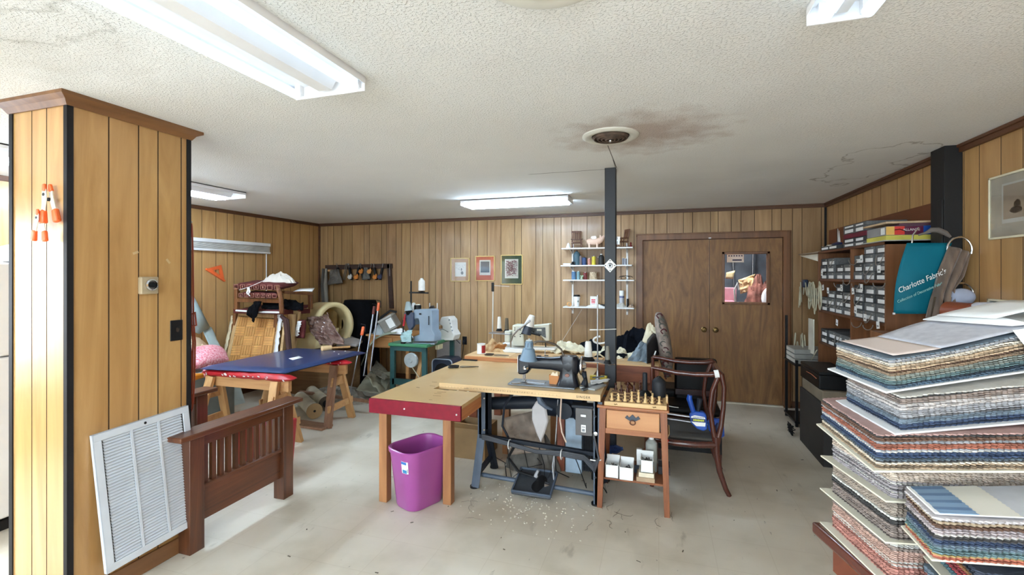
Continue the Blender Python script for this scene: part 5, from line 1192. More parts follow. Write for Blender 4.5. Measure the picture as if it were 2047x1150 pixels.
for i, (x, y, z) in enumerate(((lx+.036, 3.29, .66), (lx+.036, 3.29, .42), (rx_-.0, 3.222, .5), (rx_-.0, 3.222, .62), (rx_, 3.222, .2), (rx_, 3.222, .33))):
    if i == 2: obj('bolt', G().lathe([(.016, 0), (.014, .004), (.006, .006), (0, .006)], (x, y-.004, z), ax=(0, -1, 0), n=16), M_chrome, t)
    else: obj('bolt_hole' if i > 2 else 'bolt', G().cyl((x, y, z), (x+(.004 if i < 2 else 0), y-.005, z), .007), M_blk if i > 2 else M_chrome, t)
# treadle pedal
g = G().box((-.86, 3.28, .075), (.29, .27, .018), (.28, 0, 0)); p = obj('treadle_pedal', g, W('pedal', (56, 60, 66), .4), t, bev=.008)
g = G()
for a, b_, c_, d in ((0, -.125, .29, .012), (0, .125, .29, .012)): g.box(Vector((-.86, 3.28, .08))+Euler((.28, 0, 0)).to_matrix() @ Vector((a, b_, .008)), (c_, d, .02), (.28, 0, 0))
for s in (-1, 1): g.box(Vector((-.86, 3.28, .08))+Euler((.28, 0, 0)).to_matrix() @ Vector((s*.14, 0, .008)), (.012, .26, .02), (.28, 0, 0))
obj('pedal_rim', g, M_stand, p, bev=.003)
g = G(); 
def ped(x, y): return Vector((-.86, 3.28, .075))+Euler((.28, 0, 0)).to_matrix() @ Vector((x, y, .0098))
g.ext([ped(.035+.045*math.cos(a)*(1+.3*math.sin(2*a)), -.01+.09*math.sin(a)) for a in [i*2*PI/20 for i in range(20)]], (0, 0, .001)); obj('worn_patch', g, M_blk, p)
obj('pedal_rod', G().cyl((-.74, 3.36, .12), (-.72, 3.42, .66), .006), M_steel, t)
# motor, switch box and lamp transformer
obj('clutch_motor', G().lathe([(0, -.17), (.06, -.17), (.085, -.15), (.09, -.05), (.09, .1), (.1, .11), (.1, .17), (.05, .19), (0, .19)], (-.71, 3.5, .60), ax=(1, 0, 0), n=32), W('motor_navy', (20, 30, 46), .5, spec=.3), t)
obj('motor_pulley', G().lathe([(0, -.02), (.06, -.02), (.045, 0), (.06, .02), (0, .02)], (-.66, 3.36, .6), ax=(0, 1, 0), n=24), M_standd, t)
obj('motor_mount', G().bb(-.78, -.6, 3.42, 3.58, .68, .74), M_standd, t)
obj('knee_shaft', G().cyl((lx+.02, 3.52, .56), (-.9, 3.52, .6), .05), M_standd, t)
sb = pY(1168, 841, 3.24); o = obj('switch_box', G().box(sb, (.115, .07, .19), (0, 0, .06)), W('box_grey', (92, 90, 90), .4), t, bev=.004)
obj('switch_cap', G().box(sb+Vector((-.01, 0, .105)), (.15, .09, .02), (0, 0, .06)), M_standd, o, bev=.004)
obj('switch_button', G().box(sb+Vector((.0, -.04, .045)), (.04, .01, .018)), M_chrome, o, bev=.002)
q = obj('switch_label', G().box(sb+Vector((.0, -.037, -.045)), (.032, .003, .05)), M_white2, o)
obj('label_print', G().box(sb+Vector((.0, -.039, -.056)), (.02, .002, .018)).box(sb+Vector((.0, -.039, -.034)), (.024, .002, .006)), W('label_grey', (130, 134, 138), .5), q)
# cables
g = G()
for k in range(5):
    o_ = .007*k
    g.tube([(-1.27, 3.27, .36+o_), (-1.05, 3.255, .34+o_*.6), (-.85, 3.25, .31+.5*o_), (-.65, 3.25, .31+o_), (-.5, 3.25, .30+o_), (-.42-.3*o_, 3.21, .24+o_*2), (-.40+.01, 3.2, .34), (-.43, 3.22, .50)], .008, 7)
obj('cable_bundle', g, W('cable_grey', (58, 60, 66), .5), t)
for x, zz in ((-1.05, .345), (-.66, .315), ): obj('cable_tie', G().tube([(x+.001*math.cos(a), 3.26+.035*math.cos(a), zz+.035*math.sin(a)) for a in [i*PI/5 for i in range(11)]], .0035, 6), M_white, t)
obj('cable_tie', G().tube([(-.45, 3.2, .325), (-.40, 3.205, .32), (-.37, 3.215, .33)], .004, 6), M_white, t)
g = G().tube([(-1.02, 3.3, .33), (-1.08, 3.32, .22), (-1.0, 3.33, .12), (-.88, 3.33, .1), (-.84, 3.33, .13)], .011, 8); obj('power_cable', g, M_blk, t)
obj('cable_plug', G().cyl((-.87, 3.33, .10), (-.85, 3.33, .15), .016, .01), W('pale_grey', (170, 172, 176), .5), t)
g = G().tube([(-1.02, 3.35, .74), (-1.12, 3.35, .6), (-1.14, 3.36, .44), (-1.06, 3.36, .3)], .009, 8); obj('power_cable', g, M_standd, t)
g = G().tube([(-.67, 3.3, .72), (-.675, 3.28, .55), (-.66, 3.27, .47), (-.63, 3.27, .40)], .006, 6); obj('thin_cord', g, W('peach_cord', (222, 196, 178), .6), t)
g = G().tube([(-.72, 3.3, .3), (-.74, 3.32, .2), (-.73, 3.33, .08)], .006, 6); obj('thin_cord', g, W('pale_grey', (170, 172, 176), .5), t)
g = G().tube([(-.76, 3.27, .07), (-.66, 3.28, .05), (-.5, 3.28, .055), (-.44, 3.3, .05)], .006, 6).lathe([(.0, 0), (.03, .0), (.012, .03), (.0, .035)], (-.78, 3.27, .07), ax=(1, 0, .2), n=14); obj('oil_funnel_cord', g, M_steel, t)
g = G(); 
for k in range(7):
    R = random.Random(k+3); x = -1.2+.12*k; g.tube([(x, 3.3, .36-.02*R.random()), (x+.05*R.random(), 3.31, .25-.1*R.random()), (x+.15*R.random(), 3.33, .2*R.random()+.05), (x+.1, 3.34, .05+.2*R.random())], .0035, 5)
obj('thin_wires', g, M_blk, t)
# hanging white bag under the table
g = G().ext([(-.865, 3.2, .64), (-.83, 3.2, .70), (-.79, 3.2, .70), (-.76, 3.2, .64), (-.745, 3.2, .56), (-.775, 3.2, .46), (-.80, 3.2, .40), (-.835, 3.2, .47), (-.865, 3.2, .56)], (0, .03, 0))
solo('hanging_bag', g, W('white_pouch', (176, 172, 172), .7, var=.06), 'white pointed cloth pouch hanging under the sewing table', 'pouch', bev=.012)
obj('pouch_knot', G().tube([(-.81, 3.18, .735), (-.80, 3.19, .70), (-.76, 3.2, .66), (-.72, 3.22, .64)], [.016, .022, .014, .008], 8), M_stand, t)
# ---------------------------------------------------------------- black machine
M_jap = W('black_japan', (12, 18, 30), .3, var=.2, coat=.15, spec=.4)
t = thing('sewing_machine', 'black enamelled sewing machine on the tan sewing table', 'sewing machine', (-.75, 3.32, SZt))
yc = 3.34
def ell(pts, n=18):
    """body through sections (x, z, half_y, half_z) running along x"""
    g = G(); vs = []
    for x, z, hy, hz in pts:
        for k in range(n):
            a = 2*PI*k/n; ca, sa = math.cos(a), math.sin(a)
            vs.append((x, yc+hy*math.copysign(abs(ca)**.55, ca), z+hz*math.copysign(abs(sa)**.55, sa)))
    N = len(pts); return g.add(vs, [(i*n+k, i*n+(k+1) % n, (i+1)*n+(k+1) % n, (i+1)*n+k) for i in range(N-1) for k in range(n)]+[tuple(range(n))[::-1], tuple((N-1)*n+k for k in range(n))])
obj('bed_plate', G().bb(-1.06, -.565, yc-.095, yc+.085, SZt, SZt+.012), W('bed_steel', (120, 126, 132), .35, metal=.6), t, bev=.003)
obj('slide_plate', G().bb(-.93, -.80, yc-.02, yc+.03, SZt+.012, SZt+.015), M_steel, t)
obj('arm', ell([(-.99, .945, .035, .042), (-.9, .945, .042, .045), (-.75, .945, .045, .045), (-.7, .945, .05, .052), (-.62, .94, .055, .07), (-.56, .94, .05, .066), (-.545, .94, .035, .04)]), M_jap, t, sharp=60)
g = G(); vs = []; n = 20; secs = [(SZt+.012, .085, .075), (SZt+.03, .078, .066), (SZt+.07, .064, .056), (SZt+.12, .058, .053), (SZt+.19, .062, .054), (SZt+.222, .058, .05)]
for z, hx, hy in secs:
    for k in range(n):
        a = 2*PI*k/n; ca, sa = math.cos(a), math.sin(a); vs.append((-.625+hx*math.copysign(abs(ca)**.5, ca), yc+hy*math.copysign(abs(sa)**.5, sa), z))
g.add(vs, [(i*n+k, i*n+(k+1) % n, (i+1)*n+(k+1) % n, (i+1)*n+k) for i in range(len(secs)-1) for k in range(n)]+[tuple(range(n))[::-1], tuple((len(secs)-1)*n+k for k in range(n))])
obj('pillar', g, M_jap, t, sharp=60)
obj('badge', G().lathe([(.016, 0), (.014, .003), (0, .003)], (-.625, yc-.057, SZt+.09), ax=(0, -1, 0), n=18, sc_=(.8, 1.1)), W('badge_copper', (120, 84, 74), .4, metal=.5), t)
g = G().ext([(-1.0, yc-.042, 1.0), (-.905, yc-.042, 1.0), (-.905, yc-.042, .9), (-.925, yc-.042, .868), (-.955, yc-.042, .855), (-1.0, yc-.042, .855)], (0, .084, 0)); obj('head', g, M_jap, t, bev=.012)
obj('face_plate', G().bb(-1.004, -.999, yc-.03, yc+.03, .87, .985), M_steel, t)
obj('tension_dial', G().lathe([(.02, 0), (.02, .006), (.013, .012), (.014, .018), (.006, .026), (0, .026)], (-.935, yc-.042, .905), ax=(0, -1, 0), n=20), M_chrome, t)
obj('needle_bar', G().cyl((-.955, yc, .86), (-.955, yc, .82), .006), M_steel, t); obj('needle', G().cyl((-.955, yc, .83), (-.955, yc, SZt+.014), .0018, n=6), M_chrome, t)
obj('presser_foot', G().cyl((-.965, yc-.01, .86), (-.965, yc-.01, SZt+.02), .004).box((-.96, yc-.015, SZt+.02), (.03, .035, .006)), M_steel, t)
obj('cloth_guide', G().box((-1.0, yc-.085, SZt+.016), (.06, .035, .008), (0, 0, .5)), M_steel, t)
o = obj('hand_wheel', G().lathe([(.03, -.01), (.062, -.012), (.07, -.004), (.07, .006), (.062, .012), (.03, .01), (.02, .03), (0, .03)], (-.528, yc, .94), ax=(1, 0, 0), n=36), M_chrome, t)
obj('winder', G().tube([(-.515, yc-.02, .9), (-.5, yc-.02, .85), (-.505, yc-.03, SZt+.02)], [.022, .014, .03], 10), M_standd, t)
obj('belt_wheel', G().lathe([(0, -.01), (.04, -.01), (.045, 0), (.04, .01), (0, .01)], (-.5, yc-.02, SZt+.04), ax=(1, .3, 0), n=24), M_blk, t)
obj('spool_pin', G().cyl((-.80, yc, .99), (-.80, yc, 1.04), .003), M_steel, t); obj('thread_guide', G().box((-.79, yc, 1.0), (.03, .01, .006)).box((-.845, yc, .995), (.03, .01, .006)), M_blk, t)
# lamp on a gooseneck
t = thing('gooseneck_lamp', 'grey blue gooseneck lamp hanging over the black machine', 'lamp', (-.9, 3.28, .985))
obj('gooseneck', G().tube([(-.66, yc, 1.005), (-.68, yc, 1.05), (-.72, 3.33, 1.085), (-.78, 3.31, 1.105), (-.84, 3.29, 1.108), (-.87, 3.28, 1.10)], .0075, 10), W('gooseneck_metal', (92, 84, 76), .3, metal=.8), t)
lc = Vector((-.905, 3.25, .972)); 
M_shade = W('blue_grey_enamel', (118, 142, 162), .4, var=.03)
obj('lamp_shade', G().lathe([(.063, 0), (.066, .002), (.066, .006), (.060, .014), (.042, .085), (.031, .092), (.029, .135), (.024, .143), (0, .145)], lc, ax=(.06, 0, 1), n=36), M_shade, t)
g = G()
for k in range(8):
    a = 2*PI*k/8; g.bar(lc+Vector((.0305*math.cos(a)+.006, .0305*math.sin(a), .1)), lc+Vector((.0295*math.cos(a)+.008, .0295*math.sin(a), .13)), .004, .003)
obj('vent_slots', g, W('slot_navy', (44, 58, 80), .5), t)
obj('lamp_cap', G().lathe([(.026, .144), (.022, .15), (.006, .152), (.006, .16), (0, .16)], lc, ax=(.06, 0, 1), n=20), W('pale_cap', (198, 204, 208), .4), t)
# small cardboard packet leaning on the machine
c = Vector((-.71, yc-.0, SZt+.012)); 
g = G().ext([(-.76, yc-.04, SZt+.014), (-.695, yc-.04, SZt+.014), (-.69, yc-.03, SZt+.075), (-.765, yc-.03, SZt+.08)], (0, .02, .004)); s = solo('card_packet', g, W('kraft', (190, 128, 76), .8), 'brown card packet stuffed with paper behind the needle', 'packet', bev=.003)
g = G().ext([(-.755, yc-.03, SZt+.075), (-.735, yc-.03, SZt+.105), (-.72, yc-.03, SZt+.09), (-.705, yc-.03, SZt+.108), (-.695, yc-.03, SZt+.075)], (0, .008, 0)); obj('paper_stuffing', g, W('cream_paper', (230, 214, 186), .8), s)
# tape, papers on the right end of the table
solo('yellow_tape', G().box((-.475, 3.63, SZt+.015), (.07, .04, .028), (0, 0, .1)).box((-.405, 3.63, SZt+.015), (.05, .035, .028), (0, 0, -.1)), W('tape_yellow', (206, 180, 50), .5), 'pair of yellow tape rolls behind the hand wheel', 'tape')
solo('paper_sheet', G().patch((-.47, 3.38, SZt+.02), (-.36, 3.42, SZt+.03), (-.35, 3.56, SZt+.03), (-.50, 3.55, SZt+.012), 8, 8, .02, 2, 3), M_white2, 'loose white paper at the right end of the sewing table', 'paper', solid=.001)
solo('pen', G().cyl((-.47, 3.47, SZt+.045), (-.39, 3.52, SZt+.05), .005), M_stand, 'grey pen on the paper at the right end of the table', 'pen')
solo('belt_guard', G().ext([(-.52, 3.24, SZt+.002), (-.50, 3.22, SZt+.002), (-.385, 3.46, SZt+.002), (-.40, 3.5, SZt+.002)], (0, 0, .012)), W('guard_grey', (110, 116, 120), .4, metal=.4), 'flat grey metal bar lying beside the hand wheel', 'bar')
solo('machine_booklet', G().box((-.45, 3.36, SZt+.008), (.12, .18, .012), (0, 0, -.35)), W('booklet_grey', (160, 164, 164), .6), 'grey flat booklet beside the hand wheel', 'booklet')
# thread stand right of the black machine
t = thing('thread_stand', 'steel thread stand with a flat tray at the right end of the sewing table', 'stand', (-.44, 3.6, SZt))
RX, RY = -.45, 3.61
obj('stand_rod', G().cyl((RX, RY, SZt), (RX, RY, 1.44), .006), M_steel, t); obj('rod_foot', G().lathe([(.02, 0), (.014, .02), (.008, .07), (0, .07)], (RX, RY, SZt), n=16), M_steel, t)
g = G().ext([(RX-.13, RY-.06, .935), (RX-.10, RY-.09, .935), (RX+.02, RY-.07, .93), (RX+.10, RY-.12, .925), (RX+.14, RY-.09, .925), (RX+.12, RY-.03, .93), (RX, RY+.02, .935), (RX-.12, RY+.0, .94)], (0, 0, .006)); obj('stand_tray', g, M_steel, t, bev=.002)
g = G().bar((RX-.06, RY, 1.17), (RX+.0, RY, 1.172), .02, .008).bar((RX, RY, 1.172), (RX+.14, RY+.02, 1.18), .02, .004); obj('guide_arm', g, W('pale_steel', (206, 204, 198), .4), t)
def cs(c, r, h, col, lb, base=M_blk):
    t = thing('thread_cone', lb, 'thread', c, 'thread cones on stands')
    obj('cone_base', G().lathe([(0, 0), (r*1.6, 0), (r*1.5, .006), (r*.75, .035), (0, .04)], c, n=24), base, t)
    z = Vector((0, 0, .028)); pr = [(0, 0), (r, 0), (r, h*.05), (r*.72, h*.93), (r*.6, h), (0, h)]
    obj('thread_winding', G().lathe(pr, c+z, n=24), W('thread_'+'_'.join(map(str, col)), col, .6, var=.06, scl=200, st=(.1, .1, 1)), t)
cs(Vector((RX-.065, RY-.045, .942)), .032, .115, (236, 234, 228), 'white thread cone on the tray right of the black machine')
cs(Vector((RX+.085, RY-.085, .933)), .018, .1, (120, 118, 108), 'grey thread cone on the tray in front of the post')
# under the table: heater, bottle, boxes
t = thing('space_heater', 'pale blue metal box heater with wire mesh under the sewing table', 'heater', (-.62, 3.75, 0))
obj('heater_case', G().bb(-.70, -.57, 3.6, 3.85, .045, .5), W('heater_blue', (166, 186, 204), .4, var=.05, scl=20), t, bev=.006)
g = G()
for k in range(12): g.cyl((-.565, 3.62, .07+.035*k), (-.47, 3.62, .07+.035*k), .002, n=5)
for k in range(6): g.cyl((-.56+.018*k, 3.62, .06), (-.56+.018*k, 3.62, .48), .002, n=5)
obj('wire_mesh', g, M_standd, t); obj('heater_back', G().bb(-.57, -.46, 3.66, 3.84, .05, .48), M_blk, t)
solo('wood_post', G().bb(-.79, -.73, 3.72, 3.78, 0, .62), wood('red_wood', (150, 82, 54), (112, 56, 36), .5), 'reddish wooden prop standing left of the blue heater', 'post')
t = thing('water_bottle', 'clear blue plastic bottle lying beside the heater', 'bottle', (-.42, 3.72, .2))
obj('bottle_body', G().lathe([(0, 0), (.03, .0), (.034, .02), (.034, .13), (.014, .17), (.014, .18), (0, .18)], (-.44, 3.66, .22), ax=(1, .2, .15), n=18), W('bottle_blue', (70, 110, 190), .1, trans=.6), t)
solo('cable_box', G().bb(-.5, -.36, 3.62, 3.8, 0, .18), M_blk, 'black box standing on the floor under the bottle', 'box', bev=.01)
g = G().patch((-1.22, 3.62, .42), (-.92, 3.66, .5), (-.85, 3.60, .2), (-1.15, 3.58, .14), 14, 14, .1, 2, 3); solo('cardboard_flap', g, W('dusty_card', (146, 130, 116), .85, var=.2), 'dusty brown cardboard leaning behind the cable bundle', 'cardboard', solid=.006)
solo('grey_bag', G().lump((-1.0, 3.72, .0), .22, .12, .4, 6, n=50, amp=.5), mat('grey_bag', (122, 118, 118), .35, var=.2, coat=.3), 'grey crumpled plastic bag under the sewing table', 'bag')
t = thing('cardboard_box', 'open cardboard box on the floor behind the purple basket', 'box', (-1.5, 3.6, 0))
obj('box_walls', G().bb(-1.78, -1.42, 3.72, 3.73, 0, .26).bb(-1.78, -1.42, 4.03, 4.04, 0, .26).bb(-1.78, -1.77, 3.72, 4.04, 0, .26).bb(-1.43, -1.42, 3.72, 4.04, 0, .26).bb(-1.78, -1.42, 3.72, 4.04, 0, .01), M_roll, t)
obj('box_flap', G().ext([(-1.78, 3.72, .26), (-1.42, 3.72, .26), (-1.44, 3.65, .32), (-1.78, 3.65, .33)], (0, .006, .006)), M_roll, t)
solo('crumpled_paper', G().lump(pz(937, 889), .1, .08, .08, 3, n=30, amp=.9, fr=4), M_white2, 'white crumpled paper on the floor right of the basket', 'paper')
solo('paper_scrap', G().box(pz(912, 892)+Vector((0, 0, .004)), (.16, .07, .006), (0, 0, .6)), M_white2, 'flat white paper strip on the floor behind the basket', 'paper')
# floor litter
g = G(); R = random.Random(11)
for k in range(150):
    x, y = -.95+.5*(R.random()+R.random()-1)+.1, 3.05+.35*(R.random()+R.random()-1); s = .002+.004*R.random(); g.box((x, y, .002), (s, s*1.6, .003), (0, 0, R.random()*3))
solo('lint', g, W('lint_white', (232, 228, 216), .9), 'white lint specks scattered on the floor before the pedal', 'lint', kind='stuff')
g = G()
for k in range(18):
    if k < 10: x, y = -.9+.75*R.random(), 2.9+.35*R.random()
    else: x, y = [(-1.36, 2.9), (-1.2, 2.75), (-.1, 3.1), (-2.1, 3.0), (-1.93, 3.0)][k % 5]; x += .2*R.random(); y += .2*R.random()
    a = R.random()*6; pts = [(x, y, .002)]
    for j in range(5): a += (R.random()-.5)*1.8; x += .025*math.cos(a); y += .025*math.sin(a); pts.append((x, y, .002))
    g.tube(pts, .0009, 4)
solo('thread_scraps', g, W('scrap_dark', (92, 80, 68), .9), 'dark thread scraps lying on the floor around the tables', 'scraps', kind='stuff')
g = G()
for k in range(60):
    x, y = -2.3+4*R.random(), 2.0+3.6*R.random(); a = R.random()*3; l = .006+.02*R.random(); g.box((x, y, .0015), (l, .003+.004*R.random(), .002), (0, 0, a))
solo('floor_litter', g, W('litter_dark', (96, 88, 74), .9), 'small dark crumbs and splinters spread over the floor', 'litter', kind='stuff')
# ---------------------------------------------------------------- back table with the white machine
M_ply = wood('ply_top', (222, 186, 136), (198, 156, 104), .5, 'x', 5)
M_redw = wood('red_beam', (150, 88, 58), (112, 60, 38), .5, 'x', 9)
BZ = .80
t = thing('sewing_bench', 'plywood bench behind the work table carrying the white machine', 'bench', (-.9, 4.7, 0))
obj('bench_top', G().bb(-1.83, .0, 4.235, 5.1, BZ-.045, BZ), M_ply, t, bev=.002)
obj('front_edge', G().bb(-1.83, -.8, 4.228, 4.236, BZ-.045, BZ-.004), M_apronx, t)
obj('front_beam', G().bb(-.80, .0, 4.20, 4.234, BZ-.15, BZ-.008), M_redw, t, bev=.003)
for x in (-1.75, -.08):
    for y in (4.29, 5.02): obj('leg', G().bb(x-.04, x+.04, y-.04, y+.04, 0, BZ-.045), M_redw, t)
obj('brace', G().bar((-.28, 4.22, BZ-.15), (-.08, 4.22, BZ-.36), .03, .07, (0, 1, 0)), M_redw, t)
solo('cutting_mat', G().bb(-1.38, -.5, 4.26, 4.5, BZ, BZ+.004), W('kraft_mat', (190, 148, 98), .6), 'tan board lying flat on the bench behind the lamp', 'board')
t = thing('sewing_machine', 'cream cylinder sewing machine on the rear bench', 'sewing machine', (-1.2, 4.6, BZ))
M_cr = W('cream_enamel', (208, 208, 192), .35, var=.04, scl=20)
yy = 4.6
def q_(px, py, y=yy): return pY(px, py, y)
g = G().ext([q_(*p) for p in ((1023, 692), (1048, 692), (1046, 665), (1060, 660), (1062, 652), (1024, 650))], (0, .16, 0)); obj('machine_column', g, M_cr, t, bev=.01)
g = G().ext([q_(*p) for p in ((1058, 652), (1098, 648), (1098, 682), (1090, 682), (1082, 673), (1060, 668))], (0, .12, 0)); obj('machine_arm', g, M_cr, t, bev=.01)
g = G().ext([q_(a, b_, yy-.004) for a, b_ in ((1064, 656), (1090, 655), (1091, 676), (1082, 671), (1064, 666))], (0, .01, 0)); obj('side_cover', g, W('cover_dark', (74, 78, 78), .4, var=.4, scl=40), t)
obj('arm_label', G().box(q_(1078, 660, yy-.012), (.05, .004, .02)), M_cr, t)
obj('lever', G().tube([q_(1042, 667, yy-.03), q_(1060, 666, yy-.03), q_(1080, 671, yy-.03)], .009, 8), M_blk, t)
obj('needle_bar', G().cyl(q_(1090, 682, yy+.05), q_(1091, 696, yy+.05), .006), M_blk, t)
obj('work_arm', G().bar(q_(1052, 696, yy+.06), q_(1112, 697, yy+.06), .1, .03), M_white, t, bev=.01)
obj('machine_base', G().bb(q_(1010, 690).x, q_(1052, 690).x, yy-.08, yy+.22, BZ, BZ+.045), M_white, t, bev=.006)
g = G()
for px, py in ((1029, 656), (1029, 660), (1029, 673), (1040, 660), (1040, 673), (1040, 669)): g.cyl(q_(px, py, yy-.002), q_(px, py, yy-.006), .006, n=10)
obj('machine_screws', g, M_blk, t)
obj('side_pulley', G().box(q_(1017, 672, yy+.1), (.06, .12, .12)), M_cr, t, bev=.01)
t = thing('gooseneck_lamp', 'white cone lamp on a gooseneck above the cream machine', 'lamp', q_(1050, 665, 4.5))
obj('gooseneck', G().tube([q_(1021, 694, 4.52), q_(1021, 684, 4.5), q_(1025, 672, 4.48), q_(1036, 659, 4.46), q_(1049, 650, 4.45), q_(1060, 641, 4.45)], .009, 10), M_steel, t)
a, b_ = q_(1064, 631, 4.5), q_(1052, 668, 4.5); d = (b_-a)
obj('lamp_shade', G().tube([a, a+d*.1, a+d*.55], [.028, .034, .052], 20), M_white, t)
obj('lamp_collar', G().tube([a+d*.55, a+d*.98], [.045, .05], 20), W('navy_collar', (44, 54, 72), .4), t)
t = thing('thread_stand', 'white thread stand with two spools on the rear bench', 'stand', q_(985, 700, 4.75))
obj('stand_rod', G().cyl(pY(984, 700, 4.75), pY(986, 566, 4.75), .007), W('pale_steel', (206, 204, 198), .4), t)
obj('stand_tray', G().bar(pY(982, 665, 4.72), pY(1024, 668, 4.68), .12, .012), M_steel, t, bev=.003)
obj('guide_arm', G().bar(pY(986, 571, 4.75), pY(1018, 573, 4.75), .012, .005), W('pale_steel', (206, 204, 198), .4), t)
obj('guide_plate', G().bar(pY(985, 583, 4.74), pY(985, 565, 4.74), .03, .012, (0, 1, 0)), M_blk, t, bev=.004)
c = pY(998, 662, 4.7); cs(c+Vector((0, 0, .0)), .023, .125, (234, 234, 230), 'white thread spool on the rear stand, left one'); 
c = pY(1013, 664, 4.7); cs(c, .023, .12, (92, 82, 66), 'olive brown thread spool on the rear stand, right one')
c = pz(962, 707, BZ); t = thing('metal_can', 'white and red metal can on the left of the rear bench', 'can', c)
obj('can_body', G().lathe([(0, 0), (.042, 0), (.044, .003), (.042, .006), (.042, .096), (.044, .1), (.04, .1), (0, .098)], c, n=28), M_white, t)
obj('can_label', G().grid(lambda u, v: c+Vector((.0428*math.cos(-1.1+1.6*u), .0428*math.sin(-1.1+1.6*u), .01+.075*v)), 8, 1), W('can_red', (170, 40, 44), .5), t)
g = G(); R = random.Random(8); c = pz(990, 702, BZ)
solo('leather_scraps', G().lump(c, .17, .07, .11, 4, n=56, amp=.8, fr=3.2), mat('leather_scraps', (212, 184, 140), .8, c2=(150, 104, 60), scl=16), 'heap of tan leather scraps beside the can', 'scraps')
solo('leather_scrap', G().patch(pz(985, 700, BZ+.07), pz(1010, 697, BZ+.07), pz(1014, 690, BZ+.12), pz(995, 690, BZ+.12), 8, 8, .04, 2, 5), W('brown_leather', (176, 120, 70), .7), 'brown leather piece on top of the tan scraps', 'leather', solid=.004)
scissors('brown handled scissors in front of the leather scraps', pz(990, 711, BZ+.001), .1, 1.1, W('brown_plastic', (58, 44, 34), .4))
solo('white_tool_tray', G().bb(-1.62, -1.4, 4.75, 5.0, BZ, BZ+.06), M_white, 'white tray with parts left of the cream machine', 'tray', bev=.01)
# cloth on the bench
M_ivory = W('ivory_cloth', (226, 216, 186), .9, var=.05); M_denim = W('pale_denim', (140, 156, 168), .9, var=.1); M_navyc = W('navy_wool', (14, 17, 25), 1, bump=.2, spec=.1)
def sheet(name, pts, m, lb, cat, seed, amp=.05, th=.008, nu=22, nv=14, fr=2.6, grp='cloths heaped on the rear bench'):
    return solo(name, G().patch(*[pY(*p) for p in pts], nu, nv, amp, fr, seed), m, lb, cat, grp, solid=th)
sheet('folded_cloth', [(1092, 716, 4.5), (1300, 724, 4.55), (1290, 696, 4.95), (1085, 694, 4.95)], M_ivory, 'long ivory cloth spread along the rear bench', 'cloth', 3, .07)
sheet('folded_cloth', [(1100, 702, 4.6), (1180, 705, 4.6), (1175, 690, 4.9), (1120, 688, 4.9)], M_ivory, 'folded ivory cloth bunched behind the gooseneck', 'cloth', 8, .08)
sheet('folded_cloth', [(1195, 712, 4.5), (1270, 726, 4.5), (1262, 700, 4.7), (1205, 692, 4.8)], M_ivory, 'ivory cloth with folds right of the white cone', 'cloth', 12, .09)
solo('navy_cloth', G().lump(pY(1264, 690, 4.85)-Vector((0, 0, .06)), .3, .2, .25, 5, n=60, amp=.8, fr=3), M_navyc, 'dark navy cloth heaped at the right end of the rear bench', 'cloth', 'cloths heaped on the rear bench')
sheet('navy_cloth', [(1180, 716, 4.48), (1240, 722, 4.48), (1255, 706, 4.6), (1200, 704, 4.6)], M_navyc, 'narrow navy cloth below the ivory folds behind the post', 'cloth', 15, .05)
sheet('blue_cloth', [(1252, 724, 4.42), (1300, 722, 4.42), (1302, 692, 4.5), (1282, 682, 4.5)], M_denim, 'pale blue denim cloth folded at the right end of the bench', 'cloth', 9, .06)
sheet('blue_cloth', [(1235, 727, 4.36), (1295, 727, 4.36), (1298, 719, 4.5), (1250, 720, 4.5)], M_denim, 'pale blue cloth lying flat below the folded denim', 'cloth', 19, .03)
solo('white_cloth', G().lump(pY(1302, 678, 4.75)-Vector((0, 0, .05)), .09, .1, .22, 7, n=40, amp=.6), M_ivory, 'small ivory bundle between navy cloth and patterned cushion', 'cloth')
solo('navy_cloth', G().lump(pY(1180, 692, 4.9)-Vector((0, 0, .04)), .14, .1, .12, 17, n=40, amp=.6), M_navyc, 'small navy bundle with white trim left of the post', 'cloth')
solo('white_ribbon', G().tube([pY(1200+14*math.cos(a), 680+7*math.sin(a), 4.7) for a in [i*PI/6 for i in range(10)]], .01, 6), M_white2, 'white ribbon loop on the navy bundle beside the post', 'ribbon')
# ---------------------------------------------------------------- chairs behind the bench end
t = thing('leather_chair', 'dark leather upholstered chair end at the right of the bench', 'chair', (.05, 4.5, 0))
M_lea = W('dark_leather', (40, 38, 40), .5, var=.15, bump=.1, spec=.3)
g = G().ext([pY(*p) for p in ((1292, 690, 4.3), (1306, 668, 4.5), (1316, 680, 4.5), (1316, 860, 4.5), (1294, 860, 4.3))], (0, .5, 0)); obj('chair_arm', g, M_lea, t, bev=.03)
obj('staple_scrap', G().bar(pY(1311, 702, 4.28), pY(1306, 716, 4.28), .02, .01), M_white2, t)
obj('chair_body', G().bb(.02, .35, 4.7, 5.05, .1, .5), M_lea, t, bev=.03)
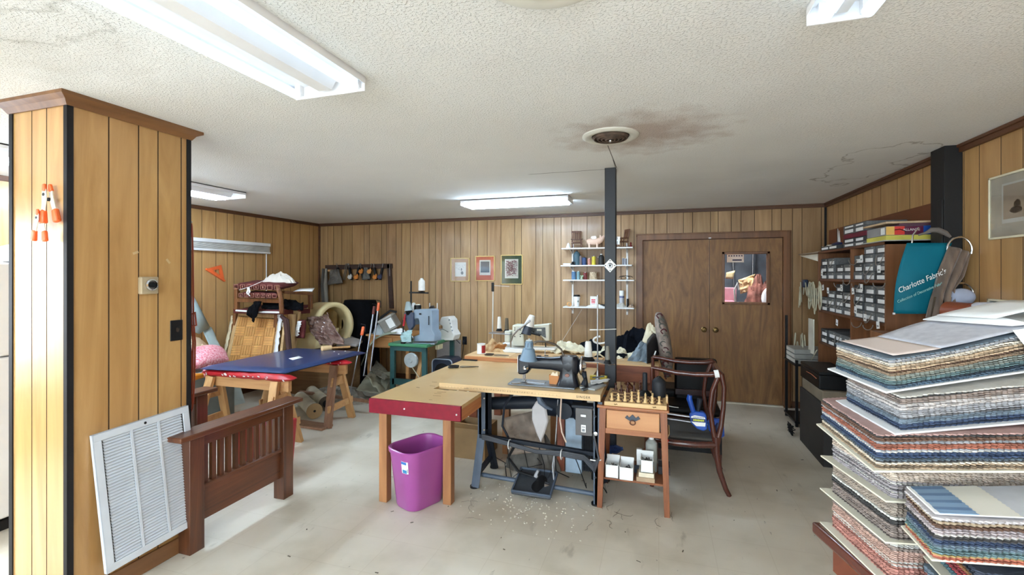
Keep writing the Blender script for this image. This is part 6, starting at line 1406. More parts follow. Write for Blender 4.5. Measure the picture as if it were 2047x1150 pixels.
# patterned cushion standing on edge
M_pat = mat('tapestry_leaves', (170, 152, 142), .9, c2=(112, 108, 100), scl=14, detail=3)
t = thing('patterned_cushion', 'tall grey and rose leaf patterned cushion standing on edge', 'cushion', (.12, 4.5, .45))
cl_ = [(1318, 627), (1325, 660), (1330, 700), (1334, 730), (1337, 758)]
g = G(); vs = []; n = 14
secs = [(1316, 628, .02, .5), (1318, 636, .05, .8), (1323, 660, .062, 1), (1328, 690, .066, 1), (1332, 720, .064, 1), (1335, 745, .055, .9), (1334, 764, .02, .5)]
for px, py, hx, k in secs:
    c = pY(px, py, 4.42)
    for i in range(n):
        a = 2*PI*i/n; ca, sa = math.cos(a), math.sin(a); vs.append((c.x+hx*math.copysign(abs(ca)**.7, ca), c.y+.22+.24*k*math.copysign(abs(sa)**.7, sa), c.z))
g.add(vs, [(i*n+k, (i+1)*n+k, (i+1)*n+(k+1) % n, i*n+(k+1) % n) for i in range(len(secs)-1) for k in range(n)]+[tuple(range(n)), tuple((len(secs)-1)*n+k for k in range(n))[::-1]])
obj('cushion_cover', g, M_pat, t, sub=1)
g = G(); g2 = G(); R = random.Random(9)
for k in range(13):
    f = (k+.5)/13; i = min(3, int(f*4)); px = cl_[i][0]+(cl_[i+1][0]-cl_[i][0])*(f*4-i); py = cl_[i][1]+(cl_[i+1][1]-cl_[i][1])*(f*4-i)
    c = pY(px+R.random()*8-4, py, 4.405); gg = g if k % 3 == 0 else g2
    gg.tube([c+Vector((.02*math.cos(a)*(1+.4*R.random()), .012*abs(math.cos(a)), .022*math.sin(a))) for a in [j*PI/5 for j in range(8)]], .006, 6)
o = obj('leaf_motif', g, W('maroon_thread', (84, 36, 40), .9), t); o['kind'] = 'stuff'; o = obj('scroll_motif', g2, W('grey_thread', (92, 92, 86), .9), t); o['kind'] = 'stuff'
# ---------------------------------------------------------------- nightstand and chess
M_ns = wood('nightstand_wood', (152, 92, 56), (118, 66, 38), .35, 'z', 10, coat=.2)
M_nsx = wood('nightstand_top', (176, 114, 72), (146, 88, 52), .35, 'x', 8, coat=.2)
M_nsd = wood('nightstand_drawer', (204, 148, 100), (186, 128, 82), .35, 'x', 5, coat=.2)
nx0, nx1, ny0, ny1 = -.395, .06, 3.215, 3.64; NZ = .705
t = thing('nightstand', 'small brown nightstand with splayed legs and one drawer', 'nightstand', (-.16, 3.43, 0))
obj('nightstand_top', G().bb(nx0-.01, nx1+.005, ny0-.015, ny1, NZ-.02, NZ), M_nsx, t, bev=.006)
a, b_ = nx0+.03, nx1-.03
for sx, x in ((-1, a), (1, b_)):
    for sy, y in ((-1, ny0+.02), (1, ny1-.03)):
        obj('leg', G().bar((x+sx*.022, y+sy*.01, 0), (x, y, NZ-.02), .035, .035, (0, 1, 0), .045, .045), M_ns, t, bev=.002)
obj('side_panel', G().bb(a-.015, a+.0, ny0+.02, ny1-.03, .535, NZ-.02), M_ns, t); obj('side_panel', G().bb(b_, b_+.015, ny0+.02, ny1-.03, .535, NZ-.02), M_ns, t)
obj('back_panel', G().bb(a, b_, ny1-.04, ny1-.025, .535, NZ-.02), M_ns, t)
obj('rail', G().bb(a, b_, ny0+.006, ny0+.03, .512, .548), M_nsx, t); obj('rail', G().bb(a, b_, ny0+.01, ny0+.03, .675, NZ-.02), M_ns, t)
o = obj('drawer', G().bb(a+.025, b_-.025, ny0-.004, ny0+.3, .55, .675), M_nsd, t, bev=.004)
hc = Vector(((a+b_)/2, ny0-.006, .625)); M_pw = W('pewter', (70, 76, 86), .35, metal=.6)
g = G().ext([hc+Vector(p) for p in ((-.05, 0, .008), (-.036, 0, .026), (-.022, 0, .012), (0, 0, .034), (.022, 0, .012), (.036, 0, .026), (.05, 0, .008), (.03, 0, -.004), (.015, 0, -.012), (-.015, 0, -.012), (-.03, 0, -.004))], (0, -.005, 0)); p = obj('handle_plate', g, M_pw, o, bev=.0015)
obj('pull_ring', G().tube([hc+Vector((.017*math.cos(x), -.008, -.02+.015*math.sin(x))) for x in [i*PI/8 for i in range(17)]], .0035, 8), W('ring_copper', (110, 74, 60), .3, metal=.7), o)
obj('lower_shelf', G().bb(a-.02, b_+.02, ny0+.03, ny1-.04, .185, .2), M_ns, t, bev=.002)
# chess board
cb0, cb1, cy_0, cy_1 = -.355, .05, 3.205, 3.60; CZ = NZ+.028
t = thing('chess_board', 'folding wooden chess board lying on the nightstand', 'chess board', (-.15, 3.4, NZ+.001))
M_cb = wood('chess_pale', (224, 190, 138), (206, 168, 114), .4, 'x', 6); M_cbb = W('chess_brown', (104, 62, 36), .4)
obj('board_box', G().bb(cb0, cb1, cy_0, cy_1, NZ+.0005, CZ), M_cb, t, bev=.002)
g = G(); bx = cb0+.025; by = cy_0+.022; sq = (cb1-cb0-.05)/8; sqy = (cy_1-cy_0-.044)/8
for i in range(8):
    for j in range(8):
        if (i+j) % 2 == 0: g.bb(bx+i*sq, bx+(i+1)*sq, by+j*sqy, by+(j+1)*sqy, CZ, CZ+.0006)
obj('dark_squares', g, M_cbb, t, smooth=False)
g = G().bb(bx-.004, cb1-.021, by-.004, by-.002, CZ, CZ+.0005).bb(bx-.004, cb1-.021, cy_1-.02, cy_1-.018, CZ, CZ+.0005).bb(bx-.004, bx-.002, by, cy_1-.02, CZ, CZ+.0005).bb(cb1-.023, cb1-.021, by, cy_1-.02, CZ, CZ+.0005); obj('border_line', g, M_cbb, t)
for x in (-.28, -.03): obj('latch', G().tube([(x-.008, cy_0-.002, NZ+.016), (x, cy_0-.006, NZ+.012), (x+.006, cy_0-.006, NZ+.018), (x+.012, cy_0-.002, NZ+.014)], .0025, 6), M_brass, t)
obj('raised_edge', G().bb(cb1-.004, cb1+.008, cy_0+.1, cy_0+.15, CZ-.01, CZ+.04), M_cb, t)
M_cl = W('boxwood', (226, 192, 136), .35, var=.06, scl=30); M_cd = W('rosewood', (78, 36, 26), .3, var=.1, scl=30, coat=.3)
def profile(k, s=1):
    base = [(0, 0), (.0125, 0), (.0125, .004), (.0095, .008), (.007, .012)]
    d = {'pawn': [(.0045, .024), (.007, .026), (.0045, .028), (.0065, .033), (.0065, .037), (.003, .041), (0, .042)],
         'rook': [(.006, .03), (.008, .032), (.0085, .042), (.006, .042), (.006, .039), (0, .039)],
         'knight': [(.007, .02), (.0075, .024), (0, .026)],
         'bishop': [(.0048, .032), (.008, .034), (.0045, .037), (.0065, .043), (.0045, .051), (.002, .054), (.0025, .057), (0, .058)],
         'queen': [(.005, .038), (.0085, .04), (.005, .043), (.0085, .056), (.006, .056), (.003, .060), (0, .062)],
         'king': [(.0055, .04), (.009, .042), (.0055, .045), (.0085, .058), (.005, .06), (0, .061)]}[k]
    return base+d
def piece(k, lb, i, j, m, col):
    c = Vector((bx+(i+.5)*sq, by+(j+.5)*sqy, CZ+.001))
    g = G().lathe([(r*1.12, z*1.15) for r, z in profile(k)], c, n=14)
    if k == 'knight': g.ext([c+Vector(p) for p in ((-.007, -.003, .026), (.007, -.003, .026), (.006, -.003, .04), (.0, -.003, .052), (-.004, -.003, .05), (-.011, -.003, .042), (-.009, -.003, .038), (-.003, -.003, .04))], (0, .007, 0))
    if k == 'king': g.box(c+Vector((0, 0, .076)), (.003, .003, .014)).box(c+Vector((0, 0, .077)), (.010, .003, .003))
    return solo('chess_'+k, g, m, lb, 'chess piece', col+' chess pieces')
for i, k in enumerate(('rook', 'knight', 'bishop', 'queen', 'king', 'bishop', 'knight', 'rook')):
    side = 'left' if i < 4 else 'right'
    piece(k, 'pale wooden chess %s in the front row, %s half' % (k, side), i, 0, M_cl, 'pale')
for i, j, nm in ((7, 1, 'rightmost one, alone'), (6, 2, 'beside the black thread cone'), (5, 1, 'just left of the thread cone base'), (0, 1, 'leftmost one')):
    if i in (5, 6): piece('pawn', 'pale wooden chess pawn behind the front row, '+nm, i, j, M_cl, 'pale')
dk = [('rook', 0, 7, 'at the far left corner'), ('pawn', 1, 6, 'in front of the far left pieces'), ('bishop', 2, 7, 'left of centre in the far row'), ('queen', 3, 7, 'at the centre of the far row'), ('pawn', 2, 6, 'second from the left'), ('king', 4, 7, 'right of centre in the far row'), ('pawn', 4, 6, 'in front of the dark king'), ('bishop', 7, 7, 'at the far right beyond the thread cone')]
for k, i, j, nm in dk: piece(k, 'dark chess %s %s' % (k, nm), i, j, M_cd, 'dark')
# black cones on the board
c = Vector((-.095, 3.46, CZ+.001)); t = thing('thread_cone', 'slim black thread tube standing on the chess board', 'thread', c)
obj('cone_base', G().lathe([(0, 0), (.05, 0), (.045, .008), (.02, .035), (0, .038)], c, n=24), M_blk, t); obj('thread_winding', G().lathe([(0, .03), (.0175, .03), (.0165, .155), (.012, .16), (0, .16)], c, n=20), W('black_thread', (22, 26, 34), .6), t)
c = Vector((.0, 3.45, CZ+.001)); t = thing('thread_cone', 'large black thread cone standing on the right of the chess board', 'thread', c)
obj('thread_winding', G().lathe([(0, 0), (.046, 0), (.048, .01), (.047, .1), (.044, .11), (.022, .132), (.018, .136), (0, .136)], c, n=32), W('black_thread', (22, 26, 34), .6), t)
obj('core', G().lathe([(0, .13), (.014, .13), (.012, .142), (0, .142)], c, n=12), M_blk, t)
# boxes on the lower shelf
def obox(lb, x0, x1, y0, y1, z0, h, seed, grp='small open white boxes on the nightstand shelf'):
    t = thing('parts_box', lb, 'box', ((x0+x1)/2, (y0+y1)/2, z0), grp); w_ = .003
    g = G().bb(x0, x1, y0, y0+w_, z0, z0+h).bb(x0, x1, y1-w_, y1, z0, z0+h*1.35).bb(x0, x0+w_, y0, y1, z0, z0+h*1.1).bb(x1-w_, x1, y0, y1, z0, z0+h*1.1).bb(x0, x1, y0, y1, z0, z0+w_)
    obj('box_shell', g, M_white2, t)
    g = G(); R = random.Random(seed)
    for k in range(10): g.cyl((x0+.01+(x1-x0-.02)*R.random(), y0+.01+.04*R.random(), z0+h*.7), (x0+.01+(x1-x0-.02)*R.random(), y0+.03, z0+h*(.8+.35*R.random())), .004, n=6)
    o = obj('metal_parts', g, W('dark_parts', (60, 54, 50), .5), t); o['kind'] = 'stuff'
obox('small open white box, leftmost of the three on the nightstand shelf', -.352, -.262, 3.24, 3.36, .201, .088, 1)
obox('small open white box, middle of the three on the nightstand shelf', -.256, -.166, 3.235, 3.36, .201, .084, 2)
obox('small open white box stacked at the right on cream packets', -.118, -.035, 3.25, 3.36, .262, .082, 3)
g = G().bb(-.145, -.025, 3.24, 3.38, .201, .23); solo('kraft_packet', g, W('kraft_stack', (176, 150, 122), .8), 'brown paper packet lowest under the right white box', 'packet', bev=.003)
g = G().bb(-.13, -.03, 3.245, 3.38, .2305, .2605); solo('cream_packet', g, W('cream_card', (226, 214, 190), .8), 'cream packet between brown packet and right white box', 'packet', bev=.003)
solo('brown_card', G().box((-.27, 3.42, .25), (.12, .005, .09), (-.2, .12, 0)), W('tan_card', (178, 148, 116), .8), 'tan card with a dark hole behind the white boxes', 'card')
obj('card_hole', G().cyl((-.27, 3.414, .245), (-.27, 3.413, .245), .012, n=16), M_blk, bpy.data.objects['brown_card'])
t = thing('plastic_bottle', 'grey plastic bottle with a white cap behind the right white box', 'bottle', (-.04, 3.45, .201))
obj('bottle_body', G().lathe([(0, 0), (.038, 0), (.04, .01), (.04, .2), (.02, .225), (0, .225)], (-.05, 3.45, .201), n=20), W('bottle_grey', (168, 172, 166), .4), t); obj('bottle_cap', G().lathe([(.018, .225), (.018, .26), (0, .262)], (-.05, 3.45, .201), n=16), M_white, t)
solo('white_tube_box', G().bb(-.15, -.115, 3.40, 3.43, .201, .36), M_white2, 'narrow upright white box left of the grey bottle', 'box', bev=.002)
solo('brown_bottle', G().lathe([(0, 0), (.016, 0), (.016, .12), (.01, .14), (0, .15)], (-.1, 3.46, .201), n=14), W('amber_brown', (112, 58, 34), .3), 'slim brown bottle between the white boxes', 'bottle')
solo('dark_box', G().bb(-.005, .075, 3.40, 3.52, .201, .255), W('dark_box', (56, 56, 62), .6), 'dark box sticking out at the right of the nightstand shelf', 'box', bev=.003)
solo('dark_case', G().bb(-.165, -.12, 3.38, 3.395, .201, .25), W('slate_box', (54, 60, 72), .6), 'small slate box behind the middle white box', 'box')

# ---------------------------------------------------------------- armchair
M_mah = wood('mahogany', (92, 44, 32), (56, 26, 20), .25, 'z', 10, coat=.5, warp=1.5)
t = thing('armchair', 'dark mahogany armchair with curved arms right of the nightstand', 'chair', (.22, 4.0, 0))
yN, yF = 3.66, 4.15
def S(x, y, z): return Vector((x, y, z))
xb = .40
for y, nm in ((yN, 'near'), (yF, 'far')):
    obj('back_leg', G().tube([(xb-.005, y, .42), (xb+.0, y, .3), (xb+.02, y, .17), (xb+.06, y, .05), (xb+.085, y, 0)], [.026, .024, .021, .018, .017], 10), M_mah, t)
    obj('arm_support', G().tube([(xb-.005, y, .36), (xb-.03, y, .5), (xb-.045, y, .62), (xb-.03, y, .75), (xb+.015, y, .87)], [.022, .018, .016, .016, .02], 10), M_mah, t)
    obj('arm_support', G().tube([(xb+.0, y, .36), (xb+.03, y, .5), (xb+.045, y, .64), (xb+.05, y, .78), (xb+.03, y, .88)], [.022, .018, .016, .016, .02], 10), M_mah, t)
    obj('arm_rail', G().tube([(-.05, y, .895), (.02, y, .885), (.12, y, .868), (.25, y, .862), (.36, y, .868), (.42, y, .88), (.44, y, .878)], [.014, .018, .019, .018, .02, .024, .012], 12), M_mah, t)
    obj('front_leg', G().tube([(-.02, y, .40), (-.025, y, .2), (-.05, y, 0)], [.022, .019, .016], 10), M_mah, t)
    obj('arm_post', G().tube([(-.02, y, .4), (-.045, y, .6), (-.05, y, .895)], [.02, .016, .014], 10), M_mah, t)
obj('seat_rail', G().tube([(-.02, yN, .36), (.1, yN-.03, .355), (.25, yN-.03, .355), (xb, yN, .36)], .024, 10), M_mah, t)
obj('seat_rail', G().bar((xb, yN, .37), (xb, yF, .37), .04, .06), M_mah, t); obj('seat_rail', G().bar((-.02, yN, .37), (-.02, yF, .37), .04, .06), M_mah, t); obj('seat_rail', G().bar((-.02, yF, .37), (xb, yF, .37), .04, .06), M_mah, t)
obj('seat_pad', G().bb(.0, xb-.02, yN+.0, yF-.02, .375, .40), W('seat_dark', (70, 66, 60), .7), t, bev=.012)
obj('white_wrap', G().tube([(.385, yN, .872), (.415, yN, .878)], .029, 14), M_white2, t)
obj('crest_rail', G().bar((xb+.03, yN, .86), (xb+.03, yF, .86), .03, .04), M_mah, t)
# black chair behind it
t = thing('black_chair', 'black leather chair standing behind the mahogany armchair', 'chair', (.25, 4.6, 0))
M_bl = W('black_leather', (9, 8, 9), .5, var=.2, spec=.25)
obj('chair_back', G().bb(.14, .50, 4.52, 4.62, .42, .83), M_bl, t, bev=.02); obj('back_rail', G().bb(.14, .50, 4.50, 4.53, .50, .555), W('dark_cherry', (48, 20, 20), .3), t, bev=.006)
obj('chair_seat', G().bb(-.02, .50, 4.2, 4.55, .40, .47), M_bl, t, bev=.03); obj('seat_front', G().bb(-.02, .50, 4.2, 4.22, .1, .40), M_bl, t)
for x in (.0, .48):
    for y in (4.23, 4.56): obj('leg', G().bb(x-.02, x+.02, y-.02, y+.02, 0, .42), M_mah, t)
obj('paper_edge', G().tube([(.07, 4.19, .475), (.12, 4.19, .468), (.16, 4.19, .466)], .004, 6), M_white2, t)
# blue bar clamp resting on the armchair
M_cblue = W('clamp_blue', (24, 76, 168), .35, var=.08); M_cnavy = W('clamp_navy', (20, 44, 96), .4)
def clampq(lb, head, second, y):
    h = Vector(head); t = thing('bar_clamp', lb, 'clamp', h, 'blue bar clamps resting on the armchair')
    obj('clamp_bar', G().bar(h+Vector((-.36, .02, .045)), h+Vector((.02, .02, .02)), .008, .028, (0, 1, 0)), M_steel, t)
    pl = [(-.065, .05), (-.03, .075), (.03, .075), (.05, .055), (.055, -.045), (.03, -.062), (-.012, -.05), (-.055, -.01)]
    g = G().ext([h+Vector((a, -.022, b_)) for a, b_ in pl], (0, .05, 0)); o = obj('clamp_body', g, M_cblue, t, bev=.008)
    if not second:
        obj('handle_grip', G().tube([h+Vector(p) for p in ((-.035, 0, .06), (-.05, -.003, .11), (-.065, 0, .16), (-.06, 0, .185))], [.017, .018, .02, .017], 12), M_cblue, t)
        obj('trigger', G().tube([h+Vector(p) for p in ((-.005, 0, .07), (.0, 0, .12), (.008, 0, .165))], [.012, .016, .02], 10), M_standd, t)
        g = G().ext([h+Vector((a, -.024, b_)) for a, b_ in ((-.055, .038), (-.03, .05), (.035, .042), (.043, .028), (-.055, .03))], (0, -.002, 0)); l1 = obj('white_badge', g, M_white2, t)
        g = G().ext([h+Vector((a, -.024, b_)) for a, b_ in ((-.052, .002), (.043, .002), (.04, -.025), (-.02, -.027))], (0, -.002, 0)); obj('white_badge', g, M_white2, t)
        obj('navy_band', G().ext([h+Vector((a, -.024, b_)) for a, b_ in ((-.054, .028), (.043, .027), (.043, .004), (-.052, .004))], (0, -.001, 0)), M_cnavy, t)
        g = G()
        for k in range(7): g.box(h+Vector((-.034+.0105*k, -.0265, .0365)), (.006, .0006, .006), (0, .2, 0))
        obj('navy_marks', g, M_cnavy, l1)
        g = G()
        for k in range(7): g.box(h+Vector((-.035+.0105*k, -.0258, .0155)), (.008, .0006, .012+.002*(k % 2)))
        obj('yellow_marks', g, W('badge_yellow', (214, 222, 50), .5), l1)
    else:
        obj('handle_grip', G().tube([h+Vector(p) for p in ((.0, 0, -.05), (.0, 0, -.02), (.02, 0, .05))], [.04, .045, .03], 12), M_cnavy, t)
        obj('pad', G().box(h+Vector((.02, -.03, .02)), (.02, .01, .008)), M_white2, t)
    return t
hp = pY(1397, 843, 3.60)
clampq('blue bar clamp with a white and yellow badge resting across the armchair', hp, False, 3.6)
hp2 = pY(1432, 858, 3.78)
clampq('darker blue bar clamp head hanging behind the armchair leg', hp2, True, 3.78)
t = thing('clamp_lever', 'black and steel crank with a red ball at the armchair seat', 'crank', pY(1334, 866, 3.5))
obj('crank_arm', G().tube([pY(1336, 850, 3.55), pY(1337, 868, 3.52), pY(1333, 876, 3.5)], .008, 8), M_chrome, t); obj('red_ball', G().ball(pY(1331, 881, 3.5), .019), W('ball_red', (214, 34, 44), .2, coat=.5), t); obj('crank_block', G().box(pY(1334, 864, 3.56), (.03, .03, .08)), M_blk, t)

# ---------------------------------------------------------------- bookcase with sample boxes
M_bk = wood('bookcase_wood', (140, 92, 56), (110, 68, 38), .45, 'z', 6)
M_bky = wood('bookcase_shelf', (112, 68, 40), (84, 48, 28), .45, 'y', 6)
bx0, by0, by1 = 1.56, 4.0, 5.5; BT = 1.835
t = thing('bookcase', 'brown wooden bookcase full of grey sample boxes by the right wall', 'bookcase', (1.72, 4.75, 0))
bxe = 1.864
obj('side_panel', G().bb(bx0, bxe, by0, by0+.022, 0, BT), M_bk, t); obj('side_panel', G().bb(bx0, bxe, by1-.022, by1, 0, BT), M_bk, t)
mid = 4.66
obj('divider', G().bb(bx0+.005, bxe, mid-.011, mid+.011, 0, BT-.02), M_bk, t)
SH = [1.555, 1.24, .92, .6, .3, .06]
obj('top_board', G().bb(bx0, bxe, by0, by1, BT-.02, BT), M_bky, t)
for z in SH: obj('shelf', G().bb(bx0+.004, bxe, by0+.022, by1-.022, z-.02, z), M_bky, t)
obj('back_board', G().bb(bxe-.006, bxe, by0, by1, 0, BT), M_bky, t)
# sample box prototype (handle faces the room)
M_sb = mat('grey_linen_box', (108, 110, 110), .7, c2=(90, 92, 94), scl=90); M_sbd = W('charcoal_box', (60, 62, 64), .7); M_hdl = W('grey_handle', (128, 122, 114), .5)
def proto_box(m):
    t = thing('sample_box', 'x', 'sample book', (0, 0, 0))
    obj('box_cover', G().bb(0, .26, -.093, .093, 0, .066), m, t, bev=.004)
    obj('end_label', G().bb(-.0015, 0, -.078, .05, .006, .036), M_white2, t)
    obj('end_mark', G().bb(-.001, 0, -.07, -.04, .045, .056), W('dim_print', (150, 148, 142), .7), t)
    return t
def proto_box2(m):
    t = proto_box(m)
    obj('loop_handle', G().tube([(-.002, .02+.045*math.cos(a), .03-.05*abs(math.sin(a))) if 0 else (-.004-.02*math.sin(a/2), .045*math.cos(a/2)*1.2, .05-.075*math.sin(a/2)) for a in [i*2*PI/12 for i in range(13)]], .0035, 6), M_hdl, t)
    return t
PB = [proto_box(M_sb), proto_box2(M_sb), proto_box(M_sbd)]
used = [False]*3
ordn = ['lowest', 'second', 'third', 'fourth', 'fifth']
R = random.Random(12)
def put(k, loc, rz, lb, grp):
    o = PB[k] if not used[k] else dup(PB[k]); used[k] = True
    return place(o, loc, rz, lb, grp)
bays = [('far bay', mid+.012, by1-.024), ('near bay', by0+.024, mid-.012)]
shn = {1.555: 'top', 1.24: 'second', .92: 'third', .6: 'fourth'}
coln = ['left', 'middle', 'right']
for z in (1.555, 1.24, .92):
    for bn, a, b_ in bays:
        n = 4 if bn == 'far bay' else 3; w_ = (b_-a)/n
        coln = ['left end', 'left middle', 'right middle', 'right end'] if n == 4 else ['left', 'middle', 'right']
        for i in range(n):
            y = b_-w_*(i+.5)
            hts = {('far bay', 1.555): [3, 3, 2, 2], ('near bay', 1.555): [3, 4, 4], ('far bay', 1.24): [2, 3, 4, 3], ('near bay', 1.24): [4, 4, 4], ('far bay', .92): [2, 2, 2, 2], ('near bay', .92): [2, 2, 2]}[(bn, z)]
            for j in range(hts[i]):
                if z < 1 and bn == 'near bay': continue
                k = R.choice([0, 0, 1, 2, 0]); dx = .012*R.random(); off = (w_-.19)*.5*(R.random()-.5) if w_ > .19 else 0
                put(k, (bx0+.012+dx, y+off, z+.0005+j*.0675), (R.random()-.5)*.03, 'grey sample book in the %s, %s shelf, %s stack, %s from below' % (bn, shn[z], coln[i], ordn[j] if j else 'first'), 'grey sample books in the bookcase')
# white swing tags hanging from the boxes
for k, (px, py) in enumerate(((1722, 517), (1757, 538), (1643, 546), (1645, 575), (1655, 581), (1682, 576), (1705, 582), (1722, 575), (1710, 620), (1755, 650), (1729, 635), (1673, 645))):
    c = pX(px, py, bx0-.012-.004*(k % 3)); t = solo('swing_tag', G().box(c, (.0015, .05, .055), (.15*((k % 3)-1), 0, 0)), M_white2, 'white swing tag %s' % ['under the second shelf label row of the near bay', 'largest, at the right of the top near bay', 'at the far left of the bookcase with a dark mark', 'upper of two tags at the left below the top far bay', 'lower of two tags at the left below the top far bay', 'at the upper right of the second far bay', 'tilted, at the left of the second near bay', 'at the top middle of the second near bay', 'tilted, lower left of the second near bay', 'lowest, above the top swatch book', 'lower middle of the second near bay', 'lowest in the far bay'][k], 'tag', 'white swing tags on the sample books')
    obj('tag_print', G().box(c+Vector((-.0012, .0, -.008)), (.001, .03, .012)), W('dim_print', (150, 148, 142), .7), t)
# loops of handle cord below shelves
for k, (px, py, w_) in enumerate(((1676, 566, 9), (1692, 560, 7), (1710, 567, 8), (1757, 566, 12), (1712, 645, 10), (1735, 650, 10), (1705, 520, 8))):
    g = G().tube([pX(px+w_*math.cos(a), py+10*math.sin(a), bx0-.02) for a in [i*PI/8 for i in range(9)]], .0035, 6)
    solo('handle_cord', g, M_hdl, 'grey handle cord loop %s' % ['left below the top far bay', 'right below the top far bay', 'left below the top near bay', 'widest, right below the top near bay', 'left under the second near bay', 'right under the second near bay', 'hanging before the top near bay'][k], 'cord', 'handle cords at the bookcase')
# on top of the bookcase
def tb_(name, lb, y0, y1, x0, x1, z0, z1, m, cat='sample book', grp='books on top of the bookcase', rz=0):
    c = Vector(((x0+x1)/2, (y0+y1)/2, z0)); t = thing(name, lb, cat, c, grp)
    g = G().box((c.x, c.y, (z0+z1)/2), (x1-x0, y1-y0, z1-z0), (0, 0, rz)); obj('book_cover', g, m, t, bev=.003); return t
z = BT+.001
lay = [('sample_book', 'grey sample book lowest in the left stack on the bookcase', M_sb, .035), ('sample_book', 'grey sample book second in the left stack on the bookcase', M_sbd, .04), ('sample_book', 'dark red sample book in the left stack on the bookcase', W('wine_cover', (110, 24, 48), .5), .04), ('sample_book', 'grey sample book upper in the left stack on the bookcase', M_sb, .045), ('sample_book', 'grey sample book topmost in the left stack on the bookcase', M_sb, .03)]
for nm, lb, m, h in lay:
    t = tb_(nm, lb, 4.36, 4.84, bx0+.01, bx0+.28, z, z+h-.001, m)
    if m is M_sb or m is M_sbd: obj('end_label', G().bb(bx0+.008, bx0+.0095, 4.62, 4.8, z+.008, z+h-.01).bb(bx0+.008, bx0+.0095, 4.42, 4.56, z+.006, z+h-.012), M_white2, t)
    z += h
z = BT+.001
solo('shelf_paper', G().bb(bx0-.03, bx0+.28, 3.95, 4.34, z, z+.006), W('paper_grey', (180, 180, 176), .7), 'grey board lying under the right stack on the bookcase', 'board')
z += .007
t = tb_('sample_book', 'yellow sample book lowest in the right stack on the bookcase', 4.0, 4.33, bx0+.0, bx0+.3, z, z+.036, W('yellow_cover', (216, 206, 92), .5)); z += .037
t = thing('sample_binder', 'binder with a red and blue spine on the right stack', 'binder', (bx0+.15, 4.1, z), 'books on top of the bookcase')
obj('binder_cover', G().bb(bx0+.0, bx0+.3, 4.0, 4.32, z, z+.064), W('binder_grey', (150, 150, 152), .5), t, bev=.003)
yf = 3.9985
for a, b_, m, nm in ((.0, .05, W('spine_orange', (236, 186, 96), .4), 'yellow_spine'), (.05, .11, W('spine_red', (214, 60, 50), .4), 'red_spine'), (.11, .22, W('spine_plum', (90, 22, 54), .4), 'plum_spine'), (.22, .30, W('spine_blue', (20, 70, 150), .4), 'blue_spine')):
    obj(nm, G().bb(bx0+a, bx0+b_, yf-.001, yf+.002, z+.002, z+.062), m, t)
obj('spine_stripe', G().tube([(bx0+.05, yf-.002, z+.036), (bx0+.08, yf-.002, z+.042), (bx0+.115, yf-.002, z+.026)], .003, 6), M_blk, t)
text('ALLANTE', (bx0+.15, yf-.0015, z+.036), (PI/2, 0, 0), .024, M_white2, t, sx=1.0)
obj('side_label', G().bb(bx0-.001, bx0, 4.02, 4.08, z+.008, z+.055), M_white2, t)
z += .065
tb_('sample_book', 'plum edged sample book near the top of the right stack', 4.0, 4.33, bx0+.08, bx0+.3, z, z+.018, W('plum_cover', (90, 56, 70), .5)); 
tb_('sample_book', 'tan topped sample book lying uppermost on the right stack', 4.0, 4.4, bx0+.0, bx0+.29, z+.019, z+.034, W('tan_cover', (206, 176, 140), .5))
t = tb_('sample_book', 'dark grey sample book on the far left top of the bookcase', 4.95, 5.4, bx0+.0, bx0+.27, BT+.001, BT+.04, M_sbd)
obj('end_label', G().bb(bx0-.0015, bx0, 5.2, 5.38, BT+.01, BT+.03).bb(bx0-.0015, bx0, 4.98, 5.16, BT+.01, BT+.03), M_white2, t)
g = G().patch(pX(1605, 503, 1.50), pX(1655, 497, 1.48), pX(1700, 490, 1.80), pX(1660, 490, 1.85), 8, 8, .01, 2, 3); 
solo('paper_roll', G().add([(1.44, 5.72, BT-.02), (1.60, 5.40, BT+.006), (1.83, 5.42, BT+.006), (1.82, 5.82, BT+.006)], [(0, 1, 2, 3)]), W('brown_paper', (166, 146, 124), .8), 'brown paper sheets jutting out left of the bookcase top', 'paper', solid=.008)
solo('paper_sheet', G().add([(1.45, 5.70, BT-.034), (1.57, 5.52, BT-.10), (1.66, 5.52, BT-.09), (1.66, 5.6, BT-.018), (1.6, 5.5, BT-.02)], [(0, 1, 2, 3, 4)]), W('ivory_paper', (214, 204, 186), .8), 'pale folded paper hanging below the brown sheets', 'paper', solid=.002)
t = thing('toy_sailboat', 'small model with white sails on the bookcase top', 'model boat', (1.62, 5.15, BT+.042))
obj('hull', G().tube([(1.62, 5.04, BT+.055), (1.62, 5.14, BT+.055), (1.62, 5.28, BT+.06)], [.01, .022, .01], 8), W('hull_navy', (30, 40, 84), .4), t)
for k, (dy, h) in enumerate(((0, .13), (.035, .11))): obj('sail', G().ext([(1.62, 5.14-dy, BT+.07), (1.62, 5.11-dy, BT+.07), (1.62, 5.14-dy, BT+.07+h)], (.003, 0, 0)), M_white2, t)
obj('mast', G().cyl((1.62, 5.15, BT+.05), (1.62, 5.15, BT+.20), .002, n=6), M_blk, t)
solo('folded_papers', G().patch((1.58, 5.26, BT+.045), (1.58, 5.45, BT+.042), (1.74, 5.45, BT+.042), (1.74, 5.26, BT+.045), 6, 6, .03, 2, 6), W('ivory_paper', (214, 204, 186), .8), 'folded ivory papers beside the small sailboat', 'paper', solid=.006)
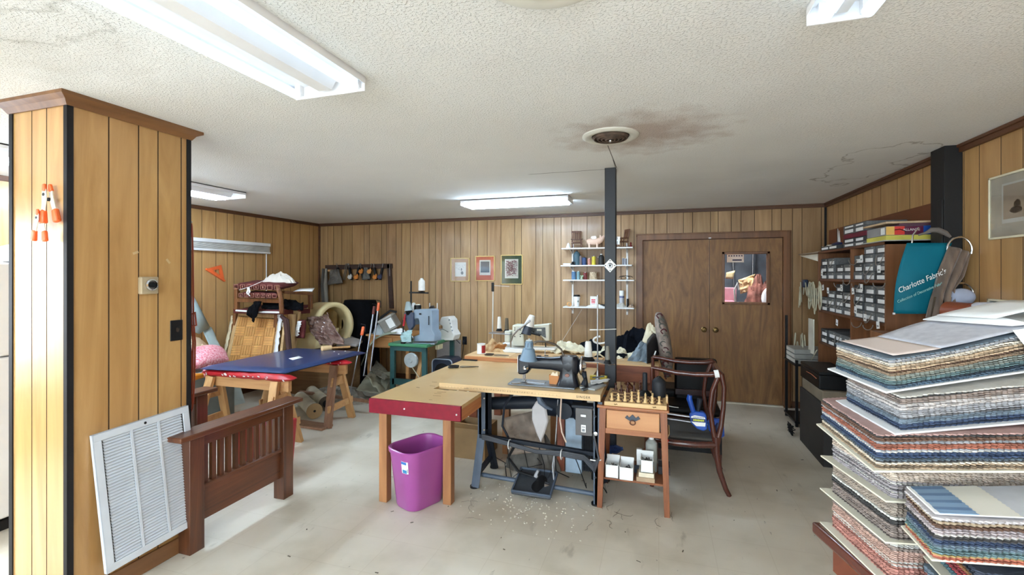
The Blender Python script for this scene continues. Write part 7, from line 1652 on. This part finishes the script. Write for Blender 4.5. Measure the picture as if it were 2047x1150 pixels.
# cords, white board and shelf at the left of the bookcase
M_ivc = W('ivory_cord', (206, 200, 172), .6); R = random.Random(21)
for q, (cx_, cy__, n, hh, lb) in enumerate(((1608, 590, 9, 38, 'tangle of ivory cord loops hanging left of the bookcase, left bunch'), (1630, 588, 10, 44, 'tangle of ivory cord loops hanging left of the bookcase, right bunch'), (1600, 690, 7, 45, 'ivory cord loops hanging beside the white board'))):
    g = G()
    for k in range(n):
        px = cx_+R.random()*24-12; a = pX(px, cy__-26+R.random()*20, 1.5+.12*R.random()); x = a.x; w_ = .035+.05*R.random(); h = hh/928*5.4*(.5+.7*R.random()); tilt = R.random()-.5
        g.tube([(x+.01*math.sin(s), a.y+w_*math.sin(s)+tilt*.06*(1-math.cos(s)), a.z-h/2*(1-math.cos(s))) for s in [i*PI/7 for i in range(15)]], .0055, 6)
    solo('cord_loops', g, M_ivc, lb, 'cord', 'ivory cord loops by the bookcase', kind='stuff')
solo('hook_block', G().box(pX(1609, 567, 1.6), (.05, .09, .09)), W('navy_box', (40, 52, 74), .4), 'dark block from which the ivory cords hang', 'block', bev=.01)
solo('cord_rail', G().bar((1.6, 5.55, 1.35), (1.6, 5.95, 1.38), .02, .03), M_blk, 'dark rail holding the cord bunches left of the bookcase', 'rail')
c = pX(1622, 672, 1.52); solo('white_board', G().box(c, (.012, .17, .36)), W('ivory_board', (216, 212, 196), .6), 'blank ivory board hanging left of the bookcase', 'board', bev=.003)
solo('board_cord', G().tube([pX(1612, 700, 1.52), pX(1622, 720, 1.52), pX(1633, 700, 1.52)], .005, 6), M_ivc, 'ivory cord hanging below the blank board', 'cord')
t = thing('black_rack', 'black metal rack with binders left of the bookcase', 'rack', (1.6, 5.75, 0))
for z in (.06, .66): obj('rack_shelf', G().bb(1.36, 1.8, 5.53, 5.98, z-.02, z), M_blk, t)
for x in (1.38, 1.78):
    for y in (5.55, 5.96): obj('rack_upright', G().bb(x-.012, x+.012, y-.012, y+.012, 0, .7 if y < 5.7 else 1.14), M_blk, t)
for k in range(3):
    t = tb_('ring_binder', 'grey ring binder on the black rack, %s of three' % ['lowest', 'middle', 'topmost'][k], 5.56+.01*k, 5.92, 1.37, 1.7, .661+.05*k, .707+.05*k, W('binder_light', (150, 150, 144), .5), 'binder', 'ring binders on the black rack')
    obj('binder_pages', G().bb(1.366, 1.3695, 5.58+.01*k, 5.9, .668+.05*k, .70+.05*k), W('page_grey', (200, 196, 186), .8), t)
t = thing('black_case', 'black case with a cord on the floor shelf in front of the bookcase', 'case', (1.45, 4.9, .6)); 
a = pX(1629, 740, 1.32)
obj('case_body', G().bb(1.30, 1.55, 4.55, 5.1, .62, .74), M_blk, t, bev=.008); obj('case_lid', G().bb(1.30, 1.55, 4.55, 5.1, .742, .77), M_blk, t, bev=.006)
obj('red_stripe', G().tube([(1.298, 4.62, .70), (1.298, 4.75, .71), (1.298, 4.9, .705)], .003, 5), W('copper_wire', (190, 110, 80), .4), t)
t = thing('wooden_case', 'taupe fabric box under the black case', 'box', (1.45, 4.8, .5)); obj('box_body', G().bb(1.31, 1.55, 4.5, 5.08, .52, .618), W('taupe', (132, 118, 98), .7), t, bev=.006)
solo('side_stand', G().bb(1.3, 1.55, 4.45, 5.12, 0, .518), W('dark_stand', (40, 36, 34), .7), 'dark low stand carrying the black case', 'stand', bev=.004)
g = G(); R = random.Random(2)
for k in range(6): g.tube([(1.24+.03*R.random(), 5.15+.2*R.random(), .01+.1*R.random()) for _ in range(6)], .006, 6)
solo('black_cord', g, M_blk, 'tangled black cord on the floor at the bookcase foot', 'cord', kind='stuff')
# ---------------------------------------------------------------- hanging swatches by the post
M_teal = W('teal_vinyl', (8, 104, 122), .55, var=.05, spec=.2)
yt = 3.66
def teal(u, v):
    top = [(1813, 486), (1903, 487)]; bot = [(1786, 627), (1858, 629)]
    a = pY(top[0][0]+(top[1][0]-top[0][0])*u, top[0][1], yt); b_ = pY(bot[0][0]+(bot[1][0]-bot[0][0])*u, bot[0][1], yt)
    k = v**1.3; p = a*(1-v)+b_*v; p.x += -.045*math.sin(PI*v)*(.6); p.y += -.02*math.sin(PI*v)-.03*math.sin(PI*u)*v
    return p
t = thing('fabric_hanger', 'teal swatch cover with white lettering hanging by the post', 'swatch', pY(1840, 630, yt), 'swatch sets on hangers by the post')
obj('cover', G().grid(teal, 12, 16), M_teal, t, solid=.006)
def on(u, v): p = teal(u, v); p.y -= .006; return p
a, b_ = on(.14, .68), on(.9, .48); d = b_-a; ang = math.atan2(d.z, d.x)
text("Charlotte Fabric's", (a+b_)/2+Vector((-.005, -.055, .02)), (PI/2, -ang, 0), .047, M_white2, t, shear=.35, sx=.82, ext=.0005)
a, b_ = on(.12, .76), on(.9, .62); text("Collection of Decorative Fabrics", (a+b_)/2+Vector((0, -.058, 0)), (PI/2, -ang, 0), .024, W('pale_teal', (160, 210, 206), .5), t, shear=.35, sx=.88, ext=.0005)
for u in (.0, 1.0):
    c = on(u, 1.0); obj('corner_tip', G().box(c, (.012, .008, .012)), M_white2, t)
obj('hanger_loop', G().tube([on(.1, 0), on(.12, 0)+Vector((.0, 0, .05)), on(.25, 0)+Vector((.0, 0, .10))], .005, 6), M_chrome, t)
obj('hanger_top', G().tube([pY(1836, 470, yt), pY(1850, 466, yt), pY(1862, 460, yt), pY(1875, 460, yt), pY(1890, 466, yt), pY(1900, 474, yt)], [.006, .008, .016, .018, .016, .008], 8), W('hanger_grey', (110, 102, 96), .4), t)
# brown velvet swatches with a chrome ring
t = thing('fabric_hanger', 'brown velvet swatches on a chrome hanger ring by the post', 'swatch', pY(1880, 630, 3.6), 'swatch sets on hangers by the post')
def vel(u, v):
    L_ = [(1898, 492), (1880, 540), (1868, 590), (1858, 636)]; R_ = [(1940, 508), (1925, 550), (1902, 580), (1904, 634)]
    i = min(2, int(v*3)); f = v*3-i; l = [L_[i][q]+(L_[i+1][q]-L_[i][q])*f for q in (0, 1)]; r = [R_[i][q]+(R_[i+1][q]-R_[i][q])*f for q in (0, 1)]
    p = pY(l[0]+(r[0]-l[0])*u, l[1]+(r[1]-l[1])*u, 3.60); p.y += .03*math.sin(u*16+v*2)*(.3+v)-.03*math.sin(PI*u); return p
obj('velvet_sheets', G().grid(vel, 40, 20), mat('brown_velvet', (128, 108, 92), .85, c2=(84, 66, 54), scl=9, st=(3, 1, .3), sheen=.4), t, solid=.012)
def vel2(u, v):
    p = pY(1870+32*u-8*v, 594+42*v, 3.585); p.y += .02*math.sin(u*20); return p
obj('velvet_underlayer', G().grid(vel2, 30, 6), W('dark_velvet', (84, 70, 54), .9, var=.3, scl=14), t, solid=.008)
g = G().tube([pY(1918+25*math.cos(a)-.0, 500-26*math.sin(a), 3.62) for a in [-.3+i*(PI+.3)/14 for i in range(15)]], .006, 8); obj('hanger_ring', g, M_chrome, t)
# leather roll, white pad and ring below
t = thing('leather_roll', 'rust leather roll with a white end beside the velvet swatches', 'roll', pY(1925, 640, 3.4))
obj('leather_body', G().cyl(pY(1895, 606, 3.55)+Vector((0, 0, -.05)), pY(1945, 610, 3.42)+Vector((0, 0, -.05)), .06, n=24), W('rust_leather', (134, 66, 36), .4), t)
obj('white_end', G().lathe([(0, 0), (.05, 0), (.06, .03), (.055, .10), (.03, .12), (0, .12)], pY(1942, 612, 3.42)+Vector((0, 0, -.04)), ax=(.9, -.1, .1), n=24), W('lilac_white', (206, 206, 216), .7), t)
t = thing('fabric_hanger', 'pale round pad with a chrome ring behind the leather roll', 'swatch', pY(1920, 600, 3.62), 'swatch sets on hangers by the post')
obj('round_pad', G().ball(pY(1922, 594, 3.58), .072, sc_=(1, .35, .75)), W('lilac_pad', (168, 176, 196), .7), t)
obj('hanger_ring', G().tube([pY(1922+24*math.cos(a), 590-24*math.sin(a), 3.64) for a in [-.2+i*(PI*.75)/12 for i in range(13)]], .007, 8), M_chrome, t)
obj('hanger_bar', G().bar(pY(1870, 560, 3.68), pY(1872, 400, 3.70), .01, .01), M_blk, t) if 0 else None
solo('wall_cabinet', G().bb(1.36, XR-.035, 3.30, 3.72, 0, 1.22), M_bk, 'low brown cabinet behind the swatch book piles', 'cabinet', bev=.004)

# ---------------------------------------------------------------- swatch book piles at the lower right
M_sw = mat('swatch_cloth', (255, 255, 255), .9, var=.06, scl=70, attr=True, bump=.2, bs=200); M_board = W('cream_board', (222, 216, 196), .6, var=.03)
M_boardw = W('white_board', (232, 232, 232), .6, var=.02)
def pink_sheet(g, P4, zf, tooth, n1, n2, th, jit, R=None):
    """one pinked sheet; P4 four xy corners (far-left, near-left, near-right, far-right)"""
    poly = []
    ph = R.random()*.35
    for (a, b_, n) in ((P4[0], P4[1], n1), (P4[1], P4[2], n2), (P4[2], P4[3], n1), (P4[3], P4[0], n2)):
        a = Vector(a); b_ = Vector(b_); d = (b_-a); nr = Vector((-d.y, d.x)).normalized()
        for i in range(n):
            poly.append(a+d*(min(.999, (i+ph)/n))+nr*(jit+.0012*(R.random()-.5))); poly.append(a+d*(min(.9995, (i+.5+ph)/n))-nr*(tooth*(.8+.4*R.random()))+nr*jit)
    c = (Vector(P4[0])+Vector(P4[2]))/2
    N = len(poly); vs = [Vector((p.x, p.y, zf(p.x, p.y))) for p in poly]+[Vector((p.x, p.y, zf(p.x, p.y)+th)) for p in poly]
    # inner ring keeps the sheet surface curved
    inn = [c+(p-c)*.9 for p in poly]; vs += [Vector((p.x, p.y, zf(p.x, p.y)+th)) for p in inn]+[Vector((c.x, c.y, zf(c.x, c.y)+th))]
    fs = [(i, (i+1) % N, N+(i+1) % N, N+i) for i in range(N)]+[(N+i, N+(i+1) % N, 2*N+(i+1) % N, 2*N+i) for i in range(N)]+[(2*N+i, 2*N+(i+1) % N, 3*N) for i in range(N)]
    base = g.col; n0 = len(g.f); g.add(vs, fs); k = 1
    for i in range(N):
        if i % 2 == 0: k = .62+.6*R.random()
        g.c[n0+i] = tuple(min(1, q*k) for q in base)
def swatch_book(lb, P4, z0, z1, bands, seed, lip=.02, board=None, top=None, sag=0, tilt=0, wave=0, tooth=.0055, pitch=.0125, boardm=None, shift=(0, 0)):
    """bands bottom to top: list of (colour, share)"""
    R = random.Random(seed); c = sum((Vector(p) for p in P4), Vector((0, 0)))/4
    t = thing('swatch_book', lb, 'swatch book', (c.x, c.y, z0), 'fabric swatch books piled on the table')
    def grow(p, k): v = Vector(p)-c; return c+v*(1+k/v.length)
    bp = [grow(p, lip) for p in P4]
    obj('backing_board', G().ext([(p.x, p.y, z0) for p in bp], (0, 0, .005)), boardm or M_board, t, bev=.001)
    tot = sum(b[1] for b in bands); H_ = z1-z0-.005; g = G(); th = .0042; n = int(H_/th)
    n1 = int((Vector(P4[1])-Vector(P4[0])).length/pitch); n2 = int((Vector(P4[2])-Vector(P4[1])).length/pitch)
    for i in range(n):
        f = i/n*tot; k = 0
        while k < len(bands)-1 and f > bands[k][1]: f -= bands[k][1]; k += 1
        col = lin(bands[k][0]); v = .82+.3*R.random()
        if R.random() < .07: col = lin((225, 220, 208))
        if R.random() < .08: col = tuple(x*.35 for x in col)
        gm = sum(col)/3; g.col = tuple(min(1, (x*.76+gm*.24)*.86*v) for x in col)
        zz = z0+.005+th*i
        def zf(x, y, zz=zz, i=i):
            w_ = wave*(i/n)*(math.sin((x-c.x)*9+seed)*.5+.5)
            edge = noise.noise(Vector((x*22, y*22, i*.35+seed)))*.003
            return zz+w_+edge
        f_ = i/n; j = .005*(R.random()-.5)+.004*noise.noise(Vector((i*.25, seed, 0))); dx, dy = shift[0]*f_, shift[1]*f_
        pink_sheet(g, [(p[0]+dx, p[1]+dy) for p in P4], zf, tooth, n1, n2, th*.82, j, R)
    obj('fabric_swatches', g, M_sw, t, sharp=20)
    if top: top(t, P4, z1+wave, shift)
    if tilt:
        seen = [o for o in t.children]
        for o in seen:
            for v in o.data.vertices: v.co.z += tilt*(v.co.x+t.location.x-P4[1][0])
    return t
def quadtop(t, pts, m, name, lb=None):
    o = obj(name, G().ext(pts, (0, 0, .0016)), m, t)
    if lb: o['label'] = lb
    return o
# the low table that carries them
t = thing('side_table', 'dark mahogany table corner under the swatch book piles', 'table', (.95, 1.5, 0))
obj('table_top', G().ext([(.495, 1.815, .715), (.668, 1.18, .715), (1.45, 1.18, .715), (1.45, 1.83, .715)], (0, 0, .04)), wood('mahogany_top', (96, 46, 34), (74, 34, 26), .25, 'y', 6, coat=.4), t, bev=.008)
obj('table_apron', G().ext([(.545, 1.77, .62), (.70, 1.22, .62), (1.4, 1.22, .62), (1.4, 1.78, .62)], (0, 0, .095)), wood('mahogany_apron', (120, 62, 40), (92, 44, 30), .3, 'y', 6), t)
for x, y in ((.60, 1.72), (.74, 1.26), (1.36, 1.72), (1.36, 1.26)): obj('leg', G().bb(x-.025, x+.025, y-.025, y+.025, 0, .62), M_mah, t)
tan, cream_, rust, slate, navy, grey, taupe, char, teal_, choc = (196, 164, 124), (222, 208, 184), (186, 98, 62), (110, 130, 146), (52, 74, 110), (164, 164, 168), (150, 130, 118), (74, 70, 68), (96, 130, 132), (116, 78, 54)
A1 = [(.55, 1.79), (.606, 1.515), (1.02, 1.59), (.96, 1.84)]
swatch_book('swatch book at the very bottom of the rear pile, reddish edges', A1, .756, .868, [((196, 120, 100), 1), ((206, 158, 136), 1.2), (taupe, .8)], 1, lip=.036, tooth=.004)
swatch_book('swatch book second from the bottom of the rear pile, brown edges', A1, .870, .978, [(taupe, 1), (char, .6), ((176, 156, 136), 1.2)], 2, lip=.036, tooth=.004)
swatch_book('swatch book third from the bottom of the rear pile, lilac edges', A1, .980, 1.082, [((176, 164, 166), 1), ((214, 190, 166), 1.3)], 3, lip=.034, tooth=.004)
A3 = [(.525, 1.80), (.54, 1.425), (1.02, 1.43), (1.0, 1.83)]
def top3(t, P, z, sh_):
    pass
swatch_book('swatch book with rust, cream and blue edges in the middle of the rear pile', A3, 1.087, 1.182, [(tan, .6), (cream_, .2), (char, .3), (slate, .5), (navy, .6), (cream_, .2), (grey, .4), (rust, .7), (grey, .5), (choc, .4), (char, .3), ((196, 150, 140), .3)], 4, tilt=.12)
A2 = [(.575, 1.745), (.595, 1.44), (1.03, 1.51), (.98, 1.80)]
swatch_book('swatch book with navy lower and cream upper edges, second from top', A2, 1.186, 1.282, [(navy, 1), (slate, .8), (grey, 1.2), ((206, 196, 190), 1.2), (taupe, .8), (char, .3), (cream_, .3)], 5, tilt=.15, board=None, boardm=M_boardw, lip=.03, tooth=.003)
A0 = [(.555, 1.77), (.58, 1.46), (1.04, 1.60), (.98, 1.86)]
def top1(t, P, z, sh_):
    def q(u, v, dz=0):
        a, b_, c, d = [Vector(p) for p in P]; p = (a*(1-u)+d*u)*(1-v)+(b_*(1-u)+c*u)*v
        cen = (a+c)/2; zz = 1.372+.02*(math.sin((p.x-cen.x)*9+6)*.5+.5)
        return Vector((p.x, p.y, zz+.0045+dz))
    g = G().grid(lambda u, v: q(.02+.26*u, .02+.96*v), 8, 10); obj('top_panel', g, W('blush_card', (224, 206, 196), .8, var=.02), t, solid=.001)
    g = G().grid(lambda u, v: q(.28+.7*u, .02+.96*v, .001+.02*math.sin(PI*u)*(1-v)), 16, 10); obj('top_swatch', g, mat('silver_brocade', (206, 206, 212), .5, c2=(184, 184, 192), scl=40), t, solid=.001)
    g = G().grid(lambda u, v: q(.72+.5*u, -.05+.75*v, .028+.01*u), 4, 4); o = obj('cover_sheet', g, M_white2, t, solid=.002); o['label'] = 'white cover sheet with a label'
swatch_book('topmost swatch book of the rear pile with grey brocade top', A0, 1.286, 1.374, [((70, 98, 120), .6), (teal_, .7), ((140, 148, 136), .8), ((150, 120, 88), .7), (choc, .4), (tan, .7), (cream_, .7), (grey, .5), (slate, .3), ((150, 150, 158), .3)], 6, tilt=.16, boardm=M_boardw, lip=.025, top=top1, wave=.02, tooth=.0035)
solo('cover_card', G().add([(.80, 1.80, 1.450), (.90, 1.585, 1.456), (1.35, 1.62, 1.522), (1.35, 1.95, 1.50), (.95, 1.95, 1.468)], [(0, 1, 2, 3, 4)]), M_white2, 'white cover board lying over the right of the top swatch book', 'cover', solid=.003)
solo('blue_card', G().add([(1.02, 1.86, 1.481), (1.1, 1.70, 1.492), (1.45, 1.72, 1.545), (1.45, 2.02, 1.53)], [(0, 1, 2, 3)]), W('pale_blue_card', (186, 202, 212), .6), 'pale blue printed card on the white cover board', 'card', solid=.003)
solo('white_flap', G().add([(.875, 1.54, 1.448), (.925, 1.53, 1.36), (1.2, 1.55, 1.40), (1.2, 1.56, 1.51)], [(0, 1, 2, 3)]), M_white2, 'white card flap folded down at the right picture edge', 'flap', solid=.002)
# second pile in front
B4 = [(.622, 1.478), (.617, 1.330), (1.08, 1.33), (1.08, 1.54)]
def top4(t, P, z, sh_):
    def q(u, v, dz=0):
        a, b_, c, d = [Vector(p) for p in P]; p = (a*(1-u)+d*u)*(1-v)+(b_*(1-u)+c*u)*v; return Vector((p.x, p.y, z+.001+dz))
    def zz(name, u0, u1, m, dz=0):
        pts = [q(u0, .98, dz), q(u1, .98, dz)]; n = 22
        for i in range(n): pts += [q(u1+(0 if i % 2 else .006), .98-.96*i/n, dz)]
        pts += [q(u1, .02, dz), q(u0, .02, dz)]
        return obj(name, G().ext(pts, (0, 0, .0015)), m, t, smooth=False)
    zz('grey_swatch', .01, .99, W('pale_grey_swatch', (206, 208, 214), .8, var=.04, scl=20))
    zz('cream_swatch', .012, .34, W('cream_swatch', (232, 228, 216), .8, var=.02), .0016)
    zz('striped_swatch', .012, .17, W('stripe_light', (134, 162, 190), .6, var=.04), .0032)
    g = G()
    for k in range(4): g.ext([q(.012, .06+.24*k, .0049), q(.166, .06+.24*k, .0049), q(.166, .15+.24*k, .0049), q(.012, .15+.24*k, .0049)], (0, 0, .0004))
    obj('stripes', g, W('stripe_dark', (104, 132, 166), .6), t)
    obj('white_border', G().bar(q(.006, .02, .003), q(.006, .98, .003), .008, .004), M_white2, t)
swatch_book('nearest swatch book with a blue striped swatch on its top', B4, .925, 1.03, [((196, 92, 52), .3), ((190, 160, 80), .3), (teal_, .6), (slate, .5), (navy, .6), (char, .6), ((190, 172, 172), .7), (choc, .5), ((196, 168, 130), .5), ((214, 204, 204), .5)], 7, tilt=.1, top=top4, lip=.012, tooth=.0045, pitch=.012)
B5 = [(.70, 1.50), (.695, 1.33), (1.09, 1.31), (1.09, 1.52)]
swatch_book('swatch book with red and olive edges below the nearest one', B5, .838, .922, [((70, 110, 120), .5), ((170, 36, 44), .8), ((170, 110, 40), .5), ((60, 70, 90), .6)], 8, lip=.03, tooth=.0045, pitch=.012)
B6 = [(.665, 1.49), (.68, 1.32), (1.09, 1.30), (1.09, 1.51)]
swatch_book('swatch book lying on the table at the bottom of the front pile', B6, .757, .835, [((200, 196, 190), .5), ((150, 84, 70), .8), (slate, .5)], 9, lip=.015, tooth=.004)
# ---------------------------------------------------------------- far left strip: cabinet and shelf beyond the column
t = thing('white_refrigerator', 'white refrigerator seen at the left picture edge behind the column', 'refrigerator', (-4.0, 1.75, 0))
obj('body', G().bb(-4.55, -3.93, 1.55, 2.1, .05, 1.68), W('fridge_white', (232, 230, 226), .35, var=.02), t, bev=.03)
obj('lower_door', G().bb(-3.93, -3.87, 1.55, 2.08, .08, 1.08), W('fridge_white', (232, 230, 226), .35, var=.02), t, bev=.015)
obj('upper_door', G().bb(-3.93, -3.87, 1.55, 2.08, 1.09, 1.67), W('fridge_white', (232, 230, 226), .35, var=.02), t, bev=.015)
obj('base_grille', G().bb(-4.5, -3.9, 1.57, 2.08, 0, .06), M_black, t)
solo('white_cloth', G().lump((-4.1, 1.95, 1.68), .2, .2, .14, 3, n=30), M_white2, 'white cloth on top of the refrigerator', 'cloth')
t = thing('steel_shelving', 'grey shelving with jars beyond the refrigerator at the left edge', 'shelving', (-5.0, 2.3, 0))
for z in (.05, .4, .75, 1.1, 1.45): obj('shelf_board', G().bb(-5.3, -4.75, 2.15, 3.0-.05, z-.02, z), W('shelf_grey', (170, 168, 162), .5), t)
for x in (-5.28, -4.77):
    for y in (2.17, 2.93): obj('upright', G().bb(x-.015, x+.015, y-.015, y+.015, 0, 1.7), W('shelf_grey', (170, 168, 162), .5), t)
for k, (y, z, m, lb) in enumerate(((2.22, 1.1, M_green, 'green tub on the grey shelving'), (2.24, .75, M_red, 'red tub on the grey shelving, upper one'), (2.24, .4, W('pale_grey', (170, 172, 176), .5), 'pale grey tub on the grey shelving'), (2.23, .05, M_red, 'red tub on the grey shelving, lowest one'))):
    solo('plastic_tub', G().lathe([(0, 0), (.06, 0), (.075, .16), (.078, .17), (0, .175)], (-4.85, y, z+.001), n=20), m, lb, 'tub', 'tubs on the grey shelving')
